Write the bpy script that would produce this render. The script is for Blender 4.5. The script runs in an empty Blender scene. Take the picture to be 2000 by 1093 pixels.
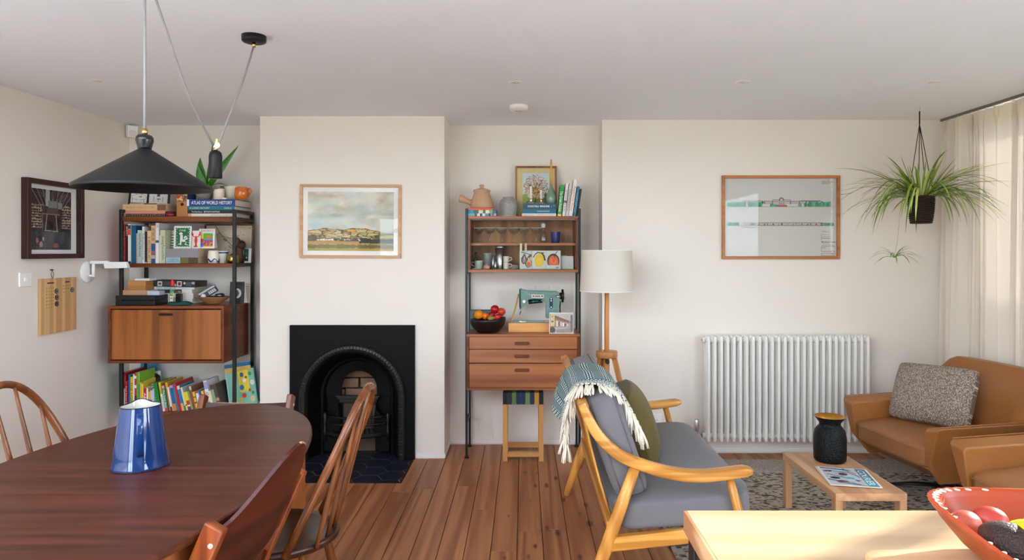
import bpy, math, random
import numpy as np
from mathutils import Vector, Matrix, Euler

SC = bpy.context.scene
COL = SC.collection
PI = math.pi
random.seed(7)
RNG = np.random.default_rng(7)

# ---------------------------------------------------------------- camera, sky, sun, exposure
F, CX, CY, CH = 1333.0, 1023.0, 490.0, 1.455      # focal length in px, principal point, lens height
cam = bpy.data.cameras.new('camera')
camo = bpy.data.objects.new('camera', cam)
COL.objects.link(camo)
camo.location = (0, 0, CH)
camo.rotation_euler = (PI / 2, 0, 0)
cam.sensor_fit = 'HORIZONTAL'
cam.sensor_width = 36.0
cam.lens = 36.0 * F / 2000.0
cam.shift_x = (1000.0 - CX) / 2000.0
cam.shift_y = (CY - 546.5) / 2000.0
cam.clip_start = 0.02
SC.camera = camo

w = bpy.data.worlds.new('sky')
SC.world = w
w.use_nodes = True
wn = w.node_tree
wn.nodes.clear()
wo = wn.nodes.new('ShaderNodeOutputWorld')
wb = wn.nodes.new('ShaderNodeBackground')
ws = wn.nodes.new('ShaderNodeTexSky')
ws.sky_type = 'NISHITA'
ws.sun_disc = False
ws.sun_elevation = math.radians(26)
ws.sun_rotation = math.radians(58)
ws.air_density = 1.0
ws.dust_density = 0.4
wh = wn.nodes.new('ShaderNodeHueSaturation')
wh.inputs['Saturation'].default_value = 0.12
wh.inputs['Value'].default_value = 1.0
wn.links.new(ws.outputs[0], wh.inputs['Color'])
wt = wn.nodes.new('ShaderNodeMix')
wt.data_type = 'RGBA'
wt.blend_type = 'MULTIPLY'
wt.inputs['Factor'].default_value = 1.0
wt.inputs['B'].default_value = (0.86, 0.965, 1.11, 1)
wn.links.new(wh.outputs[0], wt.inputs['A'])
wn.links.new(wt.outputs['Result'], wb.inputs['Color'])
wb.inputs['Strength'].default_value = 3.2
wn.links.new(wb.outputs[0], wo.inputs['Surface'])

sun = bpy.data.lights.new('sun', 'SUN')
suno = bpy.data.objects.new('sun', sun)
COL.objects.link(suno)
SUN_EL = math.radians(21.0)
sd = Vector((0.85 * math.cos(SUN_EL), 0.527 * math.cos(SUN_EL), math.sin(SUN_EL)))   # towards the sun
suno.rotation_euler = sd.to_track_quat('Z', 'Y').to_euler()
sun.energy = 21.0
sun.color = (1.0, 0.93, 0.82)
sun.angle = math.radians(0.9)

SC.view_settings.view_transform = 'Standard'
SC.view_settings.look = 'None'
SC.view_settings.gamma = 1.0
SC.view_settings.use_curve_mapping = False
SC.view_settings.exposure = -0.47
SC.cycles.max_bounces = 14
SC.cycles.diffuse_bounces = 8
SC.cycles.transparent_max_bounces = 16
SC.cycles.sample_clamp_indirect = 12.0
SC.cycles.caustics_reflective = False
SC.cycles.caustics_refractive = False


def at(px, py, Y):
    """a point at depth Y seen at photograph pixel (px, py)"""
    return Vector(((px - CX) * Y / F, Y, CH - (py - CY) * Y / F))


# ---------------------------------------------------------------- colours and materials
def lin1(c):
    return c / 12.92 if c <= 0.04045 else ((c + 0.055) / 1.055) ** 2.4


def hexc(h):
    h = h.lstrip('#')
    return tuple(lin1(int(h[i:i + 2], 16) / 255.0) for i in (0, 2, 4))


MATS = {}


def new_mat(name):
    m = bpy.data.materials.new(name)
    m.use_nodes = True
    nt = m.node_tree
    bs = nt.nodes['Principled BSDF']
    return m, nt, bs


def mat(name, col, rough=0.5, metal=0.0, var=0.08, scale=6.0, bump=0.0, bscale=40.0, coat=0.0, sheen=0.0,
        stretch=(1, 1, 1), rnd=0.0, trans=0.0, ior=1.45, alpha=1.0, spec=0.5):
    """plain surface with a slight procedural mottling and fine relief"""
    key = name
    if key in MATS:
        return MATS[key]
    m, nt, bs = new_mat(name)
    N, L = nt.nodes, nt.links
    c = hexc(col) if isinstance(col, str) else col
    tc = N.new('ShaderNodeTexCoord')
    mp = N.new('ShaderNodeMapping')
    mp.inputs['Scale'].default_value = stretch
    L.new(tc.outputs['Object'], mp.inputs['Vector'])
    no = N.new('ShaderNodeTexNoise')
    no.inputs['Scale'].default_value = scale
    no.inputs['Detail'].default_value = 4
    L.new(mp.outputs[0], no.inputs['Vector'])
    mx = N.new('ShaderNodeMix')
    mx.data_type = 'RGBA'
    mx.inputs['A'].default_value = (*[x * (1 - var) for x in c], 1)
    mx.inputs['B'].default_value = (*[min(1, x * (1 + var)) for x in c], 1)
    L.new(no.outputs['Fac'], mx.inputs['Factor'])
    out = mx.outputs['Result']
    if rnd > 0:
        oi = N.new('ShaderNodeObjectInfo')
        hs = N.new('ShaderNodeHueSaturation')
        mr = N.new('ShaderNodeMapRange')
        mr.inputs['To Min'].default_value = 1 - rnd
        mr.inputs['To Max'].default_value = 1 + rnd
        L.new(oi.outputs['Random'], mr.inputs['Value'])
        L.new(mr.outputs[0], hs.inputs['Value'])
        L.new(out, hs.inputs['Color'])
        out = hs.outputs[0]
    L.new(out, bs.inputs['Base Color'])
    bs.inputs['Roughness'].default_value = rough
    bs.inputs['Metallic'].default_value = metal
    bs.inputs['Coat Weight'].default_value = coat
    bs.inputs['Sheen Weight'].default_value = sheen
    bs.inputs['Transmission Weight'].default_value = trans
    bs.inputs['IOR'].default_value = ior
    bs.inputs['Specular IOR Level'].default_value = spec
    if bump > 0:
        nb = N.new('ShaderNodeTexNoise')
        nb.inputs['Scale'].default_value = bscale
        nb.inputs['Detail'].default_value = 5
        L.new(mp.outputs[0], nb.inputs['Vector'])
        bp = N.new('ShaderNodeBump')
        bp.inputs['Strength'].default_value = bump
        bp.inputs['Distance'].default_value = 0.01
        L.new(nb.outputs['Fac'], bp.inputs['Height'])
        L.new(bp.outputs[0], bs.inputs['Normal'])
    MATS[key] = m
    return m


def wood(name, dark, light, axis='X', rough=0.35, freq=26.0, stretch=0.05, rings=0.35, coat=0.0, rnd=0.06, stain=None, bump=0.05):
    """timber: long streaks along one axis, soft cathedral figure, fine pores"""
    if name in MATS:
        return MATS[name]
    m, nt, bs = new_mat(name)
    N, L = nt.nodes, nt.links
    tc = N.new('ShaderNodeTexCoord')
    oi = N.new('ShaderNodeObjectInfo')
    off = N.new('ShaderNodeVectorMath')
    off.operation = 'MULTIPLY_ADD'
    sc = N.new('ShaderNodeCombineXYZ')
    for i in range(3):
        L.new(oi.outputs['Random'], sc.inputs[i])
    L.new(sc.outputs[0], off.inputs[0])
    off.inputs[1].default_value = (7.3, 5.1, 3.7)
    L.new(tc.outputs['Object'], off.inputs[2])
    mp = N.new('ShaderNodeMapping')
    s = [1, 1, 1]
    s['XYZ'.index(axis)] = stretch
    mp.inputs['Scale'].default_value = s
    L.new(off.outputs[0], mp.inputs['Vector'])
    n1 = N.new('ShaderNodeTexNoise')
    n1.inputs['Scale'].default_value = freq
    n1.inputs['Detail'].default_value = 6
    n1.inputs['Roughness'].default_value = 0.65
    n1.inputs['Distortion'].default_value = 0.6
    L.new(mp.outputs[0], n1.inputs['Vector'])
    n2 = N.new('ShaderNodeTexNoise')
    n2.inputs['Scale'].default_value = freq * 0.22
    n2.inputs['Detail'].default_value = 2
    L.new(mp.outputs[0], n2.inputs['Vector'])
    mu = N.new('ShaderNodeMath')
    mu.operation = 'MULTIPLY'
    mu.inputs[1].default_value = 34.0
    L.new(n2.outputs['Fac'], mu.inputs[0])
    si = N.new('ShaderNodeMath')
    si.operation = 'SINE'
    L.new(mu.outputs[0], si.inputs[0])
    ma = N.new('ShaderNodeMath')
    ma.operation = 'MULTIPLY_ADD'
    ma.inputs[1].default_value = 0.5 * rings
    L.new(si.outputs[0], ma.inputs[0])
    L.new(n1.outputs['Fac'], ma.inputs[2])
    cr = N.new('ShaderNodeValToRGB')
    cr.color_ramp.elements[0].position = 0.25
    cr.color_ramp.elements[1].position = 0.75
    cr.color_ramp.elements[0].color = (*hexc(dark), 1)
    cr.color_ramp.elements[1].color = (*hexc(light), 1)
    L.new(ma.outputs[0], cr.inputs['Fac'])
    hs = N.new('ShaderNodeHueSaturation')
    mr = N.new('ShaderNodeMapRange')
    mr.inputs['To Min'].default_value = 1 - rnd * 1.5
    mr.inputs['To Max'].default_value = 1 + rnd * 1.5
    L.new(oi.outputs['Random'], mr.inputs['Value'])
    L.new(mr.outputs[0], hs.inputs['Value'])
    L.new(cr.outputs[0], hs.inputs['Color'])
    out = hs.outputs[0]
    if stain is not None:
        out = stain(nt, tc, out)
    L.new(out, bs.inputs['Base Color'])
    bs.inputs['Roughness'].default_value = rough
    bs.inputs['Coat Weight'].default_value = coat
    bs.inputs['Coat Roughness'].default_value = 0.15
    bs.inputs['Specular IOR Level'].default_value = 0.35
    bp = N.new('ShaderNodeBump')
    bp.inputs['Strength'].default_value = bump
    bp.inputs['Distance'].default_value = 0.004
    L.new(n1.outputs['Fac'], bp.inputs['Height'])
    L.new(bp.outputs[0], bs.inputs['Normal'])
    MATS[name] = m
    return m


def glass_thin(name, tint=(1, 1, 1), refl=0.5):
    """window or picture glass: a clear sheet with Fresnel reflection"""
    if name in MATS:
        return MATS[name]
    m, nt, bs = new_mat(name)
    N, L = nt.nodes, nt.links
    out = N['Material Output']
    N.remove(bs)
    tr = N.new('ShaderNodeBsdfTransparent')
    tr.inputs['Color'].default_value = (*tint, 1)
    gl = N.new('ShaderNodeBsdfGlossy')
    gl.inputs['Roughness'].default_value = 0.02
    lw = N.new('ShaderNodeLayerWeight')
    lw.inputs['Blend'].default_value = 0.5
    pw = N.new('ShaderNodeMath')
    pw.operation = 'POWER'
    pw.inputs[1].default_value = 5.0
    L.new(lw.outputs['Facing'], pw.inputs[0])
    mu = N.new('ShaderNodeMath')
    mu.operation = 'MULTIPLY_ADD'
    mu.inputs[1].default_value = 0.85 * min(1.0, refl * 1.6)
    mu.inputs[2].default_value = 0.045 * refl
    mu.use_clamp = True
    L.new(pw.outputs[0], mu.inputs[0])
    ms = N.new('ShaderNodeMixShader')
    L.new(mu.outputs[0], ms.inputs['Fac'])
    L.new(tr.outputs[0], ms.inputs[1])
    L.new(gl.outputs[0], ms.inputs[2])
    L.new(ms.outputs[0], out.inputs['Surface'])
    MATS[name] = m
    return m


def cloth_translucent(name, col, amount=0.45):
    if name in MATS:
        return MATS[name]
    m, nt, bs = new_mat(name)
    N, L = nt.nodes, nt.links
    out = N['Material Output']
    c = hexc(col)
    bs.inputs['Base Color'].default_value = (*c, 1)
    bs.inputs['Roughness'].default_value = 0.9
    bs.inputs['Specular IOR Level'].default_value = 0.1
    tc = N.new('ShaderNodeTexCoord')
    no = N.new('ShaderNodeTexNoise')
    mp = N.new('ShaderNodeMapping')
    mp.inputs['Scale'].default_value = (1, 1, 0.15)
    L.new(tc.outputs['Object'], mp.inputs['Vector'])
    L.new(mp.outputs[0], no.inputs['Vector'])
    no.inputs['Scale'].default_value = 260
    bp = N.new('ShaderNodeBump')
    bp.inputs['Strength'].default_value = 0.15
    bp.inputs['Distance'].default_value = 0.003
    L.new(no.outputs['Fac'], bp.inputs['Height'])
    L.new(bp.outputs[0], bs.inputs['Normal'])
    tl = N.new('ShaderNodeBsdfTranslucent')
    tl.inputs['Color'].default_value = (c[0], c[1] * 0.95, c[2] * 0.88, 1)
    ms = N.new('ShaderNodeMixShader')
    ms.inputs['Fac'].default_value = amount
    L.new(bs.outputs[0], ms.inputs[1])
    L.new(tl.outputs[0], ms.inputs[2])
    L.new(ms.outputs[0], out.inputs['Surface'])
    MATS[name] = m
    return m


def print_mat(name, rough=0.55):
    """flat printed colour carried by the mesh's own colour attribute"""
    if name in MATS:
        return MATS[name]
    m, nt, bs = new_mat(name)
    a = nt.nodes.new('ShaderNodeAttribute')
    a.attribute_name = 'ink'
    nt.links.new(a.outputs['Color'], bs.inputs['Base Color'])
    bs.inputs['Roughness'].default_value = rough
    MATS[name] = m
    return m


def flat(col, rough=0.55, metal=0.0):
    return mat('plain_%s_%d_%d' % (col.strip('#'), rough * 100, metal * 10), col, rough, metal, var=0.05, scale=9)


# ---------------------------------------------------------------- mesh building
class MB:
    def __init__(s):
        s.v, s.f, s.sm = [], [], []

    def add(s, vs, fs, smooth=False):
        o = len(s.v)
        s.v.extend([tuple(v) for v in vs])
        for f in fs:
            s.f.append(tuple(i + o for i in f))
            s.sm.append(smooth)
        return s

    def box(s, x0, x1, y0, y1, z0, z1, M=None):
        vs = [Vector(p) for p in ((x0, y0, z0), (x1, y0, z0), (x1, y1, z0), (x0, y1, z0), (x0, y0, z1), (x1, y0, z1), (x1, y1, z1), (x0, y1, z1))]
        if M is not None:
            vs = [M @ v for v in vs]
        return s.add(vs, [(3, 2, 1, 0), (4, 5, 6, 7), (0, 1, 5, 4), (1, 2, 6, 5), (2, 3, 7, 6), (3, 0, 4, 7)])

    def hexa(s, b, t):
        """box between a bottom quad and a top quad"""
        return s.add(list(b) + list(t), [(3, 2, 1, 0), (4, 5, 6, 7), (0, 1, 5, 4), (1, 2, 6, 5), (2, 3, 7, 6), (3, 0, 4, 7)])

    def beam(s, p0, p1, wx, wy, up=(0, 0, 1), taper=1.0):
        p0, p1 = Vector(p0), Vector(p1)
        d = (p1 - p0).normalized()
        x = Vector(up).cross(d)
        if x.length < 1e-4:
            x = Vector((1, 0, 0)).cross(d)
        x.normalize()
        y = d.cross(x)
        q = lambda p, k: [p - x * wx / 2 * k - y * wy / 2 * k, p + x * wx / 2 * k - y * wy / 2 * k, p + x * wx / 2 * k + y * wy / 2 * k, p - x * wx / 2 * k + y * wy / 2 * k]
        return s.hexa(q(p0, 1), q(p1, taper))

    def tube(s, pts, r, n=10, cap=True, flat=None, closed=False, up=None):
        pts = [Vector(p) for p in pts]
        k = len(pts)
        rs = r if isinstance(r, (list, tuple)) else [r] * k
        ts = []
        for i in range(k):
            if closed:
                t = pts[(i + 1) % k] - pts[i - 1]
            else:
                t = pts[min(i + 1, k - 1)] - pts[max(i - 1, 0)]
            ts.append(t.normalized())
        u = Vector(up) if up is not None else (Vector((0, 0, 1)) if abs(ts[0].z) < 0.9 else Vector((1, 0, 0)))
        x = (u - ts[0] * u.dot(ts[0])).normalized()
        vs = []
        for i in range(k):
            x = x - ts[i] * x.dot(ts[i])
            if x.length < 1e-6:
                x = Vector((1, 0, 0)).cross(ts[i])
            x.normalize()
            y = ts[i].cross(x)
            a, b = (1, 1) if flat is None else flat
            for j in range(n):
                th = 2 * PI * j / n
                vs.append(pts[i] + x * math.cos(th) * rs[i] * a + y * math.sin(th) * rs[i] * b)
        fs = []
        m = k if closed else k - 1
        for i in range(m):
            for j in range(n):
                a0, a1 = i * n + j, i * n + (j + 1) % n
                b0, b1 = ((i + 1) % k) * n + j, ((i + 1) % k) * n + (j + 1) % n
                fs.append((a0, a1, b1, b0))
        s.add(vs, fs, True)
        if cap and not closed:
            o = len(s.v) - len(vs)
            s.f.append(tuple(o + j for j in reversed(range(n))))
            s.f.append(tuple(o + (k - 1) * n + j for j in range(n)))
            s.sm += [False, False]
        return s

    def cyl(s, p0, p1, r0, r1=None, n=16, cap=True):
        return s.tube([p0, p1], [r0, r0 if r1 is None else r1], n, cap)

    def lathe(s, prof, n=32, c=(0, 0, 0), cap0=True, cap1=True, sx=1.0, sy=1.0, M=None, shear=None):
        """profile [(radius, height)...] turned round the vertical axis"""
        vs = []
        for (r, z) in prof:
            for j in range(n):
                a = 2 * PI * j / n
                v = Vector((c[0] + r * sx * math.cos(a), c[1] + r * sy * math.sin(a), c[2] + z))
                vs.append(M @ v if M is not None else v)
        fs = []
        for i in range(len(prof) - 1):
            for j in range(n):
                fs.append((i * n + j, i * n + (j + 1) % n, (i + 1) * n + (j + 1) % n, (i + 1) * n + j))
        o = len(s.v)
        s.add(vs, fs, True)
        if cap0 and prof[0][0] > 1e-5:
            s.f.append(tuple(o + j for j in reversed(range(n)))); s.sm.append(False)
        if cap1 and prof[-1][0] > 1e-5:
            s.f.append(tuple(o + (len(prof) - 1) * n + j for j in range(n))); s.sm.append(False)
        return s

    def prism(s, pts, fn, d0, d1, smooth=False):
        """outline extruded between depths d0 and d1; fn(u, v, d) gives the point"""
        n = len(pts)
        vs = [fn(u, v, d0) for u, v in pts] + [fn(u, v, d1) for u, v in pts]
        fs = [(i, (i + 1) % n, n + (i + 1) % n, n + i) for i in range(n)]
        s.add(vs, fs, smooth)
        o = len(s.v) - 2 * n
        s.f.append(tuple(o + i for i in reversed(range(n))))
        s.f.append(tuple(o + n + i for i in range(n)))
        s.sm += [False, False]
        return s

    def grid(s, nu, nv, fn, smooth=True, wrap_u=False):
        vs = [fn(i / (nu if wrap_u else nu - 1), j / (nv - 1)) for j in range(nv) for i in range(nu)]
        fs = []
        for j in range(nv - 1):
            for i in range(nu if wrap_u else nu - 1):
                i2 = (i + 1) % nu
                fs.append((j * nu + i, j * nu + i2, (j + 1) * nu + i2, (j + 1) * nu + i))
        return s.add(vs, fs, smooth)

    def bridge(s, A, B, closed=True, smooth=True):
        n = len(A)
        m = n if closed else n - 1
        return s.add(list(A) + list(B), [(i, (i + 1) % n, n + (i + 1) % n, n + i) for i in range(m)], smooth)

    def puff(s, c, size, e=0.35, n=14, M=None, fn=None):
        """cushion-like rounded box (superellipsoid on a cube grid)"""
        hx, hy, hz = size[0] / 2, size[1] / 2, size[2] / 2
        seen = {}
        vs, fs = [], []

        def vid(a, b, cc):
            k = (round(a, 5), round(b, 5), round(cc, 5))
            if k not in seen:
                p = 2.0 / e
                L = (abs(a) ** p + abs(b) ** p + abs(cc) ** p) ** (1 / p)
                v = Vector((a / L * hx, b / L * hy, cc / L * hz))
                if fn:
                    v = fn(v)
                if M is not None:
                    v = M @ v
                seen[k] = len(vs)
                vs.append(v + Vector(c))
            return seen[k]
        g = [math.tan((i / n * 2 - 1) * PI / 4) for i in range(n + 1)]
        for ax in range(3):
            for sg in (-1, 1):
                for i in range(n):
                    for j in range(n):
                        q = []
                        for (di, dj) in ((0, 0), (1, 0), (1, 1), (0, 1)):
                            p = [0, 0, 0]
                            p[ax] = sg
                            p[(ax + 1) % 3] = g[i + di]
                            p[(ax + 2) % 3] = g[j + dj]
                            q.append(vid(*p))
                        fs.append(tuple(q if sg > 0 else reversed(q)))
        return s.add(vs, fs, True)

    def mesh(s, name, m):
        me = bpy.data.meshes.new(name)
        me.from_pydata(s.v, [], s.f)
        me.polygons.foreach_set('use_smooth', s.sm)
        if m is not None:
            me.materials.append(m)
        me.update()
        return me

    def build(s, name, m, parent=None, bevel=0.0, seg=2, label=None, sub=0, soft=False):
        if soft:
            s.sm = [True] * len(s.f)
        o = bpy.data.objects.new(name, s.mesh(name, m))
        COL.objects.link(o)
        if parent is not None:
            o.parent = parent
        if bevel > 0:
            b = o.modifiers.new('bevel', 'BEVEL')
            b.width = bevel
            b.segments = seg
            b.limit_method = 'ANGLE'
            b.angle_limit = math.radians(40)
            b.use_clamp_overlap = True
            b.harden_normals = soft
        if sub:
            b = o.modifiers.new('subd', 'SUBSURF')
            b.levels = b.render_levels = sub
        if label:
            o['label'] = label
        return o


def thing(name, label, cat, loc=(0, 0, 0), rot=(0, 0, 0), group=None, scale=None):
    o = bpy.data.objects.new(name, None)
    COL.objects.link(o)
    o.empty_display_size = 0.05
    o.location = loc
    o.rotation_euler = rot
    if scale:
        o.scale = (scale,) * 3
    o['label'] = label
    o['category'] = cat
    if group:
        o['group'] = group
    return o


def tag(o, label, cat, loc=None, rot=None, group=None):
    o['label'] = label
    o['category'] = cat
    if group:
        o['group'] = group
    if loc is not None:
        o.location = loc
    if rot is not None:
        o.rotation_euler = rot
    return o


def struct(name, mb, m, parent=None, bevel=0):
    o = mb.build(name, m, parent, bevel)
    if parent is None:
        o['kind'] = 'structure'
    return o


def copy_tree(o, parent=None):
    c = o.copy()
    COL.objects.link(c)
    c.parent = parent
    for ch in list(o.children):
        copy_tree(ch, c)
    return c


# ---------------------------------------------------------------- printed pictures and lettering
def vnoise(u, v, sx, sy, seed):
    r = np.random.default_rng(seed)
    g = r.random((int(sy) + 3, int(sx) + 3))
    x, y = np.clip(u, 0, 1) * sx, np.clip(v, 0, 1) * sy
    i, j = x.astype(int), y.astype(int)
    fx, fy = x - i, y - j
    fx, fy = fx * fx * (3 - 2 * fx), fy * fy * (3 - 2 * fy)
    return (g[j, i] * (1 - fx) + g[j, i + 1] * fx) * (1 - fy) + (g[j + 1, i] * (1 - fx) + g[j + 1, i + 1] * fx) * fy


def fbm(u, v, sx, sy, seed, o=4):
    t, a, n = 0, 1, 0
    for k in range(o):
        t = t + a * vnoise(u, v, sx * 2 ** k, sy * 2 ** k, seed + k)
        n += a
        a *= 0.5
    return t / n


def C(h):
    h = h.lstrip('#')
    return np.array([int(h[i:i + 2], 16) / 255.0 for i in (0, 2, 4)])


class Ink:
    """a small canvas: u to the right, v upwards, colours in sRGB"""
    def __init__(s, nx, ny, bg, aspect=1.0):
        s.u, s.v = np.meshgrid((np.arange(nx) + 0.5) / nx, (np.arange(ny) + 0.5) / ny)
        s.a = aspect          # width / height
        s.c = np.zeros((ny, nx, 3)) + C(bg)

    def put(s, mask, col):
        s.c[mask] = C(col) if isinstance(col, str) else (col[mask] if getattr(col, 'ndim', 1) == 3 else col)
        return s

    def mix(s, w_, col):
        w_ = np.clip(w_, 0, 1)[..., None]
        s.c = s.c * (1 - w_) + (C(col) if isinstance(col, str) else col) * w_
        return s

    def rect(s, u0, u1, v0, v1, col):
        return s.put((s.u >= u0) & (s.u <= u1) & (s.v >= v0) & (s.v <= v1), col)

    def ell(s, cu, cv, ru, rv, col, ang=0):
        du, dv = (s.u - cu) * s.a, s.v - cv
        c_, n_ = math.cos(ang), math.sin(ang)
        x, y = du * c_ + dv * n_, -du * n_ + dv * c_
        return s.put((x / (ru * s.a)) ** 2 + (y / rv) ** 2 <= 1, col)

    def line(s, pts, wd, col):
        for (a, b) in zip(pts[:-1], pts[1:]):
            ax, ay, bx, by = a[0] * s.a, a[1], b[0] * s.a, b[1]
            px, py = s.u * s.a - ax, s.v - ay
            dx, dy = bx - ax, by - ay
            t = np.clip((px * dx + py * dy) / (dx * dx + dy * dy + 1e-9), 0, 1)
            s.put((px - t * dx) ** 2 + (py - t * dy) ** 2 <= wd * wd, col)
        return s

    def build(s, name, w_, h_, parent, origin=(0, 0, 0), ux=(1, 0, 0), uy=(0, 0, 1), gloss=0.55):
        ny, nx = s.c.shape[:2]
        o, X, Y = Vector(origin), Vector(ux), Vector(uy)
        gx, gy = np.meshgrid(np.linspace(0, w_, nx + 1), np.linspace(0, h_, ny + 1))
        vs = (np.array(o)[None, None] + gx[..., None] * np.array(X) + gy[..., None] * np.array(Y)).reshape(-1, 3)
        i, j = np.meshgrid(np.arange(nx), np.arange(ny))
        b = (j * (nx + 1) + i).reshape(-1)
        fs = np.stack([b, b + 1, b + nx + 2, b + nx + 1], 1)
        me = bpy.data.meshes.new(name)
        me.from_pydata(vs.tolist(), [], fs.tolist())
        c = s.c.reshape(-1, 3)
        l = np.where(c <= 0.04045, c / 12.92, ((np.clip(c, 0, 1) + 0.055) / 1.055) ** 2.4)
        at_ = me.color_attributes.new('ink', 'FLOAT_COLOR', 'CORNER')
        d = np.ones((len(b), 4, 4), dtype=np.float32)
        d[:, :, :3] = l[:, None, :]
        at_.data.foreach_set('color', d.reshape(-1))
        me.materials.append(print_mat('print_%d' % int(gloss * 100), gloss))
        ob = bpy.data.objects.new(name, me)
        COL.objects.link(ob)
        ob.parent = parent
        return ob


_TXT = {}


def letters(name, text, m, parent, origin, ux, uy, w_, h_, fit='box', shear=0.0, bold=0.0):
    """flat lettering fitted into a w x h box whose lower left corner is origin"""
    key = (text, shear, bold)
    if key not in _TXT:
        cu = bpy.data.curves.new('t', 'FONT')
        cu.body = text
        cu.shear = shear
        cu.offset = bold
        cu.resolution_u = 2
        ob = bpy.data.objects.new('t', cu)
        me = bpy.data.meshes.new_from_object(ob)
        vs = np.array([v.co[:2] for v in me.vertices])
        fs = [tuple(p.vertices) for p in me.polygons]
        bpy.data.objects.remove(ob)
        bpy.data.curves.remove(cu)
        bpy.data.meshes.remove(me)
        lo, hi = vs.min(0), vs.max(0)
        _TXT[key] = ((vs - lo) / (hi - lo), fs, (hi - lo)[0] / (hi - lo)[1])
    vs, fs, asp = _TXT[key]
    W, H = w_, h_
    ox = oy = 0.0
    if fit == 'keep':
        if W / H > asp:
            W = H * asp
            ox = (w_ - W) / 2
        else:
            H = W / asp
            oy = (h_ - H) / 2
    o, X, Y = Vector(origin), Vector(ux), Vector(uy)
    mb = MB()
    mb.add([o + X * (ox + W * a) + Y * (oy + H * b) for a, b in vs], fs)
    return mb.build(name, m, parent)
# ================================================================ THE ROOM
H = 2.40
XL, XR = -2.97, 3.09          # side walls
YA, YC, YR = 5.14, 4.79, 4.92  # alcove backs, chimney breast, right-hand back wall
YB = -2.9                      # wall behind the camera
M_wall = mat('wall paint', '#e9e1d6', 0.85, var=0.015, scale=2.2, bump=0.04, bscale=90)
M_ceil = mat('ceiling paint', '#f0f2f7', 0.9, var=0.015, scale=1.5, bump=0.03, bscale=60)
M_trim = mat('trim paint', '#eeeae4', 0.5, var=0.02)
M_white = mat('white plastic', '#f2f0ec', 0.35, var=0.02)
M_winframe = mat('window frame paint', '#8d9190', 0.4)
M_glass = glass_thin('window glass', (0.97, 0.99, 0.98), 0.5)
M_brass = mat('brass', '#c9a45c', 0.25, 1.0, var=0.05)
M_steel = mat('brushed steel', '#d6d6d4', 0.33, 1.0, var=0.04)
M_blackmetal = mat('black metal', '#141313', 0.4, 0.0, var=0.1)

struct('wall_left', MB().box(XL - 0.12, XL, YB, YA + 0.15, -0.1, H), M_wall)
struct('wall_alcove', MB().box(XL - 0.12, 0.6, YA, YA + 0.15, -0.1, H), M_wall)
# chimney breast, with the firebox recess left open
mb = MB()
CB0, CB1 = -1.851, -0.557
FX0, FX1, FZ1 = -1.56, -0.84, 0.86
mb.box(CB0, FX0, YC, YA, -0.1, H).box(FX1, CB1, YC, YA, -0.1, H).box(FX0, FX1, YC, YA, FZ1, H)
struct('wall_chimney_breast', mb, M_wall)
struct('wall_right_back', MB().box(0.565, XR + 0.2, YR, YA + 0.15, -0.1, H), M_wall)
# (a rooflight behind the camera, unseen, sized and placed for its light)
KX_, KY_ = (-2.7, 0.0), (-1.6, 1.4)
struct('ceiling', MB().box(XL - 0.12, XR + 0.2, KY_[1], YA + 0.15, H, H + 0.12).box(XL - 0.12, XR + 0.2, YB - 0.12, KY_[0], H, H + 0.12).box(XL - 0.12, KX_[0], KY_[0], KY_[1], H, H + 0.12).box(KX_[1], XR + 0.2, KY_[0], KY_[1], H, H + 0.12), M_ceil)
# right-hand wall: glazed from YW0 to YW1
YW0, YW1, ZW0, ZW1 = 2.48, 4.72, 0.06, 2.30
mb = MB()
YS0, YS1 = -2.5, 0.8      # an added, unseen window behind the camera, to light the left wall
mb.box(XR, XR + 0.2, YW1, YR, 0, H).box(XR, XR + 0.2, YS1, YW0, 0, H).box(XR, XR + 0.2, YB, YS0, 0, H)
for ya, yb in ((YW0, YW1), (YS0, YS1)):
    mb.box(XR, XR + 0.2, ya, yb, ZW1, H).box(XR, XR + 0.2, ya, yb, 0, ZW0)
struct('wall_right', mb, M_wall)
# unseen doorway behind the camera, invented and placed for its light
RX0, RX1, RZ = -2.7, -1.2, 2.10
mb = MB()
mb.box(XL - 0.12, RX0, YB - 0.12, YB, 0, H).box(RX1, XR + 0.2, YB - 0.12, YB, 0, H).box(RX0, RX1, YB - 0.12, YB, RZ, H)
struct('wall_rear', mb, mat('bounce cutting slate paint', '#565b5c', 0.6))  # unseen wall, darkened to cut sunlight bouncing back into the room


def frame_rect(mb, axis, c, a0, a1, z0, z1, t, d):
    """a rectangular frame of bars in the plane axis = c"""
    def bar(b0, b1, y0, y1):
        if axis == 'x':
            mb.box(c - d / 2, c + d / 2, b0, b1, y0, y1)
        else:
            mb.box(b0, b1, c - d / 2, c + d / 2, y0, y1)
    bar(a0, a1, z0, z0 + t); bar(a0, a1, z1 - t, z1); bar(a0, a0 + t, z0 + t, z1 - t); bar(a1 - t, a1, z0 + t, z1 - t)


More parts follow.
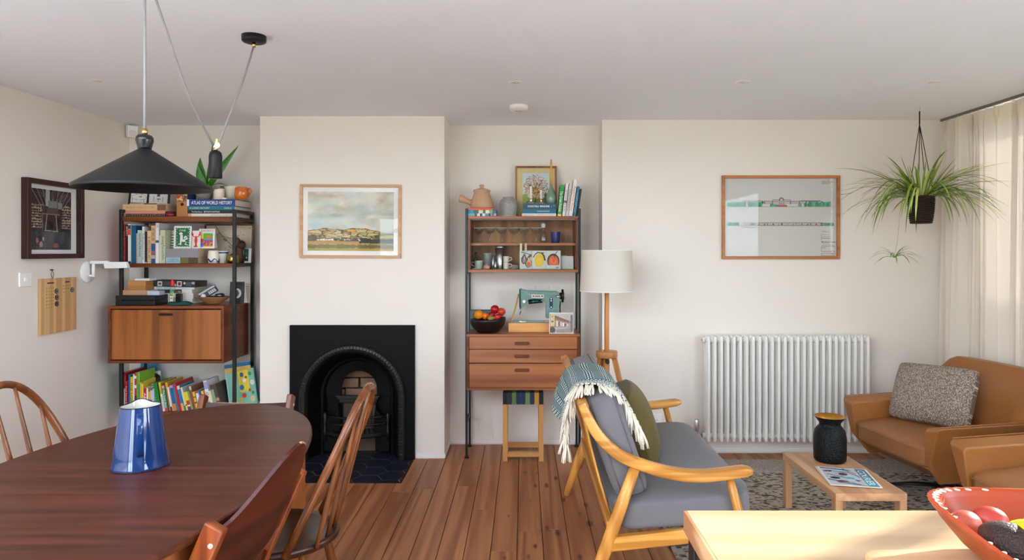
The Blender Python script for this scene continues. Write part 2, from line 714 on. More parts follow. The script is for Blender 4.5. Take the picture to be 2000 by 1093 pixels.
win = MB()
frame_rect(win, 'x', XR + 0.10, YW0, YW1, ZW0, ZW1, 0.05, 0.06)
mull = [2.845, 3.80]
for y in mull:
    win.box(XR + 0.075, XR + 0.125, y - 0.034, y + 0.034, ZW0 + 0.05, ZW1 - 0.05)
wo1 = struct('window_1', win, M_winframe)
ys = [YW0 + 0.05] + mull + [YW1 - 0.05]
for a, b in zip(ys[:-1], ys[1:]):
    MB().box(XR + 0.097, XR + 0.103, a + (0.034 if a in mull else 0), b - (0.034 if b in mull else 0), ZW0 + 0.05, ZW1 - 0.05).build('pane', M_glass, wo1)
win2 = MB()
frame_rect(win2, 'x', XR + 0.10, YS0, YS1, ZW0, ZW1, 0.05, 0.06)
struct('window_added', win2, M_winframe)
door = MB()
for a, b in ((RX0, RX0 + 0.75), (RX1 - 0.75, RX1)):
    frame_rect(door, 'y', YB - 0.06, a, b, 0.0, RZ, 0.06, 0.06)
do1 = struct('door_added', door, M_trim)
for a, b in ((RX0, RX0 + 0.75), (RX1 - 0.75, RX1)):
    MB().box(a + 0.06, b - 0.06, YB - 0.063, YB - 0.057, 0.06, RZ - 0.06).build('pane', M_glass, do1)
M_grass = mat('grass', '#5c6b4c', 0.95, var=0.35, scale=3, bump=0.4, bscale=80)
struct('ground', MB().box(-14, 16, -16, 14, -0.30, -0.16), M_grass)
struct('wall_light_block', MB().box(4.7, 4.85, 2.2, 11, -0.2, 1.9), mat('light block render', '#8f8a80', 0.9, var=0.15))  # added outside wall, unseen, blocks low sky and sun
M_pave = mat('paving', '#c9c6c0', 0.8, var=0.12, scale=4)
struct('ground_terrace', MB().box(-5, 5, -6, YB - 0.12, -0.16, -0.03), M_pave)

# ---- floorboards, laid along the room
def floor_stain(nt, tc, col):
    N, L = nt.nodes, nt.links
    g = N.new('ShaderNodeNewGeometry')
    mp = N.new('ShaderNodeMapping')
    mp.inputs['Scale'].default_value = (15, 4.6, 1)
    L.new(g.outputs['Position'], mp.inputs['Vector'])
    vo = N.new('ShaderNodeTexVoronoi')
    vo.inputs['Scale'].default_value = 1.0
    vo.inputs['Randomness'].default_value = 1.0
    L.new(mp.outputs[0], vo.inputs['Vector'])
    no = N.new('ShaderNodeTexNoise')
    no.inputs['Scale'].default_value = 9
    L.new(g.outputs['Position'], no.inputs['Vector'])
    # stains lie on the boards in the middle of the room
    sp = N.new('ShaderNodeSeparateXYZ')
    L.new(g.outputs['Position'], sp.inputs[0])
    m1 = N.new('ShaderNodeMapRange')
    m1.inputs['From Min'].default_value = -0.22
    m1.inputs['From Max'].default_value = 0.08
    L.new(sp.outputs['X'], m1.inputs['Value'])
    th = N.new('ShaderNodeMath'); th.operation = 'MULTIPLY_ADD'
    th.inputs[1].default_value = 0.42; th.inputs[2].default_value = 0.04
    L.new(m1.outputs[0], th.inputs[0])
    nn = N.new('ShaderNodeMath'); nn.operation = 'MULTIPLY'
    L.new(th.outputs[0], nn.inputs[0]); L.new(no.outputs['Fac'], nn.inputs[1])
    df = N.new('ShaderNodeMath'); df.operation = 'SUBTRACT'
    L.new(nn.outputs[0], df.inputs[0]); L.new(vo.outputs['Distance'], df.inputs[1])
    mr = N.new('ShaderNodeMapRange')
    mr.inputs['From Min'].default_value = -0.02
    mr.inputs['From Max'].default_value = 0.10
    mr.inputs['To Max'].default_value = 0.75
    L.new(df.outputs[0], mr.inputs['Value'])
    mx = N.new('ShaderNodeMix'); mx.data_type = 'RGBA'
    mx.inputs['B'].default_value = (*hexc('#2e211c'), 1)
    L.new(col, mx.inputs['A']); L.new(mr.outputs[0], mx.inputs['Factor'])
    return mx.outputs['Result']


M_board = wood('floorboard pine', '#8d5637', '#b57a50', 'Y', 0.45, freq=26, stretch=0.045, rings=0.4, rnd=0.055, stain=floor_stain, bump=0.08)
M_void = mat('dark void', '#0c0908', 0.9)
YK = 1.55      # the boards give way to a bounce screed, unseen, invented for its neutral bounce light
fl = struct('floor', MB().box(XL, XR, YK, YA, -0.06, -0.014), M_void)
struct('floor_bounce', MB().box(XL, XR, YB - 0.1, YK, -0.06, 0.0), mat('bounce screed', '#dcdad6', 0.6, var=0.04, scale=3))
PW = 0.128
HX0, HX1, HY0 = -1.62, -0.775, 4.29      # hearth
k0 = int(math.floor((XL + 0.0327) / PW))
k1 = int(math.ceil((XR + 0.0327) / PW))
rb = random.Random(3)
for k in range(k0, k1):
    xa, xb = max(-0.0327 + k * PW, XL), min(-0.0327 + (k + 1) * PW, XR)
    if xb - xa < 0.01:
        continue
    yend = YA if (xb > -0.557 and xa < 0.565) or xa < CB0 else (YC if xa < 0 else YR)
    if xa < HX1 - 0.06 and xb > HX0 + 0.06:
        yend = HY0
    y = YK
    while y < yend - 0.02:
        Ln = rb.uniform(1.4, 3.2) if y > YK else rb.uniform(0.5, 3.0)
        y2 = y + Ln
        if yend - y2 < 0.5:
            y2 = yend
        g = 0.0016
        hw, hl = (xb - xa) / 2 - g, (y2 - y) / 2 - 0.001
        o = MB().box(-hw, hw, -hl, hl, -0.013, rb.uniform(-0.0008, 0.0)).build('floorboard', M_board, fl, bevel=0.0012, seg=1)
        o.location = ((xa + xb) / 2, (y + y2) / 2, 0)
        y = y2

# ---- low painted skirting strips
def strip(name, *a):
    struct(name, MB().box(*a), M_trim, bevel=0.002)
strip('baseboard_left', XL, XL + 0.008, YB, YA, 0.004, 0.10)
strip('baseboard_alcove', CB1, 0.565, YA - 0.006, YA, 0.006, 0.035)
strip('baseboard_alcove_left', XL + 0.008, CB0, YA - 0.006, YA, 0.006, 0.035)
strip('baseboard_chimney', FX1 + 0.08, CB1 + 0.006, YC - 0.006, YC, 0.006, 0.035)
strip('baseboard_chimney_left', CB0 - 0.006, FX0 - 0.08, YC - 0.006, YC, 0.006, 0.035)
strip('baseboard_chimney_side', CB1, CB1 + 0.006, YC, YA, 0.006, 0.035)
strip('baseboard_right', 0.559, XR, YR - 0.006, YR, 0.006, 0.035)

# ================================================================ FIREPLACE
M_iron = mat('blackened cast iron', '#090808', 0.5, 0.0, var=0.3, scale=7, bump=0.12, bscale=60, spec=0.15)
M_iron2 = mat('rubbed cast iron', '#1d1b19', 0.38, 0.2, var=0.25, scale=30, bump=0.1, bscale=120)
M_brick = mat('sooty brick', '#85674f', 0.9, var=0.3, scale=14, bump=0.5, bscale=60, rnd=0.25)
M_mortar = mat('old mortar', '#8d7b66', 0.95, var=0.25, scale=20, bump=0.4)
M_tile = mat('navy hearth tile', '#1c2130', 0.38, var=0.2, scale=12, rnd=0.12)
M_grout = mat('grey grout', '#7f7d7a', 0.9, var=0.1)
FC = -1.197
fp = thing('fireplace', 'black cast iron arched fireplace insert set in the white chimney breast', 'fireplace', (FC, YC, 0))
YF = -0.026      # face of the iron plate, local to the chimney breast


def arch_pts(r, zs, y, z0=0.0, n=24, m=8):
    p = [Vector((-r, y, z0 + (zs - z0) * i / m)) for i in range(m)]
    p += [Vector((-r * math.cos(PI * i / n), y, zs + r * math.sin(PI * i / n))) for i in range(n + 1)]
    p += [Vector((r, y, zs - (zs - z0) * (i + 1) / m)) for i in range(m)]
    return p


def rect_pts(x0, x1, ztop, like, zs, y):
    q = []
    for p in like:
        if p.z <= zs + 1e-6 and abs(p.x) > 1e-6:
            q.append(Vector((x0 if p.x < 0 else x1, y, p.z)))
        else:
            d = Vector((p.x, 0, p.z - zs))
            k = min(((x0 if d.x < 0 else x1) / d.x) if abs(d.x) > 1e-6 else 1e9, (ztop - zs) / d.z if d.z > 1e-6 else 1e9)
            q.append(Vector((d.x * k, y, zs + d.z * k)))
    return q


ZS = 0.43
X0, X1, ZT = -1.635 - FC, -0.762 - FC, 0.937
a1 = arch_pts(0.372, ZS, YF)
mb = MB()
r1 = rect_pts(X0, X1, ZT, a1, ZS, YF)
r0 = [v + Vector((0, 0.025, 0)) for v in r1]
r2 = [Vector((v.x * 0.992, YF - 0.006, min(v.z, ZT - 0.006))) for v in r1]
mb.bridge(r0, r1, False, False)
mb.bridge(r1, a1, False, False)
mb.build('face_plate', M_iron, fp)
# close the two corners of the plate
for sx in (X0, X1):
    c = [v for v in r1 if abs(v.z - ZT) < 1e-6]
    e = min(c, key=lambda v: abs(v.x - sx))
    s_ = [v for v in r1 if abs(v.x - sx) < 1e-6]
    t_ = max(s_, key=lambda v: v.z)
    MB().add([e, Vector((sx, YF, ZT)), t_, e + Vector((0, 0.025, 0)), Vector((sx, YF + 0.025, ZT)), t_ + Vector((0, 0.025, 0))], [(0, 1, 2), (0, 3, 4, 1), (1, 4, 5, 2)]).build('plate_corner', M_iron, fp)
mb = MB()
sec = [(0.372, YF), (0.370, YF - 0.016), (0.362, YF - 0.026), (0.346, YF - 0.03), (0.328, YF - 0.024), (0.318, YF - 0.008), (0.312, YF + 0.004)]
L0 = arch_pts(*(sec[0][0], ZS, sec[0][1]))
for r, y in sec[1:]:
    L1 = arch_pts(r, ZS, y)
    mb.bridge(L0, L1, False)
    L0 = L1
mb.build('arch_moulding', M_iron2, fp)
mb = MB()
n = 84
for i in range(n):
    tot = PI * 0.346 + 2 * 0.40
    d = (i + 0.5) / n * tot
    if d < 0.40:
        p, t = Vector((-0.346, YF - 0.029, ZS - 0.40 + d)), 0.0
    elif d < 0.40 + PI * 0.346:
        th = (d - 0.40) / 0.346
        p, t = Vector((-0.346 * math.cos(th), YF - 0.029, ZS + 0.346 * math.sin(th))), th
    else:
        p, t = Vector((0.346, YF - 0.029, ZS - (d - 0.40 - PI * 0.346))), 0.0
    R = Matrix.Rotation(t, 4, 'Y')
    mb.puff(p, (0.030, 0.011, 0.011), 0.9, 3, M=R)
o = mb.build('beading', M_iron2, fp)
o['kind'] = 'stuff'
# splayed inner cheeks, back plate with the arched opening
mb = MB()
sec = [(0.312, YF + 0.004), (0.304, YF + 0.02), (0.262, 0.10), (0.258, 0.108), (0.244, 0.112), (0.240, 0.125), (0.232, 0.15)]
L0 = arch_pts(sec[0][0], ZS, sec[0][1])
for r, y in sec[1:]:
    L1 = arch_pts(r, ZS, y)
    mb.bridge(L0, L1, False)
    L0 = L1
mb.build('inner_cheek', M_iron, fp)
mb = MB()
A = arch_pts(0.232, ZS, 0.15, z0=0.40)
B = arch_pts(0.131, 0.455, 0.165, z0=0.40)
D = [v + Vector((0, 0.03, 0)) for v in B]
mb.bridge(A, B, False)
mb.bridge(B, D, False)
mb.build('smoke_plate', M_iron, fp)
mb = MB()
mb.box(-0.15, 0.15, 0.13, 0.17, 0.385, 0.402).box(-0.135, 0.135, 0.14, 0.17, 0.36, 0.385).box(-0.16, 0.16, 0.125, 0.17, 0.402, 0.412)
mb.build('ledge', M_iron2, fp, bevel=0.004)
# curved hobs either side of the fire back
for sx in (-1, 1):
    pts = [(0.135, 0.36), (0.145, 0.31), (0.175, 0.275), (0.225, 0.245), (0.235, 0.245), (0.235, 0.02), (0.15, 0.02), (0.118, 0.20)]
    MB().prism([(sx * a, b) for a, b in pts], lambda u, v, d: (u, d, v), 0.10, 0.17).build('hob', M_iron, fp, bevel=0.003)
MB().box(-0.125, 0.125, 0.19, 0.21, 0.0, 0.40).build('fire_back', mat('fire back clay', '#5c4a3c', 0.9, var=0.35, scale=16, bump=0.4), fp)
mb = MB()
mb.box(-0.09, 0.09, 0.182, 0.19, 0.16, 0.33)
mb.build('fire_back_panel', mat('scorched clay', '#4b4038', 0.9, var=0.4, scale=30, bump=0.3), fp, bevel=0.004)
# the front grate: two bowed bars, a bowed shelf with slots
def bow(z, r, half, y0, y1, n=15):
    return [Vector((half * (2 * i / (n - 1) - 1), y0 - (y0 - y1) * (1 - (2 * i / (n - 1) - 1) ** 2), z)) for i in range(n)]
for z, hf in ((0.275, 0.215), (0.225, 0.215)):
    MB().tube(bow(z, 0, hf, 0.10, 0.02), 0.009, 8).build('grate_bar', M_iron2, fp)
mb = MB()
fr = bow(0.165, 0, 0.235, 0.10, -0.01)
bk = [Vector((p.x, min(p.y + 0.028, 0.12), 0.165)) for p in fr]
mb.bridge(fr, bk, False)
mb.bridge([p - Vector((0, 0, 0.02)) for p in fr], fr, False)
mb.bridge([p - Vector((0, -0.01, 0.03)) for p in fr], [p - Vector((0, 0, 0.02)) for p in fr], False)
mb.build('grate_rim', M_iron2, fp)
for i in range(13):
    x = -0.18 + 0.36 * i / 12
    yf = 0.10 - 0.11 * (1 - (x / 0.235) ** 2) + 0.02
    MB().beam((x + 0.02, yf, 0.158), (x - 0.02, 0.17, 0.163), 0.010, 0.010).build('grate_slat', M_iron2, fp)
for sx in (-1, 1):
    MB().lathe([(0.012, 0.10), (0.010, 0.15), (0.016, 0.165), (0.010, 0.18), (0.011, 0.23), (0.016, 0.28), (0.010, 0.295), (0.002, 0.305)], 10, (sx * 0.225, 0.09, 0)).build('grate_post', M_iron2, fp)
# brick wall seen through the opening
for sx in (-1, 1):
    MB().box(min(sx * 0.118, sx * 0.245), max(sx * 0.118, sx * 0.245), 0.172, 0.182, 0, 0.41).build('back_plate', M_iron, fp)
MB().box(-0.34, 0.34, 0.325, 0.345, 0, 0.85).build('mortar_bed', M_mortar, fp)
br = MB().box(-0.104, 0.104, -0.03, 0.03, -0.0335, 0.0335).mesh('brick', M_brick)
for r in range(4):
    for c in range(3):
        o = bpy.data.objects.new('brick', br)
        COL.objects.link(o)
        o.parent = fp
        o.location = ((c - 1) * 0.222 + (0.09 if r % 2 else -0.02), 0.30 + rb.uniform(-0.004, 0.004), 0.40 + 0.077 * r)
        o.rotation_euler = (rb.uniform(-.02, .02), rb.uniform(-.02, .02), rb.uniform(-.03, .03))
        b = o.modifiers.new('bevel', 'BEVEL'); b.width = 0.006; b.segments = 2
mb = MB()
mb.box(-0.36, -0.34, 0.0, 0.34, 0, 0.855).box(0.34, 0.355, 0.0, 0.34, 0, 0.855).box(-0.36, 0.355, 0.0, 0.34, 0.85, 0.858)
mb.build('firebox_lining', M_void, fp)

# ---- hexagon tiled hearth (runs into the fire opening)
he = struct('floor_hearth', MB().box(HX0, HX1, HY0, YC - 0.03, -0.05, -0.0035).box(-1.5, -0.9, YC - 0.03, YC + 0.185, -0.05, -0.0035), M_grout)
def clip(poly, f):
    out = []
    for i in range(len(poly)):
        a, b = poly[i], poly[(i + 1) % len(poly)]
        fa, fb = f(a), f(b)
        if fa >= 0:
            out.append(a)
        if (fa >= 0) != (fb >= 0):
            t = fa / (fa - fb)
            out.append((a[0] + (b[0] - a[0]) * t, a[1] + (b[1] - a[1]) * t))
    return out
S = 0.100      # hexagon side
for j in range(-1, 6):
    for i in range(-1, 9):
        hx = HX0 + 0.02 + i * S * 1.5
        hy = HY0 + 0.05 + j * S * math.sqrt(3) + (S * math.sqrt(3) / 2 if i % 2 else 0)
        for (bx0, bx1, by0, by1) in ((HX0, HX1, HY0, YC - 0.03), (-1.5, -0.9, YC - 0.03, YC + 0.185)):
            p = [(hx + (S - 0.004) * math.cos(PI / 3 * q), hy + (S - 0.004) * math.sin(PI / 3 * q)) for q in range(6)]
            for f in (lambda v: v[0] - bx0 - 0.002, lambda v: bx1 - 0.002 - v[0], lambda v: v[1] - by0 - 0.002, lambda v: by1 - v[1]):
                p = clip(p, f) if len(p) > 2 else p
            if len(p) > 2:
                ar = abs(sum(p[q][0] * p[(q + 1) % len(p)][1] - p[(q + 1) % len(p)][0] * p[q][1] for q in range(len(p)))) / 2
                if ar > 0.0004:
                    MB().prism(p, lambda u, v, d: (u, v, d), -0.006, 0.001).build('tile', M_tile, he, bevel=0.001, seg=1)
strip2 = struct('trim_hearth', MB().box(HX1, HX1 + 0.008, HY0 - 0.008, YC - 0.03, -0.01, 0.0025).box(HX0, HX1, HY0 - 0.008, HY0, -0.01, 0.0025), M_blackmetal)
# ================================================================ DINING END
M_tabletop = wood('table mahogany top', '#3a170a', '#5e2c18', 'X', 0.42, freq=30, stretch=0.05, rings=0.25, rnd=0.0, bump=0.03)
M_tableleg = wood('table teak apron', '#8a4a22', '#b56d38', 'Z', 0.35, freq=24, rings=0.3)
TX, TY, TZ = -1.27, 2.20, 0.74
TA, TB = 0.50, 1.0
tb = thing('dining_table', 'large oval dark brown wooden dining table with a seam across its top', 'dining table', (TX, TY, 0))


def ell(a, b, y0, y1, n=48):
    """half of the oval between seam y0 and the far end (or the near end)"""
    p = []
    for i in range(n + 1):
        th = PI * i / n
        p.append((a * math.cos(th), b * math.sin(th)))
    return p


SEAM = 0.06
for part_, sg in (('far', 1), ('near', -1)):
    th0 = math.asin(SEAM / TB) if sg > 0 else -math.asin(SEAM / TB)
    p = []
    n = 56
    for i in range(n + 1):
        th = th0 + (PI - 2 * th0) * i / n
        x = TA * math.cos(th)
        y = sg * TB * math.sin(th)
        p.append((x, y + (0.0006 if sg > 0 else -0.0006)))
    if sg < 0:
        p = p[::-1]
    mb = MB()
    prof = [(0.980, -0.026), (0.994, -0.021), (1.0, -0.013), (0.998, -0.004), (0.990, 0.0)]
    loops = [[Vector((x * k, (y - SEAM) * k + SEAM, TZ + z)) for x, y in p] for k, z in prof]
    for A_, B_ in zip(loops[:-1], loops[1:]):
        mb.bridge(A_, B_, True, True)
    N = len(p)
    o_ = len(mb.v)
    mb.add(loops[0], [tuple(reversed(range(N)))]); mb.add(loops[-1], [tuple(range(N))])
    mb.build('tabletop_half', M_tabletop, tb)
mb = MB()
ap0 = [Vector((0.44 * math.cos(2 * PI * i / 64), 0.90 * math.sin(2 * PI * i / 64), TZ - 0.027)) for i in range(64)]
ap1 = [v - Vector((0, 0, 0.075)) for v in ap0]
ai0 = [Vector((v.x * 0.95, v.y * 0.975, v.z)) for v in ap0]
ai1 = [v - Vector((0, 0, 0.075)) for v in ai0]
mb.bridge(ap1, ap0).bridge(ai0, ai1).bridge(ai1, ap1, smooth=False)
mb.build('apron', M_tableleg, tb)
for sx in (-1, 1):
    for sy in (-1, 1):
        MB().beam((sx * 0.31, sy * 0.66, TZ - 0.027), (sx * 0.32, sy * 0.68, 0.0), 0.075, 0.055, up=(0, 1, 0), taper=0.62).build('leg', M_tableleg, tb, bevel=0.006)

# ---- hoop-back Windsor chairs
M_elm = wood('windsor elm', '#552a11', '#8c5026', 'Z', 0.25, freq=26, rings=0.25, coat=0.35)
M_elmdark = wood('windsor dark seat', '#2a150c', '#4a2a1a', 'Y', 0.3, freq=24, rings=0.25, coat=0.15)


def windsor(label, loc, rz):
    """faces -x; origin on the floor under the seat centre"""
    t = thing('windsor_chair', label, 'chair', loc, (0, 0, rz), group='hoop back spindle chairs')
    mb = MB()
    def seat(u, v):
        th = 2 * PI * u
        k = [0.0, 0.55, 0.86, 0.965, 1.0, 0.985, 0.90, 0.0][min(7, int(round(v * 7)))]
        z = [0.426, 0.427, 0.432, 0.438, 0.430, 0.416, 0.402, 0.400][min(7, int(round(v * 7)))]
        rx = 0.208 + 0.012 * math.cos(th)
        ry = 0.215 + 0.02 * (-math.cos(th))
        return Vector((rx * k * math.cos(th), ry * k * math.sin(th), z))
    mb.grid(40, 8, lambda u, v: seat(u, v), True, wrap_u=True)
    mb.build('seat', M_elmdark, t)
    # hoop
    pts = []
    for i in range(33):
        s_ = i / 32
        th = PI * s_
        y = -0.205 * math.cos(th) * (1.0 + 0.10 * math.sin(th))
        h = math.sin(th) ** 0.62
        z = 0.43 + 0.53 * h
        x = 0.095 + 0.075 * math.sin(th) * (1 - h) + 0.235 * h
        pts.append((x, y, z))
    MB().tube(pts, [0.0135 + 0.0015 * math.sin(PI * i / 32) for i in range(33)], 10, flat=(1.0, 0.92)).build('hoop', M_elm, t)
    def hoop_at(y):
        return min(pts[6:27], key=lambda p: abs(p[1] - y))
    for yb, yt in ((-0.125, -0.150), (-0.045, -0.055), (0.045, 0.055), (0.125, 0.150)):
        top = hoop_at(yt)
        bx = 0.19 - 0.9 * yb * yb
        p0, p1 = Vector((bx, yb, 0.425)), Vector((top[0] - 0.004, yt, top[2] - 0.002))
        MB().tube([p0.lerp(p1, q) for q in (0, 0.15, 0.35, 0.6, 0.85, 1)], [0.0075, 0.0085, 0.0105, 0.0085, 0.0065, 0.006], 8).build('spindle', M_elm, t)
    for sx, sy in ((-1, -1), (-1, 1), (1, -1), (1, 1)):
        p0, p1 = Vector((sx * 0.125, sy * 0.125, 0.415)), Vector((sx * 0.20, sy * 0.19, 0.0))
        MB().tube([p0.lerp(p1, q) for q in (0, 0.2, 0.45, 0.75, 1)], [0.013, 0.016, 0.0185, 0.015, 0.011], 10).build('leg', M_elm, t)
    for sy in (-1, 1):
        MB().tube([(-0.168, sy * 0.162, 0.19), (0, sy * 0.16, 0.19), (0.168, sy * 0.162, 0.19)], [0.008, 0.013, 0.008], 8).build('stretcher', M_elm, t)
    MB().tube([(0, -0.16, 0.19), (0, 0, 0.19), (0, 0.16, 0.19)], [0.007, 0.011, 0.007], 8).build('stretcher', M_elm, t)
    return t


windsor('hoop back spindle chair with dark round seat, side on in front of the fireplace', (-0.895, 2.49, 0), 0)
windsor('hoop back spindle chair tucked under the far left side of the table', (-1.60, 2.52, 0), PI)

# ---- adjustable children's chairs
M_cherry = wood('cherry stained beech', '#5c220e', '#94481a', 'Z', 0.28, freq=20, rings=0.3, coat=0.35)
M_cherry2 = wood('dark cherry plywood', '#280d08', '#4f1c10', 'Y', 0.36, freq=18, rings=0.3, coat=0.05)
M_worn = wood('worn bare beech edge', '#b5763f', '#d9a468', 'Z', 0.4, freq=18)


def ladder_chair(label, loc, rz, scale=1.0, hi=True):
    """adjustable high chair; faces -x, posts lean back to +x; origin under the post tops"""
    t = thing('high_chair', label, 'chair', loc, (0, 0, rz), group='adjustable wooden high chairs', scale=scale)
    W = 0.225
    for sy in (-1, 1):
        top, bot = Vector((0.0, sy * W, 0.765)), Vector((-0.33, sy * W, 0.03))
        MB().beam(bot, top, 0.056, 0.030, up=(0, 1, 0)).build('post', M_cherry, t, bevel=0.006)
        MB().box(-0.36, 0.14, sy * W - 0.011, sy * W + 0.011, 0.0, 0.045).build('floor_runner', M_cherry, t, bevel=0.005)
    d = Vector((0.33, 0, 0.735)).normalized()
    nrm = Vector((d.z, 0, -d.x))                     # pointing to the rear (+x)
    def plate(z0, h, bow, arch, th=0.010):
        mb = MB()
        n = 22
        def pt(u, v, off):
            y = (2 * u - 1) * (W - 0.014)
            k = 1 - (2 * u - 1) ** 2
            c = Vector((0.0, 0, 0.765)) - d * (0.765 - z0) / d.z
            return c + Vector((0, y, 0)) + nrm * (bow * k + off + 0.006) + d * (v * (h + arch * math.sin(PI * u) ** 1.4))
        for off in (0, 1):
            mb.grid(n, 6, lambda u, v: pt(u, v, off * th), True)
        # edges
        for v in (0, 1):
            mb.bridge([pt(i / (n - 1), v, 0) for i in range(n)], [pt(i / (n - 1), v, th) for i in range(n)], False, False)
        for u in (0, 1):
            mb.bridge([pt(u, j / 5, 0) for j in range(6)], [pt(u, j / 5, th) for j in range(6)], False, False)
        return mb, pt
    mb, pt = plate(0.585, 0.19, 0.03, 0.185) if hi else plate(0.60, 0.145, 0.03, 0.0)
    bp = mb.build('backrest', M_cherry2, t)
    mb2 = MB().tube([pt(0.52 + 0.36 * i / 20, 1.0, 0.005) for i in range(21)], 0.0042, 6)
    mb2.build('worn_edge', M_worn, bp, label='top edge of the backrest rubbed bare')
    mb, _ = plate(0.42, 0.10, 0.045, 0.0)
    mb.build('lower_backrest', M_cherry2, t)
    for zz, dep in ((0.40, 0.27), (0.19, 0.33)):
        c = Vector((0, 0, 0.765)) - d * (0.765 - zz) / d.z
        MB().box(c.x - dep + 0.04, c.x + 0.03, -W + 0.015, W - 0.015, zz - 0.009, zz + 0.009).build('seat_plate' if zz > 0.3 else 'foot_plate', M_cherry2, t, bevel=0.006)
    for sy in (-1, 1):
        p = Vector((0.0, sy * (W + 0.015), 0.735)) - d * 0.02
        MB().cyl(p - Vector((0, sy * 0.003, 0)), p + Vector((0, sy * 0.002, 0)), 0.007, n=10).build('screw', M_steel, t)
    MB().tube([(-0.13, -W, 0.33), (-0.13, W, 0.33)], 0.006, 8).build('tie_rod', M_steel, t)
    return t


ladder_chair('dark cherry adjustable high chair with worn edges, closest to the camera beside the table', (-0.745, 1.945, 0), -0.13)
ladder_chair('adjustable high chair behind the far end of the table, only its top rail showing', (-1.375, 3.40, 0), PI / 2, 0.965, False)

# ---- enamel jug
M_enamel = mat('blue enamel', '#06326a', 0.08, var=0.03, coat=0.6)
M_enamelw = mat('white enamel', '#c8c3b8', 0.12, var=0.02)
M_navyrim = mat('navy enamel rim', '#101a30', 0.15)
jg = thing('enamel_jug', 'tall tapering blue enamel jug with a white inside on the dining table', 'jug', (-1.275, 2.27, TZ), (0, 0, 0.50))
def jug_r(z, th):
    base = 0.0835 - 0.0245 * (z / 0.205)
    return base


def jug_pt(r, z, th, lip):
    # the spout pulls the rim out and up on the far side
    k = max(0, math.cos(th - PI / 2)) ** 14 * lip
    return Vector(((r * 1.02 + 0.020 * k) * math.cos(th), (r * 0.92 + 0.020 * k) * math.sin(th), z + 0.008 * k))


mb = MB()
prof = [(0.0835, 0.0), (0.0855, 0.003), (0.0835, 0.008)] + [(0.0835 - 0.0245 * q, 0.008 + 0.194 * q) for q in (0.15, 0.3, 0.5, 0.7, 0.8, 0.9, 0.95, 1.0)]
mb.grid(48, len(prof), lambda u, v: jug_pt(prof[round(v * (len(prof) - 1))][0], prof[round(v * (len(prof) - 1))][1], 2 * PI * u, max(0, (prof[round(v * (len(prof) - 1))][1] - 0.16) / 0.042)), True, True)
mb.lathe([(0.0, 0.001), (0.083, 0.001)], 48, sy=0.92)
mb.build('body', M_enamel, jg)
prof2 = [(0.0585, 0.202), (0.056, 0.18), (0.064, 0.10), (0.08, 0.006), (0.0, 0.006)]
mb = MB()
mb.grid(48, 5, lambda u, v: jug_pt(prof2[round(v * 4)][0], prof2[round(v * 4)][1], 2 * PI * u, max(0, (prof2[round(v * 4)][1] - 0.16) / 0.042)), True, True)
mb.build('lining', M_enamelw, jg)
MB().tube([jug_pt(0.059, 0.202, 2 * PI * i / 64, 1.0) for i in range(64)], 0.0018, 6, closed=True).build('rim', M_navyrim, jg)
MB().tube([jug_pt(0.0845, 0.002, 2 * PI * i / 64, 0) for i in range(64)], 0.0018, 6, closed=True).build('foot_rim', M_navyrim, jg)
pts = [(0.0, -0.058, 0.188), (0.0, -0.078, 0.190), (0.0, -0.098, 0.178), (0.0, -0.106, 0.15), (0.0, -0.104, 0.11), (0.0, -0.098, 0.075), (0.0, -0.088, 0.058), (0.0, -0.076, 0.052)]
MB().tube(pts, 0.0085, 10, flat=(0.35, 1.25), up=(0, 1, 0)).build('handle', M_enamel, jg)

# ================================================================ PENDANT LAMP
M_shade = mat('matt black shade', '#131211', 0.45, var=0.05, spec=0.3)
M_cable = mat('grey braided cable', '#8f8b88', 0.8, var=0.35, scale=900)
LX, LY = -1.222, 2.20
lp = thing('pendant_lamp', 'black conical pendant lamp hanging over the dining table', 'pendant lamp', (LX, LY, 1.654))
MB().lathe([(0.202, 0.0), (0.2045, 0.004), (0.203, 0.009), (0.030, 0.122), (0.020, 0.128)], 64, cap0=False, cap1=False).lathe([(0.018, 0.126), (0.030, 0.116), (0.199, 0.006), (0.202, 0.0)], 64, cap0=False, cap1=False).build('shade', M_shade, lp)
MB().lathe([(0.019, 0.124), (0.0215, 0.136), (0.0268, 0.156), (0.0262, 0.166), (0.021, 0.1735), (0.011, 0.1765), (0.0, 0.177)], 32).build('knob', mat('gloss black knob', '#131213', 0.2), lp)
MB().cyl((0, 0, 0.175), (0, 0, 0.194), 0.009, n=20).build('brass_collar', M_brass, lp)
MB().lathe([(0.0, 0.06), (0.018, 0.062), (0.03, 0.08), (0.026, 0.10), (0.014, 0.125)], 24).build('bulb', mat('opal bulb', '#d8d4cb', 0.3), lp)
HK = Vector((LX, LY, H))
hook = Vector((0, 0, H - 1.654 - 0.03))
MB().tube([(0, 0, 0.19), (0.0006, 0, 0.4), tuple(hook)], 0.0042, 8).build('cable', M_cable, lp)
MB().tube([hook + Vector((0, 0, 0.03)), hook + Vector((0, 0, 0.012))] + [hook + Vector((0.012 * math.sin(a), 0, 0.0 + 0.012 * math.cos(a))) for a in [i * 0.5 for i in range(10)]], 0.0025, 6).build('ceiling_hook', M_brass, lp)
WT = at(421, 287, 2.66)
CN = at(496, 84, 3.0)
CN.z = H
loc = lambda p: Vector(p) - Vector((LX, LY, 1.654))
cw0, cn0 = loc(WT), loc(CN)
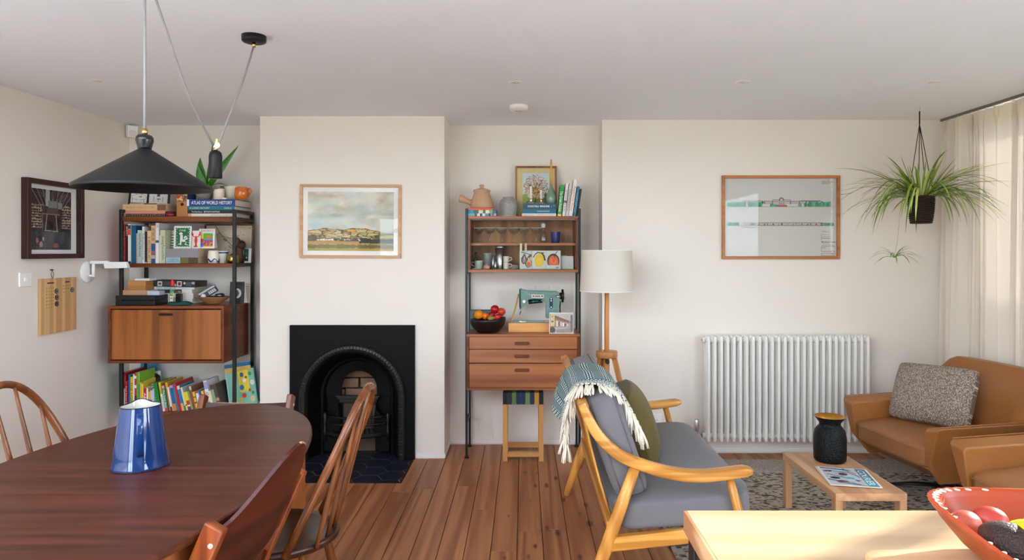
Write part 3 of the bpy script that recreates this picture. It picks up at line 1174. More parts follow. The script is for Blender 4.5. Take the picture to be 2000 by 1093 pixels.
# slack cable: hook -> weight pulley -> canopy
def sag(p, q, s_, side, n=14):
    return [p.lerp(q, i / n) + Vector((side * math.sin(2.2 * PI * i / n) * 0.5, 0, 0)) - Vector((0, 0, s_ * math.sin(PI * i / n))) for i in range(n + 1)]
MB().tube(sag(hook, cw0 + Vector((-0.008, 0, 0.002)), 0.045, 0.006), 0.0042, 8).build('cable', M_cable, lp)
MB().tube(sag(cw0 + Vector((0.010, 0, 0.004)), cn0 - Vector((0, 0, 0.045)), 0.012, -0.004), 0.0042, 8).build('cable', M_cable, lp)
MB().lathe([(0.0, -0.122), (0.0235, -0.122), (0.0245, -0.119), (0.0245, -0.035), (0.021, -0.021), (0.012, -0.014), (0.0, -0.013)], 28, tuple(cw0)).build('counterweight', M_shade, lp)
mb = MB()
mb.cyl(cw0 + Vector((0, 0, -0.015)), cw0 + Vector((0, 0, -0.003)), 0.008, n=14)
mb.build('brass_collar', M_brass, lp)
MB().cyl(cw0 + Vector((0.006, -0.006, 0.006)), cw0 + Vector((0.006, 0.006, 0.006)), 0.013, n=18).build('pulley', M_steel, lp)
mb = MB()
mb.box(cw0.x + 0.003, cw0.x + 0.012, cw0.y - 0.009, cw0.y - 0.0065, cw0.z - 0.006, cw0.z + 0.03)
mb.build('pulley_bracket', M_brass, lp)
MB().lathe([(0.0, -0.028), (0.046, -0.028), (0.051, -0.024), (0.052, 0.0)], 36, tuple(cn0)).build('canopy', M_shade, lp)
MB().cyl(cn0 - Vector((0, 0, 0.05)), cn0 - Vector((0, 0, 0.027)), 0.0075, n=14).build('brass_collar', M_brass, lp)

# ================================================================ LEFT WALL
M_darkframe = wood('dark walnut frame', '#2a120b', '#45231a', 'Z', 0.35, freq=20, rings=0.2)
M_mount = mat('white mount board', '#ece8e4', 0.8, var=0.02)
M_picglass = glass_thin('picture glass', (0.985, 0.99, 0.985), 0.22)


def picture(name, label, w_, h_, fw, depth, m, loc, rot=(0, 0, 0), glass=True, group=None):
    """a frame in the local xz plane, facing -y, lower left corner at the origin"""
    t = thing(name, label, 'picture', loc, rot, group)
    for nm, a in (('frame_rail', (0, w_, 0, fw)), ('frame_rail', (0, w_, h_ - fw, h_))):
        x0, x1, z0, z1 = a
        top = z0 > 0
        p = [(x0, z1 if top else z0), (x1, z1 if top else z0), (x1 - fw, z0 if top else z1), (x0 + fw, z0 if top else z1)]
        MB().prism(p if not top else p[::-1], lambda u, v, d: (u, d, v), -depth, 0).build(nm, m, t, bevel=min(0.002, fw * 0.15))
    for x0, x1 in ((0, fw), (w_, w_ - fw)):
        p = [(x0, 0), (x1, fw), (x1, h_ - fw), (x0, h_)]
        MB().prism(p if x0 > 0 else p[::-1], lambda u, v, d: (u, d, v), -depth, 0).build('frame_stile', m, t, bevel=min(0.002, fw * 0.15))
    MB().box(fw * 0.6, w_ - fw * 0.6, -0.005, -0.001, fw * 0.6, h_ - fw * 0.6).build('backing', M_mount, t)
    if glass:
        y = -depth + min(0.006, depth * 0.3)
        MB().box(fw * 0.8, w_ - fw * 0.8, y - 0.0008, y, fw * 0.8, h_ - fw * 0.8).build('glazing', M_picglass, t)
    return t


# factory photograph; the left wall's face looks towards +x
pw_, ph_ = 0.520, 0.484
pf = picture('framed_photograph', 'dark framed photograph of old workshop machinery on the left wall', pw_, ph_, 0.030, 0.042, M_darkframe, (XL + 0.001, 4.03, 1.408), (0, 0, PI / 2))
K = Ink(120, 116, '#20161a', 1.0)
u, v = K.u, K.v
K.mix((fbm(u, v, 10, 10, 5) - 0.45) * 1.6, '#6b5a55')
for i in range(9):
    K.line([(0.02 + 0.13 * i, 1.0), (0.25 + 0.07 * i, 0.72)], 0.006, '#9a8c8a')
    K.line([(1.0 - 0.1 * i, 0.98), (0.62 - 0.02 * i, 0.75)], 0.004, '#7d7272')
K.rect(0.36, 0.46, 0.72, 1.0, '#a9aaa8')
for j in range(9):
    z = 0.36 + 0.045 * j
    for a, b in ((0.0, 0.26), (0.76, 1.0)):
        K.rect(a, b, z, z + 0.012, '#b3a18c')
        for q in range(6):
            x = a + 0.01 + (b - a) * RNG.random()
            K.rect(x, x + 0.02, z + 0.012, z + 0.03, ['#c4b49a', '#8f8478', '#55443f', '#d9cbb0'][q % 4])
K.rect(0.42, 0.64, 0.70, 0.82, '#7c8279').rect(0.66, 0.76, 0.69, 0.80, '#838b86').rect(0.38, 0.66, 0.61, 0.69, '#57413c')
K.rect(0.27, 0.70, 0.59, 0.606, '#8b7f7a').rect(0.38, 0.62, 0.33, 0.585, '#2d2527')
K.line([(0.39, 0.58), (0.35, 0.32)], 0.010, '#a89a78').line([(0.61, 0.58), (0.64, 0.32)], 0.010, '#a89a78').line([(0.33, 0.32), (0.66, 0.31)], 0.008, '#a39a8d')
K.line([(0.28, 0.6), (0.28, 0.3)], 0.008, '#776e6d')
K.rect(0.0, 1.0, 0.0, 0.30, '#2c2e3a')
K.mix(((v < 0.30) * (fbm(u, v, 14, 3, 9) - 0.4)) * 1.6, '#6f6c74')
K.ell(0.16, 0.15, 0.03, 0.045, '#a8604a').ell(0.25, 0.09, 0.04, 0.05, '#b08a74').ell(0.6, 0.07, 0.07, 0.04, '#8a5043').ell(0.3, 0.18, 0.02, 0.03, '#c6a695')
K.rect(0.42, 0.56, 0.10, 0.28, '#55575c')
K.build('print', pw_ - 0.15, ph_ - 0.11, pf, (0.068, -0.0055, 0.055), gloss=0.6)

# light switch
sw = thing('light_switch', 'white double light switch plate on the left wall', 'light switch', (XL, 4.01, 1.243))
MB().box(0, 0.009, 0.0, 0.100, 0, 0.086).build('plate', M_white, sw, bevel=0.003)
for y in (0.036, 0.056):
    MB().box(0.009, 0.0125, y, y + 0.010, 0.032, 0.054).build('rocker', M_white, sw, bevel=0.001)
for y in (0.018, 0.082):
    MB().cyl((0.009, y, 0.043), (0.0095, y, 0.043), 0.0025, n=8).build('screw', M_steel, sw)

# hanging board of reward stickers
M_bamboo = wood('striped bamboo', '#c39764', '#dbb583', 'Z', 0.5, freq=14, stretch=0.02, rings=0.5, rnd=0.0)
BX, BY = XL, 4.170
bd = thing('reward_board', 'bamboo board of little yellow star magnets hanging on the left wall', 'board', (BX, BY, 0.940))
for i in range(12):
    y = 0.33 * i / 12
    MB().box(0.004, 0.020, y + 0.0002, y + 0.0275 - 0.0002, 0, 0.344).build('board_strip', M_bamboo, bd)
for y0, y1 in ((0.055, 0.115), (0.220, 0.262)):
    MB().box(0.020, 0.0212, y0, y1, 0.312, 0.320).build('label_strip', mat('maroon tape', '#4a1a20', 0.5), bd)
M_star = mat('yellow star', '#a89432', 0.5)
def star_mesh():
    mb = MB()
    p = [(0.0052 * (1 if i % 2 == 0 else 0.5) * math.sin(PI * i / 5), 0.0052 * (1 if i % 2 == 0 else 0.5) * math.cos(PI * i / 5)) for i in range(10)]
    mb.prism(p, lambda a, b, d: (d, a, b), 0.020, 0.0225)
    return mb.mesh('star_magnet', M_star)
sm_ = star_mesh()
grid_ = [(0.050 + 0.0195 * c, 0.284 - 0.020 * r) for r in range(7) for c in range(4) if not (r == 6 and c == 3)] + [(0.202 + 0.0165 * c, 0.293 - 0.019 * r) for r in range(2) for c in range(5) if not (r == 1 and c == 4)] + [(0.205, 0.252), (0.222, 0.247)]
for (a, b) in grid_:
    o = bpy.data.objects.new('star_magnet', sm_); COL.objects.link(o); o.parent = bd; o.location = (0, a, b)
for (a, b, col, c2) in ((0.137, 0.262, '#3c4247', '#9aa0a2'), (0.140, 0.222, '#1f1c20', '#c4c0bd'), (0.139, 0.182, '#2f1d2c', '#8a6f86'), (0.288, 0.262, '#3b4d55', '#a9bcc2')):
    MB().cyl((0.020, a, b), (0.0235, a, b), 0.0165, n=20).build('badge', flat(col, 0.3), bd)
    MB().lathe([(0.008, 0), (0.011, 0)], 16, M=Matrix.Translation((0.0238, a, b)) @ Matrix.Rotation(PI / 2, 4, 'Y'), cap0=False, cap1=False).build('badge_print', flat(c2, 0.4), bd)
MB().tube([(0.012, 0.115, 0.342), (0.013, 0.10, 0.37), (0.012, 0.112, 0.395), (0.013, 0.124, 0.37), (0.012, 0.118, 0.342)], 0.0016, 6).build('string', M_blackmetal, bd)
MB().cyl((0.0, 0.112, 0.397), (0.018, 0.112, 0.397), 0.004, n=10).build('nail', M_blackmetal, bd)

# swing-arm wall lamp
wl = thing('wall_lamp', 'white swing arm wall lamp with a round backplate', 'wall lamp', (XL, 4.64, 1.455))
def zat(py, Y=4.64): return CH - (py - CY) * Y / F - 1.455
MB().lathe([(0.0, 0.0), (0.072, 0.0), (0.074, 0.006), (0.070, 0.014), (0.0, 0.016)], 40, M=Matrix.Translation((0, 0, zat(531))) @ Matrix.Rotation(PI / 2, 4, 'Y')).build('backplate', M_white, wl)
MB().cyl((0.0, 0.0, zat(538)), (0.055, 0, zat(538)), 0.008, n=12).build('spindle', M_white, wl)
MB().cyl((0.045, 0.0, zat(541)), (0.045, 0, zat(511)), 0.011, n=16).build('stem', M_white, wl)
MB().box(0.025, 0.15, -0.012, 0.012, zat(515), zat(509)).build('arm', M_white, wl, bevel=0.003)
MB().hexa([(0.13, -0.02, zat(524)), (0.285, -0.02, zat(523)), (0.285, 0.02, zat(523)), (0.13, 0.02, zat(524))], [(0.118, -0.012, zat(511)), (0.274, -0.012, zat(511)), (0.274, 0.012, zat(511)), (0.118, 0.012, zat(511))]).build('lamp_head', M_white, wl, bevel=0.003)

# alarm sensor in the corner under the ceiling
al = thing('alarm_sensor', 'small white alarm sensor in the corner under the ceiling', 'alarm sensor', (XL + 0.045, 5.09, 2.30), (0, 0, PI / 4))
mb = MB()
mb.hexa([(-0.033, -0.028, 0), (0.033, -0.028, 0), (0.033, 0.02, 0.0), (-0.033, 0.02, 0.0)], [(-0.036, -0.040, 0.085), (0.036, -0.040, 0.085), (0.036, 0.02, 0.095), (-0.036, 0.02, 0.095)])
mb.build('housing', M_white, al, bevel=0.006)
MB().puff((0, -0.034, 0.03), (0.046, 0.016, 0.04), 0.5, 6).build('lens', mat('milky lens', '#e4e2dd', 0.3), al)

# socket and plug by the alcove corner
sk = thing('wall_socket', 'white wall socket with a black plug, low beside the bookcase', 'socket', (XL + 0.10, YA, 0.225))
MB().box(0, 0.146, -0.010, 0, 0, 0.086).build('plate', M_white, sk, bevel=0.003)
MB().puff((0.045, -0.026, 0.036), (0.045, 0.034, 0.048), 0.5, 6).build('plug', M_blackmetal, sk)
MB().tube([(0.045, -0.03, 0.018), (0.045, -0.034, -0.05), (0.05, -0.02, -0.13), (0.06, -0.015, -0.221)], 0.004, 6).build('flex', M_blackmetal, sk)

# ---- ceiling fittings
for i, (px, py, nm) in enumerate(((193, 158, 'far left, beyond the pendant lamp'), (1008, 161, 'near the smoke detector'), (1451, 160, 'above the framed elevation drawing'), (1820, 160, 'far right, above the hanging plant'))):
    Y = F * (H - CH) / (CY - py)
    d = thing('ceiling_downlight', 'white recessed ceiling downlight ' + nm, 'downlight', ((px - CX) * Y / F, Y, H), group='recessed ceiling downlights')
    MB().lathe([(0.029, 0.0), (0.031, -0.004), (0.040, -0.003), (0.0425, 0.0)], 36, cap0=False, cap1=False).build('bezel', M_white, d)
    MB().lathe([(0.030, -0.0005), (0.026, -0.0035), (0.019, -0.002)], 30, cap0=False, cap1=False).build('reflector', M_white, d)
    MB().lathe([(0.0, -0.0028), (0.019, -0.0022)], 24).build('lens', mat('frosted lens', '#e9e7e3', 0.3), d)
Y = F * (H - 0.02 - CH) / (CY - 212)
sd_ = thing('smoke_detector', 'round white smoke detector on the ceiling', 'smoke detector', ((1013 - CX) * Y / F, Y, H))
MB().lathe([(0.058, 0.0), (0.060, -0.004), (0.060, -0.024)], 40).build('base', M_white, sd_)
MB().lathe([(0.060, -0.024), (0.052, -0.034), (0.030, -0.040), (0.0, -0.041)], 40, cap0=False).build('cover', mat('off white plastic', '#e4e0db', 0.4), sd_)
for i in range(3):
    MB().cyl((-0.012 + 0.012 * i, -0.022, -0.0405), (-0.012 + 0.012 * i, -0.022, -0.043), 0.003, n=8).build('vent', M_blackmetal, sd_)
# ================================================================ LADDER SHELVING, left alcove
M_teak = wood('teak veneer', '#743f17', '#a2602a', 'Z', 0.32, freq=18, stretch=0.05, rings=0.5, rnd=0.03, coat=0.15)
M_teakx = wood('teak shelf', '#5e2e14', '#864820', 'X', 0.34, freq=24, stretch=0.04, rings=0.3, rnd=0.04)
M_teakdark = wood('teak carcase', '#572812', '#783c1b', 'Y', 0.34, freq=22, stretch=0.05, rings=0.3, rnd=0.02)
M_shadow = mat('recess shade', '#1a0f0a', 0.8)  # dark colour stands in for shade inside recesses and gaps
LU = (-2.425, 5.10, 0)
lu = thing('shelving_unit', 'black ladder frame wall unit with teak desk cabinet, left of the chimney breast', 'shelving unit', LU)
def wl_(x, y, z): return (x - LU[0], y - LU[1], z)
YFR = 4.77
def ladder(t, x, yf, yr, top, rungs, o=LU, m=M_blackmetal, r=0.0115):
    x, yf, yr = x - o[0], yf - o[1], yr - o[1]
    for y, z0 in ((yf, 0.012), (yr, 0.012)):
        MB().box(x - r, x + r, y - r, y + r, z0, top).build('upright', m, t, bevel=0.003)
        MB().cyl((x, y, 0), (x, y, 0.014), 0.016, 0.013, 14).build('foot', m, t)
    for z in rungs:
        MB().box(x - r * 0.8, x + r * 0.8, yf, yr, z - r * 0.9, z + r * 0.9).build('rung', m, t)
for x in (-2.812, -2.022):
    ladder(lu, x, YFR, 5.085, 1.745, (1.735, 1.68, 1.355, 0.315))
zA, zB, zC, zD = 1.697, 1.369, 1.081, 0.331
def shelf(nm, x0, x1, y0, y1, z0, z1, t, o, m): return MB().box(x0 - o[0], x1 - o[0], y0 - o[1], y1 - o[1], z0, z1).build(nm, m, t, bevel=0.002)
for z, th in ((zA, 0.036), (zB, 0.028), (zD, 0.026)):
    shelf('shelf', -2.800, -2.034, 4.765, 5.10, z - th, z - 0.0006, lu, LU, M_teakx)
# drop-front desk cabinet
cx0, cx1, cy0, cy1, cz0, cz1 = -2.842, -2.050, 4.66, 5.08, 0.689, zC - 0.0006
shelf('cabinet_top', cx0, cx1, cy0, cy1, cz1 - 0.020, cz1, lu, LU, M_teakx)
shelf('cabinet_base', cx0, cx1, cy0, cy1, cz0, cz0 + 0.018, lu, LU, M_teakx)
shelf('cabinet_side', cx0, cx0 + 0.018, cy0 + 0.004, cy1, cz0 + 0.018, cz1 - 0.020, lu, LU, M_teakdark)
shelf('cabinet_side', cx1 - 0.018, cx1, cy0 + 0.004, cy1, cz0 + 0.018, cz1 - 0.020, lu, LU, M_teakdark)
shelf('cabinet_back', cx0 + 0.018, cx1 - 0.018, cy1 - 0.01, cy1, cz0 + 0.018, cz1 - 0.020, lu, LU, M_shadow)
fl_ = shelf('drop_front', cx0 + 0.021, cx1 - 0.021, cy0 + 0.006, cy0 + 0.024, cz0 + 0.024, cz1 - 0.027, lu, LU, M_teak)
def recess_pull(t, x, y, z, wd, o, m):
    """long oval finger pull"""
    p = [Vector((x - o[0] + (wd / 2 - 0.008) * (1 if abs(a) < PI / 2 or a > 1.5 * PI else -1) + 0.008 * math.cos(a), y - o[1], z + 0.009 * math.sin(a))) for a in [2 * PI * i / 24 for i in range(24)]]
    MB().tube(p, 0.003, 6, closed=True, up=(0, 1, 0)).build('handle', m, t)
    mb = MB()
    mb.add([v - Vector((0, 0.0006, 0)) for v in p], [tuple(range(24))])
    mb.build('handle_recess_shade', M_shadow, t)  # flat dark face, the shade of the pull painted in
recess_pull(fl_, -2.448, cy0 + 0.005, 1.022, 0.10, LU, M_teakx)

# ---------------------------------------------------------------- books
M_page = mat('book pages', '#e6dcc8', 0.9, var=0.1, scale=3, stretch=(1, 1, 160))
M_pagex = mat('aged book pages', '#d3b794', 0.9, var=0.1, scale=3)
M_inkw = mat('white lettering', '#f0ede4', 0.6)
M_inkk = mat('black lettering', '#1e1a18', 0.6)


def book(label, th, h, dp, col, loc, rot=(0, 0, 0), group=None, title=None, tcol=None, bands=(), hard=True, page=None, cover=None, tbox=None, nm='book', tshear=0.0, flip=False, cat='book'):
    """spine towards -y; thickness along x, height along z; origin at the spine's lower left corner"""
    t = thing(nm, label, cat, loc, rot, group)
    c = 0.0022 if hard else 0.0009
    ov = 0.003 if hard else 0.0
    m = flat(col, 0.45) if isinstance(col, str) else col
    mb = MB()
    mb.box(0, c, 0, dp, 0, h).box(th - c, th, 0, dp, 0, h).box(c, th - c, 0, c, 0, h)
    o = mb.build('cover', m, t)
    MB().box(c, th - c, c, dp - ov, ov, h - ov).build('pages', page or M_page, t)
    for bi, (z0, z1, bc) in enumerate(bands):
        MB().box(0.0002, th - 0.0002, -0.0005 - 0.0001 * bi, 0.0004, z0 * h, z1 * h).build('spine_band', flat(bc, 0.45), t)
    if title:
        z0, z1 = tbox or (0.12, 0.88)
        k = 0.72
        if not flip:
            letters('spine_title', title, tcol or M_inkw, t, (th * (0.5 - k / 2), -0.0009, h * z1), (0, 0, -1), (1, 0, 0), h * (z1 - z0), th * k, shear=tshear)
    return t


def pile(label, L_, th, dp, col, loc, rz=0.0, **k):
    """a book lying flat, spine towards the viewer: length along x, thickness along z"""
    title = k.pop('title', None); tcol = k.pop('tcol', None); tbox = k.pop('tbox', (0.1, 0.9)); group = k.pop('group', None)
    hard = k.pop('hard', True); page = k.pop('page', None); bands = k.pop('bands', ()); frac = k.pop('frac', 0.62); nm = k.pop('nm', 'book'); cat = k.pop('cat', 'book'); bold = k.pop('bold', 0)
    t = thing(nm, label, cat, loc, (0, 0, rz), group)
    c = 0.0022 if hard else 0.0009
    ov = 0.003 if hard else 0.0
    MB().box(0, L_, 0, dp, 0, c).box(0, L_, 0, dp, th - c, th).box(0, L_, 0, c, c, th - c).build('cover', flat(col, 0.45) if isinstance(col, str) else col, t)
    MB().box(ov, L_ - ov, c, dp - ov, c, th - c).build('pages', page or M_page, t)
    for bi, (x0, x1, bc) in enumerate(bands):
        MB().box(x0 * L_, x1 * L_, -0.0005 - 0.0001 * bi, 0.0004, 0.0003, th - 0.0003).build('spine_band', flat(bc, 0.45), t)
    if title:
        letters('spine_title', title, tcol or M_inkw, t, (L_ * tbox[0], -0.0010, th * (0.5 - frac / 2)), (1, 0, 0), (0, 0, 1), L_ * (tbox[1] - tbox[0]), th * frac, bold=bold)
    return t


PXM = lambda px, Y: (px - CX) * Y / F          # pixel column to x at depth Y
PXZ = lambda py, Y: CH - (py - CY) * Y / F     # pixel row to height

# ---- upright books on the second shelf, from the left
YB2 = 4.80
G2 = 'upright books on the second shelf'
row = [
    (238.6, 244.0, 438, '#d6222c', 'THE CRYSTAL PALACE', M_inkw, 'red book with white spine lettering, first on the second shelf', (), 0.21),
    (244.2, 249.4, 439, '#211f20', 'ANDO', M_inkw, 'black book with white lettering, second on the second shelf', (), 0.20),
    (249.6, 255.2, 437, '#e5ddd8', None, None, 'white book with an orange red patch near its top', ((0.72, 0.86, '#e04a30'), (0.0, 0.05, '#2a2422'), (0.87, 0.97, '#4b4a4d')), 0.22),
    (255.6, 264.4, 440, '#14597a', None, None, 'thick teal blue hardback on the second shelf', (), 0.20),
    (264.6, 268.2, 455, '#b7ab98', None, None, 'grey beige book beside the teal hardback', (), 0.19),
    (268.4, 276.8, 449, '#b9c3b9', 'Essential Flower Bulb Growing', M_inkk, 'pale grey green book with black lettering down its spine', (), 0.20),
    (277.0, 281.8, 442, '#d5d8d4', 'The Annual Review of the Year', M_inkk, 'tall off white book with fine black lettering', (), 0.20),
    (282.2, 286.4, 452, '#34221d', None, None, 'dark brown book standing between two pale ones', ((0.0, 0.04, '#e2cfae'),), 0.20),
    (286.8, 294.2, 450, '#e0bb88', 'A WESTERN ART', M_inkk, 'cream orange book with dark capital lettering', ((0.05, 0.06, '#6b4a2a'),), 0.20),
    (294.6, 302.6, 440, '#d9ad7c', 'ART SINCE 1900', M_inkk, 'tan book with a blue picture on its lower spine', ((0.0, 0.52, '#24507f'), (0.12, 0.22, '#b8a6a0'), (0.24, 0.33, '#8b6170')), 0.21),
    (303.0, 309.6, 435, '#e2ddd6', 'JOURNAL', M_inkk, 'tallest white book with a blue band round its spine', ((0.51, 0.57, '#32597a'),), 0.22),
    (310.0, 312.4, 459, '#dcd8d2', None, None, 'thin white booklet beside the tall white book', (), 0.17),
    (312.8, 322.4, 449, '#c6c9a4', 'Growing Fruit and Herbs', M_inkk, 'pale sage green book at the right end of the row', (), 0.20),
]
for (x0, x1, yt, col, ti, tc_, lab, bands, dp) in row:
    X0_, X1_ = PXM(x0, YB2), PXM(x1, YB2)
    h = PXZ(yt, YB2) - zB - 0.0005
    book(lab, X1_ - X0_ - 0.0006, h, dp, col, (X0_, YB2 + (rb.uniform(0.002, 0.010) if x0 > 239 else 0.0), zB), title=ti, tcol=tc_, bands=bands, hard=(x1 - x0) > 7, group=G2,
         tbox={'ANDO': (0.72, 0.97), 'ART SINCE 1900': (0.6, 0.93), 'JOURNAL': (0.88, 0.96), 'Essential Flower Bulb Growing': (0.2, 0.9)}.get(ti, (0.10, 0.82)))
# book shown cover forward
t = thing('book', 'sage book facing forwards with white words in a dark green box', 'book', (PXM(324.5, 4.87), 4.872, zB), (-0.10, 0, 0), G2)
MB().box(0, 0.075, 0, 0.018, 0, 0.235).build('cover', flat('#c3c79c', 0.5), t)
K = Ink(40, 60, '#31523a', 0.68)
for j, wds in enumerate(((0.1, 0.75), (0.1, 0.62), (0.08, 0.9), (0.1, 0.7), (0.12, 0.85))):
    K.rect(wds[0], wds[1], 0.82 - 0.19 * j, 0.92 - 0.19 * j, '#cdd6c4')
K.build('cover_print', 0.070, 0.10, t, (0.006, -0.0008, 0.105))
letters('cover_title', 'MORE', M_inkw, t, (0.010, -0.0012, 0.187), (1, 0, 0), (0, 0, 1), 0.04, 0.012)
# papers lying over the tops of the books, and a dark folder behind
tag(MB().box(0, 0.14, 0, 0.16, 0, 0.004).build('paper_sheaf', mat('grey paper', '#b3aca3', 0.9), None), 'grey papers laid across the tops of the upright books', 'papers', (PXM(241, 4.87), 4.86, PXZ(434.4, 4.8)), (0, 0.02, 0.0))
tag(MB().box(0, 0.15, 0, 0.02, 0, 0.238).build('folder', mat('dark folder', '#262223', 0.6), None, bevel=0.002), 'dark folder standing behind the pale books', 'folder', (PXM(311, 4.93), 5.02, zB), (-0.1, 0, 0))
# lying pair with cards standing on them
zz = zB
pile('pale blue and olive paperback lying under the thick grey book', PXM(387.5, 4.80) - PXM(324, 4.80), 0.041, 0.21, '#9fc0cf', (PXM(324, 4.80), 4.80, zz), title='LONDON', tcol=flat('#5d7f92', 0.6), tbox=(0.06, 0.40), hard=False, page=M_pagex, bands=((0.44, 1.0, '#6d6232'), (0.70, 0.98, '#4b3d22')), group='lying books on the second shelf')
zz += 0.0415
pile('thick grey cloth hardback lying on its side on the second shelf', PXM(388.5, 4.80) - PXM(323, 4.80), 0.062, 0.22, '#8d8489', (PXM(323, 4.80), 4.795, zz), page=M_pagex, group='lying books on the second shelf')
zz += 0.0625


def card(nm, label, w_, h_, loc, rot, ink, gloss=0.5, fold=True, cat='card', group=None):
    t = thing(nm, label, cat, loc, rot, group)
    mb = MB()
    mb.box(0, w_, 0, 0.0012, 0, h_)
    mb.build('card_front', M_mount, t)
    if fold:
        M_ = Matrix.Translation((0, 0.0012, h_)) @ Matrix.Rotation(0.32, 4, 'X') @ Matrix.Translation((0, 0, -h_))
        MB().box(0, w_, 0, 0.001, 0, h_, M_).build('card_back', M_mount, t)
    ink.build('print', w_, h_, t, (0, -0.0006, 0), gloss=gloss)
    return t


YCd = 4.83
K = Ink(64, 84, '#e9e4da', 0.76)
K.rect(0.13, 0.88, 0.10, 0.90, '#0c6a3c')
for i in range(9):
    for (a, b) in ((0.13, 0.10 + 0.8 * i / 8), (0.88, 0.10 + 0.8 * i / 8)):
        K.ell(a, b, 0.035, 0.027, '#0c6a3c')
for i in range(6):
    for b in (0.10, 0.90):
        K.ell(0.13 + 0.75 * i / 5, b, 0.035, 0.027, '#0c6a3c')
for i in range(6):
    K.ell(0.19, 0.14 + 0.72 * i / 5, 0.018, 0.014, '#e9e4da').ell(0.82, 0.14 + 0.72 * i / 5, 0.018, 0.014, '#e9e4da')
K.rect(0.36, 0.52, 0.34, 0.60, '#e9e4da').ell(0.40, 0.66, 0.10, 0.06, '#e9e4da').rect(0.36, 0.66, 0.30, 0.40, '#e9e4da').ell(0.68, 0.47, 0.11, 0.09, '#e9e4da')
K.line([(0.60, 0.42), (0.70, 0.52)], 0.01, '#0c6a3c').line([(0.66, 0.41), (0.76, 0.51)], 0.01, '#0c6a3c')
K.rect(0.36, 0.44, 0.16, 0.30, '#e9e4da').line([(0.72, 0.30), (0.66, 0.18), (0.78, 0.17)], 0.016, '#e9e4da').ell(0.30, 0.20, 0.03, 0.03, '#e9e4da')
cw_, ch_ = PXM(373, YCd) - PXM(339, YCd), PXZ(441, YCd) - zz
t = card('greeting_card', 'green and white card reading ONE, standing on the grey book', cw_, ch_, (PXM(339, YCd), YCd, zz), (-0.06, 0, 0), K, group='cards on the second shelf')
letters('card_word', 'ONE', M_inkw, t, (cw_ * 0.30, -0.0012, ch_ * 0.76), (1, 0, 0), (0, 0, 1), cw_ * 0.38, ch_ * 0.085)
K = Ink(56, 80, '#e4dfd6', 0.55)
R_ = '#d8221c'
K.ell(0.52, 0.42, 0.13, 0.24, R_).ell(0.52, 0.62, 0.10, 0.08, R_).ell(0.5, 0.12, 0.22, 0.05, R_).rect(0.42, 0.62, 0.1, 0.3, R_)
K.line([(0.50, 0.62), (0.28, 0.66), (0.16, 0.74)], 0.022, R_).line([(0.56, 0.62), (0.76, 0.66), (0.86, 0.74)], 0.022, R_)
K.ell(0.16, 0.83, 0.12, 0.12, R_).ell(0.88, 0.83, 0.11, 0.13, R_).ell(0.22, 0.89, 0.07, 0.07, '#e4dfd6').ell(0.80, 0.88, 0.06, 0.08, '#e4dfd6')
for i in range(4):
    K.line([(0.42, 0.56 - 0.05 * i), (0.30, 0.52 - 0.05 * i)], 0.008, R_).line([(0.62, 0.56 - 0.05 * i), (0.76, 0.52 - 0.05 * i)], 0.008, R_)
card('greeting_card', 'white card with a red lobster, between the two taller cards', PXM(391.5, 4.845) - PXM(372.5, 4.845), PXZ(450, 4.845) - zz, (PXM(372.5, 4.845), 4.845, zz), (-0.05, 0, 0), K, group='cards on the second shelf')
K = Ink(60, 76, '#ece7e0', 0.8)
K.rect(0.12, 0.88, 0.08, 0.78, '#e8d22c').rect(0.28, 0.88, 0.36, 0.78, '#57b02d').rect(0.12, 0.28, 0.30, 0.50, '#c7313f').rect(0.12, 0.28, 0.08, 0.30, '#2f8fc4').rect(0.12, 0.28, 0.18, 0.24, '#6a3a86').rect(0.28, 0.88, 0.12, 0.44, '#d43a3c').rect(0.28, 0.88, 0.44, 0.50, '#3f9cc0')
K.ell(0.62, 0.60, 0.17, 0.06, '#e6742a').ell(0.5, 0.32, 0.12, 0.05, '#7a4cc0').ell(0.72, 0.26, 0.10, 0.05, '#35a04a').rect(0.28, 0.88, 0.08, 0.13, '#e8d22c')
for i in range(14):
    K.ell(0.32 + 0.5 * RNG.random(), 0.14 + 0.26 * RNG.random(), 0.025, 0.02, ['#f0d020', '#2b7fc0', '#2c2c30', '#f0f0e0'][i % 4])
cw_, ch_ = PXM(419, 4.86) - PXM(388, 4.86), PXZ(446.5, 4.86) - zz
t = card('greeting_card', 'white card reading CONGRATS with a bright picture', cw_, ch_, (PXM(388, 4.86), 4.86, zz), (-0.05, 0, 0), K, group='cards on the second shelf')
letters('card_word', 'CONGRATS', flat('#c02f5a', 0.6), t, (cw_ * 0.05, -0.0012, ch_ * 0.85), (1, 0, 0), (0, 0, 1), cw_ * 0.86, ch_ * 0.10)

# framed drawing of birds on a branch
bw_, bh_ = PXM(490.5, 4.99) - PXM(394, 4.99), 0.285
bf = picture('framed_drawing', 'brown framed pale drawing of birds on branches, leaning behind the cups', bw_, bh_, 0.011, 0.014, wood('brown moulding', '#5b3a22', '#7d5433', 'X', 0.4), (PXM(394, 4.99), 5.02, zB + 0.001), (-0.10, 0, 0))
K = Ink(120, 90, '#d3c3aa', 1.3)
K.mix((fbm(K.u, K.v, 5, 4, 31) - 0.4) * 0.8, '#c5b08e')
br_ = '#7d6a54'
K.line([(0.20, 0.98), (0.30, 0.78), (0.36, 0.70), (0.50, 0.52), (0.62, 0.36)], 0.010, br_).line([(0.36, 0.70), (0.52, 0.64), (0.72, 0.72)], 0.007, br_).line([(0.30, 0.80), (0.20, 0.70)], 0.009, br_).line([(0.5, 0.64), (0.66, 0.62)], 0.005, br_)
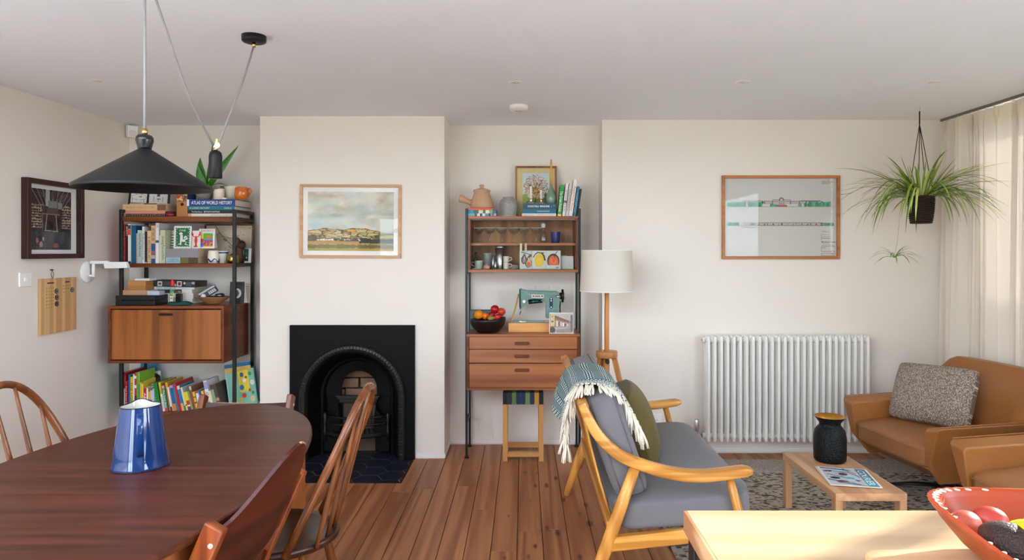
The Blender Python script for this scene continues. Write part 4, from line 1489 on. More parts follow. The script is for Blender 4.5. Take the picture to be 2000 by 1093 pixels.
K.ell(0.42, 0.60, 0.05, 0.035, '#8d7b66', -0.6).ell(0.66, 0.66, 0.04, 0.03, '#92806c').ell(0.82, 0.50, 0.04, 0.03, '#8d7b66').ell(0.46, 0.24, 0.07, 0.07, '#b3a185').ell(0.46, 0.24, 0.055, 0.055, '#d3c3aa').ell(0.48, 0.22, 0.03, 0.03, '#8d7b66')
for i in range(60):
    a, b = 0.2 + 0.75 * RNG.random(), 0.3 + 0.66 * RNG.random()
    K.ell(a, b, 0.013, 0.007, ['#8c7a60', '#a08d70', '#77684f'][i % 3], RNG.random() * 3)
K.build('print', bw_ - 0.02, bh_ - 0.02, bf, (0.010, -0.0055, 0.010))


def tumbler(nm, label, cat, prof, m, loc, inner=None, n=28, group=None):
    t = thing(nm, label, cat, loc, group=group)
    MB().lathe(prof, n, cap1=False).build('body', m, t)
    r, z = prof[-1]
    MB().lathe([(r, z), (r - 0.003, z - 0.001), (prof[0][0] * 0.85, prof[0][1] + 0.006), (0, prof[0][1] + 0.006)], n, cap0=False).build('inside', inner or m, t)
    return t


M_pot = mat('white glazed pottery', '#e6dfd0', 0.22, var=0.05)
M_cobalt = mat('cobalt brushwork', '#1d2f6e', 0.25)
Yc = 4.82
r_ = (PXM(427.5, Yc) - PXM(406.5, Yc)) / 2
hC = PXZ(489, Yc) - zB
c1 = tumbler('pottery_cup', 'white pottery cup with a cobalt wave round its base', 'cup', [(r_ * 0.86, 0), (r_, hC * 0.25), (r_ * 1.02, hC * 0.55), (r_ * 0.92, hC * 0.9), (r_ * 0.86, hC)], M_pot, (PXM(417, Yc), Yc, zB))
pts = [(1.012 * r_ * math.cos(a), 1.012 * r_ * math.sin(a), hC * (0.26 + 0.11 * math.sin(a * 5))) for a in [2 * PI * i / 60 for i in range(60)]]
MB().tube(pts, 0.0042, 6, closed=True, flat=(1.6, 0.3)).build('painted_wave', M_cobalt, c1)
r2_ = 0.033
Yc = 4.85
hC = PXZ(490, Yc) - zB
c2 = tumbler('pottery_beaker', 'white beaker with a blue band, beside the wave patterned cup', 'cup', [(r2_ * 0.82, 0), (r2_ * 0.86, hC * 0.72), (r2_ * 1.0, hC * 0.76), (r2_ * 1.02, hC)], M_pot, (PXM(436, Yc), Yc, zB))
MB().lathe([(r2_ * 1.015, hC * 0.80), (r2_ * 1.024, hC * 0.93)], 28, cap0=False, cap1=False).build('blue_band', M_cobalt, c2)
Yc = 4.815
oc = thing('oil_can', 'small brass oil can with a curved spout', 'oil can', (PXM(455.5, Yc), Yc, zB))
MB().lathe([(0.0, 0), (0.036, 0.0), (0.036, 0.035), (0.032, 0.055), (0.016, 0.064), (0.006, 0.068), (0.0045, 0.075)], 28).build('body', M_brass, oc)
MB().tube([(0, 0, 0.07), (0.001, 0, 0.095), (-0.012, 0, 0.108), (-0.030, 0, 0.118)], [0.005, 0.004, 0.003, 0.002], 8).build('spout', M_brass, oc)
Yc = 4.93
hw = thing('wooden_carving', 'dark wooden carving with two rounded shapes behind the oil can', 'ornament', (PXM(467, Yc), Yc, zB))
M_carv = wood('carved dark wood', '#33190f', '#5a3322', 'Z', 0.5)
MB().lathe([(0.036, 0), (0.038, 0.04), (0.022, 0.075), (0.030, 0.10), (0.018, 0.118), (0.0, 0.12)], 20, sx=1.0, sy=0.7).build('body', M_carv, hw)
MB().puff((-0.018, 0, 0.148), (0.058, 0.045, 0.075), 0.9, 6).build('rounded_shape', M_carv, hw)
MB().puff((0.016, 0, 0.128), (0.062, 0.045, 0.07), 0.9, 6).build('rounded_shape', M_carv, hw)
K = Ink(24, 60, '#e9e6df', 0.4)
K.rect(0.0, 0.62, 0.12, 0.96, '#174a38').rect(0.0, 0.5, 0.12, 0.4, '#23262e').ell(0.35, 0.36, 0.1, 0.05, '#d8d8d0').ell(0.3, 0.62, 0.12, 0.06, '#2f7a4c')
card('postcard', 'dark green postcard at the right end of the second shelf', 0.052, 0.105, (PXM(475, 4.95), 4.96, zB), (-0.10, 0, 0), K, fold=False)

# ---- on top of the left unit
YT = 4.80
GT = 'books lying on the left unit'
z = zA
sb = pile('spiral bound notebook at the bottom of the left pile', PXM(322, YT) - PXM(244, YT), 0.020, 0.21, '#2b2628', (PXM(244, YT), YT + 0.004, z), group=GT)
for i in range(24):
    x = 0.006 + (PXM(322, YT) - PXM(244, YT) - 0.012) * i / 23
    MB().tube([(x, 0.004, 0.021), (x, -0.003, 0.018), (x, -0.004, 0.008), (x, 0.003, 0.0)], 0.0016, 5).build('spiral_ring', M_steel, sb)
z += 0.021
pile('salmon pink book in the left pile on top of the unit', PXM(322, YT) - PXM(243, YT), 0.022, 0.20, '#dc8a72', (PXM(243, YT), YT + 0.002, z), hard=False, group=GT)
z += 0.0225
pile('thick cream hardback on the salmon book, lettering on its spine', PXM(324, YT) - PXM(240, YT), 0.042, 0.20, '#d9b383', (PXM(240, YT), YT, z), title='NORLD AGRICULTURE', tcol=flat('#b0825a', 0.6), tbox=(0.08, 0.72), frac=0.4, page=M_pagex, bands=((0.80, 1.0, '#7e5346'),), group=GT)
z += 0.0425
pile('thin patterned book topmost of the left pile', PXM(320, YT) - PXM(248, YT), 0.010, 0.15, '#c9ad8c', (PXM(248, YT), YT + 0.03, z), hard=False, bands=((0.4, 0.75, '#6c5a50'), (0.8, 0.95, '#b9a29a')), group=GT)
z += 0.0105
# leaning black frame with two prints
fw_ = PXM(331, 4.97) - PXM(251, 4.97)
bf2 = picture('framed_print', 'black double frame of line drawings below the lampshade', fw_, 0.17, 0.014, 0.012, M_blackmetal, (PXM(250.5, 4.96), 4.965, z), (-0.10, 0.04, 0))
MB().box(fw_ * 0.45, fw_ * 0.45 + 0.013, -0.012, 0, 0.012, 0.158).build('frame_bar', M_blackmetal, bf2)
K = Ink(90, 50, '#e3dfd8', 1.7)
for i in range(40):
    a = 2 * PI * i / 40
    K.line([(0.22 + 0.2 * math.cos(a), 0.30 + 0.14 * math.sin(a)), (0.22 + 0.2 * math.cos(a + 0.2), 0.30 + 0.14 * math.sin(a + 0.2))], 0.007, '#3a302f')
K.ell(0.26, 0.32, 0.05, 0.02, '#3a302f')
K.line([(0.05, 0.25), (0.05, 0.05)], 0.007, '#3a302f').line([(0.2, 0.16), (0.2, 0.0)], 0.007, '#3a302f').line([(0.36, 0.2), (0.36, 0.02)], 0.007, '#3a302f')
K.line([(0.52, 0.1), (1, 0.1)], 0.008, '#3a302f').line([(0.62, 0.1), (0.62, 0.36), (0.86, 0.36), (0.86, 0.1)], 0.006, '#3a302f').rect(0.7, 0.78, 0.36, 0.52, '#3a302f').line([(0.74, 0.1), (0.74, 0.24)], 0.007, '#3a302f').rect(0.70, 0.8, 0.22, 0.26, '#3a302f')
K.build('print', fw_ - 0.026, 0.145, bf2, (0.013, -0.0056, 0.013))
# round red tin beside the pile
tn = thing('round_tin', 'little red patterned round tin next to the left pile', 'tin', (PXM(332, 4.815), 4.825, zA))
MB().lathe([(0.033, 0), (0.033, 0.028)], 28).build('body', mat('red tin', '#7d2733', 0.3, var=0.5, scale=60), tn)
MB().lathe([(0.0345, 0.028), (0.0345, 0.038), (0.0, 0.040)], 28).build('lid', mat('dark red lid', '#5d1f28', 0.3), tn)
# magazine file: tan cardboard with a finger hole, patterned upper
mf = thing('magazine_file', 'brown card magazine file with a finger hole and a patterned top', 'magazine file', (PXM(345, 4.80), 4.80, zA))
fw2 = PXM(366, 4.80) - PXM(345, 4.80)
MB().box(0, fw2, 0, 0.20, 0, 0.105).build('card_box', mat('brown card', '#b07a45', 0.75, var=0.08), mf, bevel=0.001)
K = Ink(40, 60, '#c24a28', 0.66)
for i in range(30):
    a, b, q = RNG.random(), RNG.random(), RNG.random() * 3
    K.line([(a, b), (a + 0.25 * math.cos(q), b + 0.25 * math.sin(q))], 0.05, ['#d8a632', '#24406e', '#c8452a', '#2b7d78', '#8b2a22', '#e0b860'][i % 6])
MB().box(0.0, fw2, 0.001, 0.20, 0.105, 0.235).build('patterned_top', mat('patterned card', '#24406e', 0.6), mf)
K.build('pattern_print', fw2, 0.13, mf, (0, 0.0004, 0.105))
MB().cyl((fw2 * 0.52, -0.0008, 0.086), (fw2 * 0.52, 0.002, 0.086), 0.011, n=20).build('finger_hole_shade', M_shadow, mf)  # dark disc painted in for the shade inside the hole
mf2 = thing('magazine_file', 'taller bright patterned card file behind the lampshade edge', 'magazine file', (PXM(367, 4.92), 4.93, zA))
MB().box(0, 0.075, 0, 0.12, 0, 0.285).build('card_box', mat('patterned card', '#24406e', 0.6), mf2)
K = Ink(40, 90, '#2d5c60', 0.3)
for i in range(60):
    a, b, q = RNG.random(), RNG.random(), RNG.random() * 3
    K.line([(a, b), (a + 0.3 * math.cos(q), b + 0.12 * math.sin(q))], 0.022, ['#b6442c', '#2c5f7e', '#e0d2b0', '#24242e', '#c08a3a', '#3c8a80'][i % 6])
K.build('pattern_print', 0.075, 0.285, mf2, (0, -0.0006, 0))
# right pile with the atlas
GR = 'books under the potted plant'
z = zA
xA = PXM(364, YT)
LA = PXM(458, YT) - xA
pile('white paperback at the bottom of the pile under the plant', LA * 0.985, 0.022, 0.27, '#e3dccd', (xA, YT + 0.003, z), hard=False, title='THE PAINTINGS OF BRITAIN', tcol=M_inkk, tbox=(0.5, 0.95), frac=0.3, bands=((0.0, 0.1, '#c99a8a'),), group=GR); z += 0.0225
pile('black book second from the bottom of the pile under the plant', LA * 0.98, 0.024, 0.27, '#1b1a1b', (xA + 0.008, YT + 0.004, z), title='The New Room   BRITAIN\'S PAINTINGS', tbox=(0.08, 0.68), frac=0.5, group=GR); z += 0.0245
pile('teal book between the black book and the atlas', LA * 0.97, 0.027, 0.27, '#146f80', (xA + 0.009, YT + 0.003, z), title='A LONG HISTORY                     Oxford', tbox=(0.04, 0.93), frac=0.4, group=GR); z += 0.0275
at_ = pile('big royal blue hardback topmost in the pile under the plant', LA, 0.046, 0.28, '#123f83', (xA + 0.004, YT, z), title='ATLAS OF WORLD HISTORY', tbox=(0.09, 0.94), frac=0.52, bands=((0.0, 0.045, '#e8e4da'),), bold=0.012, group=GR); z += 0.0465
zT = z
# potted plant
pp = thing('potted_plant', 'potted plant with broad strap leaves in a stone pot on the books', 'potted plant', (PXM(399, 4.90), 4.90, zT))
MB().lathe([(0.044, 0), (0.055, 0.03), (0.058, 0.065), (0.056, 0.082)], 32, cap1=False).build('pot', mat('rough stone pot', '#8c8275', 0.9, var=0.35, scale=40, bump=0.6, bscale=90), pp)
MB().lathe([(0.056, 0.082), (0.050, 0.080), (0.048, 0.06), (0.0, 0.06)], 28, cap0=False).build('soil', mat('soil', '#2f241d', 0.95), pp)
M_leaf = mat('broad green leaf', '#2f7016', 0.35, var=0.25, scale=18, stretch=(1, 1, 0.3))
def strap_leaf(base, mid, tip, wd, side, parent, m, n=12, fold=0.25, name='leaf'):
    base, mid, tip, side = map(Vector, (base, mid, tip, side))
    mb = MB()
    pts, rowv = [], []
    for i in range(n + 1):
        s_ = i / n
        c = base * (1 - s_) ** 2 + mid * 2 * s_ * (1 - s_) + tip * s_ ** 2
        tn_ = ((mid - base) * (1 - s_) + (tip - mid) * s_).normalized()
        sd2 = (side - tn_ * side.dot(tn_)).normalized()
        nn = tn_.cross(sd2)
        ww = wd * (0.22 + 0.78 * math.sin(PI * min(1, s_ * 0.62 + 0.12)) ** 0.9) * (1 - max(0, s_ - 0.55) / 0.45) ** 0.75 if s_ > 0.55 else wd * (0.22 + 0.78 * math.sin(PI * (s_ * 0.62 + 0.12)) ** 0.9)
        rowv.append([c - sd2 * ww + nn * ww * fold, c, c + sd2 * ww + nn * ww * fold])
    vs = [v for r in rowv for v in r]
    fs = []
    for i in range(n):
        for j in range(2):
            fs.append((i * 3 + j, i * 3 + j + 1, i * 3 + j + 4, i * 3 + j + 3))
    mb.add(vs, fs, True)
    return mb.build(name, m, parent)
def rel(px, py, Y): return at(px, py, Y) - Vector((PXM(399, 4.90), 4.90, zT))
b0 = Vector((0, 0, 0.055))
strap_leaf(b0, rel(388, 345, 4.89), rel(391, 307, 4.90), 0.036, (1, 0, 0), pp, M_leaf)
strap_leaf(b0, rel(392, 360, 4.86), rel(386, 322, 4.85), 0.030, (1, 0.2, 0), pp, M_leaf)
strap_leaf(b0, rel(410, 320, 4.95), rel(416, 276, 4.97), 0.016, (1, -0.4, 0), pp, M_leaf)
strap_leaf(b0, rel(424, 335, 4.92), rel(467, 283, 4.92), 0.026, (1, 0, -1), pp, M_leaf)
strap_leaf(b0, rel(418, 350, 4.84), rel(447, 364, 4.83), 0.014, (0.2, 1, 0.4), pp, M_leaf)
strap_leaf(b0, rel(410, 358, 4.86), rel(423, 350, 4.84), 0.018, (1, 0.4, 0), pp, M_leaf)
strap_leaf(b0, rel(380, 372, 4.93), rel(372, 356, 4.98), 0.020, (0.4, 1, 0), pp, M_leaf)
# candles
M_wax = mat('ivory wax', '#e8dcc4', 0.45, var=0.04)
M_wick = M_blackmetal
def pillar(label, px, Y, w_, ztop, melt=0.0):
    t = thing('pillar_candle', label, 'candle', (PXM(px, Y), Y, zT), group='candles on the atlas')
    h = ztop - zT
    mb = MB()
    n = 28
    mb.lathe([(w_, 0), (w_, h * 0.8)], n, cap1=False)
    mb.bridge([Vector((w_ * math.cos(2 * PI * i / n), w_ * math.sin(2 * PI * i / n), h * 0.8)) for i in range(n)], [Vector((w_ * math.cos(2 * PI * i / n), w_ * math.sin(2 * PI * i / n), h - melt * (0.5 - 0.5 * math.cos(2 * PI * i / n + 0.6)))) for i in range(n)])
    mb.bridge([Vector((w_ * math.cos(2 * PI * i / n), w_ * math.sin(2 * PI * i / n), h - melt * (0.5 - 0.5 * math.cos(2 * PI * i / n + 0.6)))) for i in range(n)], [Vector((w_ * 0.8 * math.cos(2 * PI * i / n), w_ * 0.8 * math.sin(2 * PI * i / n), h * 0.86 - melt)) for i in range(n)])
    mb.lathe([(w_ * 0.8, h * 0.86 - melt), (0, h * 0.86 - melt)], n, cap0=False)
    mb.build('wax', M_wax, t)
    MB().cyl((0, 0, h * 0.86 - melt), (0.002, 0, h * 0.86 - melt + 0.012), 0.0012, n=6).build('wick', M_wick, t)
    return t
pillar('ivory pillar candle with a melted rim, next to the plant pot', 428, 4.84, 0.036, PXZ(369, 4.84), 0.012)
pillar('short ivory tea candle in front of the pillar candle', 438, 4.815, 0.022, PXZ(386, 4.815))
pillar('wide ivory pillar candle with a sloping shoulder', 452, 4.93, 0.048, PXZ(364, 4.93), 0.004)
jr = thing('glass_jar', 'clear glass jar with a lid behind the candles', 'jar', (PXM(438, 4.97), 4.985, zT))
MB().lathe([(0.030, 0), (0.032, 0.01), (0.032, 0.085), (0.028, 0.10)], 24, cap1=False).build('body', glass_thin('jar glass', (0.93, 0.95, 0.94), 1.0), jr)
MB().lathe([(0.033, 0.10), (0.034, 0.112), (0.0, 0.113)], 24).build('lid', mat('smoky glass lid', '#8f887e', 0.15), jr)
# orange jug
Yj = 4.84
M_orange = mat('orange glaze', '#c9691a', 0.12, var=0.06, coat=0.4)
oj = thing('orange_jug', 'small glossy orange jug with a loop handle on the atlas', 'jug', (PXM(472, Yj), Yj, zT))
hJ = PXZ(365.5, Yj) - zT
MB().lathe([(0.030, 0), (0.042, 0.008), (0.050, 0.035), (0.046, 0.075), (0.041, hJ)], 32, cap1=False).build('body', M_orange, oj)
MB().lathe([(0.041, hJ), (0.036, hJ - 0.002), (0.044, 0.04), (0, 0.01)], 32, cap0=False).build('lining', mat('cream glaze', '#e9dec8', 0.2), oj)
MB().tube([(0.040, 0, hJ - 0.012), (0.058, 0, hJ - 0.008), (0.068, 0, hJ - 0.026), (0.066, 0, 0.055), (0.052, 0, 0.034)], 0.0062, 10, up=(0, 1, 0)).build('handle', M_orange, oj)

# ---- on the desk cabinet
z1 = zC
def px_box(px0, px1, Y): return PXM(px0, Y), PXM(px1, Y)
x0, x1 = px_box(225, 303, 4.70)
bc = thing('black_case', 'flat black equipment case at the left end of the desk cabinet', 'case', (x0, 4.70, z1), (0, 0, -0.03))
MB().box(0, x1 - x0, 0, 0.29, 0.0, 0.034).build('case_base', mat('black leatherette', '#100f10', 0.5, bump=0.2, bscale=200), bc, bevel=0.004)
MB().box(0, x1 - x0, 0, 0.29, 0.035, 0.068).build('case_lid', mat('black leatherette', '#100f10', 0.5, bump=0.2, bscale=200), bc, bevel=0.004)
for x in (0.03, 0.22):
    MB().box(x, x + 0.02, -0.003, 0.001, 0.026, 0.044).build('catch', M_blackmetal, bc)
zc = z1 + 0.0685
Yk = 4.74
GC = 'books piled on the black case'
M_kraft = mat('kraft brown paper', '#b0783c', 0.75, var=0.1)
x0, x1 = px_box(240, 289, Yk)
pile('worn tan paperback directly on the black case', x1 - x0, 0.034, 0.17, '#b98d68', (x0, Yk, zc), hard=False, page=M_pagex, group=GC)
zc2 = zc + 0.0345
x0, x1 = px_box(248.5, 283, Yk)
pile('kraft brown book, lower of the brown pair', (x1 - x0), 0.030, 0.16, '#a9733a', (x0, Yk + 0.01, zc2), 0.0, hard=False, page=M_kraft, group=GC)
pile('kraft brown book, upper of the brown pair', (x1 - x0) * 1.01, 0.032, 0.16, '#b47d42', (x0 - 0.001, Yk + 0.008, zc2 + 0.0305), 0.02, hard=False, page=M_kraft, group=GC)
x0, x1 = px_box(263, 292, Yk + 0.06)
tag(MB().box(0, x1 - x0, 0, 0.09, 0, 0.015).build('white_box', M_mount, None, bevel=0.0015), 'small flat white box on the brown books', 'box', (x0, Yk + 0.06, zc2 + 0.063))
x0, x1 = px_box(287.5, 311, 4.72)
tag(MB().box(0, x1 - x0, 0, 0.075, 0, 0.030).build('blue_white_box', mat('pale blue card', '#b6bccb', 0.6), None, bevel=0.0015), 'pale blue card box at the right edge of the black case', 'box', (x0, 4.72, zc), (0, 0, 0.0))
# pile of games and paperbacks behind
GG = 'boxes and paperbacks behind the spray bottle'
Yg = 4.86
xg0, xg1 = px_box(302, 376, Yg)
zz = z1
for i, (lab, th, dx, Ln, col) in enumerate((
        ('white paperback at the bottom of the pile behind the bottle', 0.034, 0.01, 0.26, '#ddd4ca'),
        ('cream paperback second in the pile behind the bottle', 0.040, 0.0, 0.275, '#e2d5c4'),
        ('pale paperback third in the pile behind the bottle', 0.026, 0.005, 0.262, '#3a2c30'))):
    pile(lab, Ln, th, 0.16, col, (xg0 + dx, Yg, zz), hard=False, page=M_page, group=GG, bands=((0.72, 1.0, '#e0d8cd'),))
    zz += th + 0.0005
t = pile('thin blue and white paperback below the black game box', 0.285, 0.020, 0.17, '#c9d3d6', (xg0, Yg - 0.005, zz), hard=False, title='MEMO   MATCH', tcol=flat('#2e7f92', 0.6), tbox=(0.06, 0.42), bands=(), group=GG)
zz += 0.0205
K = Ink(110, 16, '#231f20', 7)
K.rect(0.17, 0.27, 0.12, 0.88, '#c9c5bd').rect(0.19, 0.25, 0.3, 0.7, '#4c4846').rect(0.60, 0.70, 0.1, 0.95, '#e4e0d8').rect(0.62, 0.68, 0.25, 0.8, '#7a2a2e').ell(0.76, 0.65, 0.02, 0.2, '#d0ccc4').rect(0.92, 0.98, 0.5, 0.9, '#9d9990').rect(0.46, 0.58, 0.1, 0.5, '#a9a49c').rect(0.30, 0.45, 0.3, 0.8, '#3d3638').rect(0.78, 0.91, 0.2, 0.8, '#474344')
gb = thing('game_box', 'long black game box with white symbols topmost behind the bottle', 'box', (xg0 - 0.03, Yg - 0.01, zz), (0, 0.02, 0), GG)
MB().box(0, 0.325, 0, 0.18, 0, 0.044).build('box_lid', mat('black game card', '#232021', 0.5), gb, bevel=0.001)
K.build('side_print', 0.325, 0.044, gb, (0, -0.0006, 0))
# spray bottle with red cap
Yp = 4.735
sp_ = thing('spray_bottle', 'clear plastic bottle with a red cap and green label on the desk cabinet', 'bottle', (PXM(337, Yp), Yp, z1))
hB = PXZ(546, Yp) - z1
MB().lathe([(0.021, 0), (0.0225, 0.003), (0.0225, hB * 0.60), (0.019, hB * 0.68), (0.010, hB * 0.73), (0.010, hB * 0.76)], 26, cap1=True).build('body', glass_thin('bottle plastic', (0.90, 0.94, 0.90), 1.0), sp_)
MB().lathe([(0.0205, 0.004), (0.0205, hB * 0.30), (0.0, hB * 0.30)], 24).build('contents', glass_thin('clear liquid', (0.86, 0.88, 0.84), 0.3), sp_)
K = Ink(20, 50, '#d9c9b0', 0.4)
K.rect(0, 1, 0.55, 1, '#3f8a4c').rect(0.2, 0.8, 0.62, 0.78, '#7fae4c').rect(0.2, 0.75, 0.35, 0.42, '#7a4a35').rect(0.3, 0.7, 0.1, 0.16, '#3a3a3a')
mb = MB()
K.build('label', 0.020, hB * 0.55, sp_, (-0.006, -0.0232, 0.012))
MB().lathe([(0.0135, hB * 0.75), (0.013, hB * 0.80), (0.0095, hB * 0.97), (0.008, hB), (0.0, hB)], 22).build('cap', mat('red plastic', '#c81d1c', 0.3), sp_)
dk = thing('ink_bottle', 'squat dark bottle just behind the spray bottle', 'bottle', (PXM(350, 4.80), 4.80, z1))
MB().box(-0.019, 0.019, -0.016, 0.016, 0, 0.075).build('body', mat('dark red glass', '#240e12', 0.1), dk, bevel=0.004)
MB().lathe([(0.010, 0.075), (0.011, 0.080), (0.011, 0.094), (0.0, 0.095)], 18).build('stopper', mat('grey stopper', '#7b7f78', 0.4), dk)
tc_ = MB().puff((0, 0, 0.013), (0.155, 0.07, 0.026), 0.55, 8, fn=lambda v: v + Vector((0, 0, 0.004 * math.sin(v.x * 60) * (v.z > 0)))).build('glasses_case', mat('teal felt', '#0e4740', 0.85, bump=0.2), None)
tag(tc_, 'soft teal glasses case lying in front of the spray bottle', 'case', (PXM(353, 4.705), 4.704, z1), (0, 0, 0.12))
# basket of oddments
Yb = 4.83
bk = thing('wicker_basket', 'shallow woven basket on the right of the desk cabinet', 'basket', (PXM(418, Yb), Yb, z1))
M_wick_ = mat('woven cane', '#a36f3f', 0.7, var=0.45, scale=220, bump=0.8, bscale=260)
for i in range(8):
    r = 0.045 + 0.058 * (i / 7) ** 0.9
    MB().tube([(r * math.cos(a), r * 0.8 * math.sin(a), 0.006 + 0.0062 * i) for a in [2 * PI * k / 36 for k in range(36)]], 0.0042, 6, closed=True).build('cane_coil', M_wick_, bk)
MB().lathe([(0.0, 0.003), (0.046, 0.004), (0.100, 0.048)], 32, sy=0.8, cap1=False).build('lining', mat('pale cane', '#cfae84', 0.8), bk)
M_camera = mat('scratched silver', '#8e9092', 0.3, 0.7, var=0.3, scale=40)
fc = thing('film_camera', 'silver film camera propped up in the woven basket', 'camera', (PXM(411, Yb) , Yb, z1 + 0.062), (0.1, -0.55, 0.2))
MB().box(-0.062, 0.062, -0.016, 0.016, -0.002, 0.046).build('body', mat('camera leather', '#3b3d40', 0.5, var=0.3, scale=90), fc, bevel=0.005)
MB().box(-0.062, 0.062, -0.017, 0.017, 0.034, 0.052).build('top_plate', M_camera, fc, bevel=0.004)
for i in range(4):
    MB().box(0.002 + 0.014 * i, 0.012 + 0.014 * i, -0.0185, -0.016, 0.006, 0.030).build('panel', M_camera, fc)
MB().cyl((-0.034, -0.016, 0.018), (-0.034, -0.040, 0.018), 0.020, 0.018, 24).build('lens', M_camera, fc)
MB().cyl((-0.034, -0.0402, 0.018), (-0.034, -0.041, 0.018), 0.012, n=20).build('lens_glass', mat('lens glass', '#c9cdd0', 0.05), fc)
MB().cyl((0.045, 0, 0.050), (0.045, 0, 0.062), 0.007, n=14).build('dial', M_camera, fc)
pc = thing('camera_strap', 'black strap and cables lying in the woven basket', 'strap', (PXM(428, Yb), Yb, z1 + 0.050))
pts = [(0.035 * math.cos(a * 1.7) * (1 - a / 14), 0.030 * math.sin(a) * 0.9, 0.006 + 0.010 * math.sin(a * 2.3) + 0.004) for a in [i * 0.35 for i in range(26)]]
MB().tube(pts, 0.0065, 6, flat=(1.0, 0.5)).build('loop', mat('black webbing', '#17181a', 0.7), pc)
MB().puff((0.015, -0.03, 0.012), (0.03, 0.02, 0.012), 0.6, 5).build('buckle', M_camera, pc)
# dark booklet with a pale round emblem, and a written card
K = Ink(56, 80, '#17171f', 0.7)
K.ell(0.52, 0.48, 0.30, 0.25, '#4a4748').ell(0.52, 0.48, 0.26, 0.215, '#cfc6b2').ell(0.52, 0.48, 0.10, 0.12, '#3a3538').rect(0.4, 0.64, 0.45, 0.51, '#3a3538').rect(0.49, 0.55, 0.32, 0.64, '#3a3538')
for i in range(9):
    a = 0.5 + i * 0.27
    K.ell(0.52 + 0.40 * math.cos(a), 0.48 + 0.33 * math.sin(a), 0.018, 0.012, '#8a8480').ell(0.52 + 0.40 * math.cos(a), 0.48 - 0.33 * math.sin(a), 0.014, 0.010, '#7d7874')
Yn = 4.83
card('booklet', 'dark navy booklet with a pale round emblem on the desk cabinet', PXM(477, Yn) - PXM(448, Yn), PXZ(550, Yn) - z1, (PXM(448, Yn), Yn, z1), (-0.08, 0, -0.02), K, cat='booklet')
K = Ink(36, 70, '#d8d0c2', 0.5)
for i in range(11):
    K.rect(0.12, 0.75 + 0.2 * RNG.random(), 0.90 - 0.075 * i, 0.915 - 0.075 * i, '#7d7468')
card('note_card', 'cream handwritten card behind the navy booklet', 0.058, PXZ(549, 4.93) - z1, (PXM(472.5, 4.93), 4.93, z1), (-0.06, 0, 0), K, fold=False)

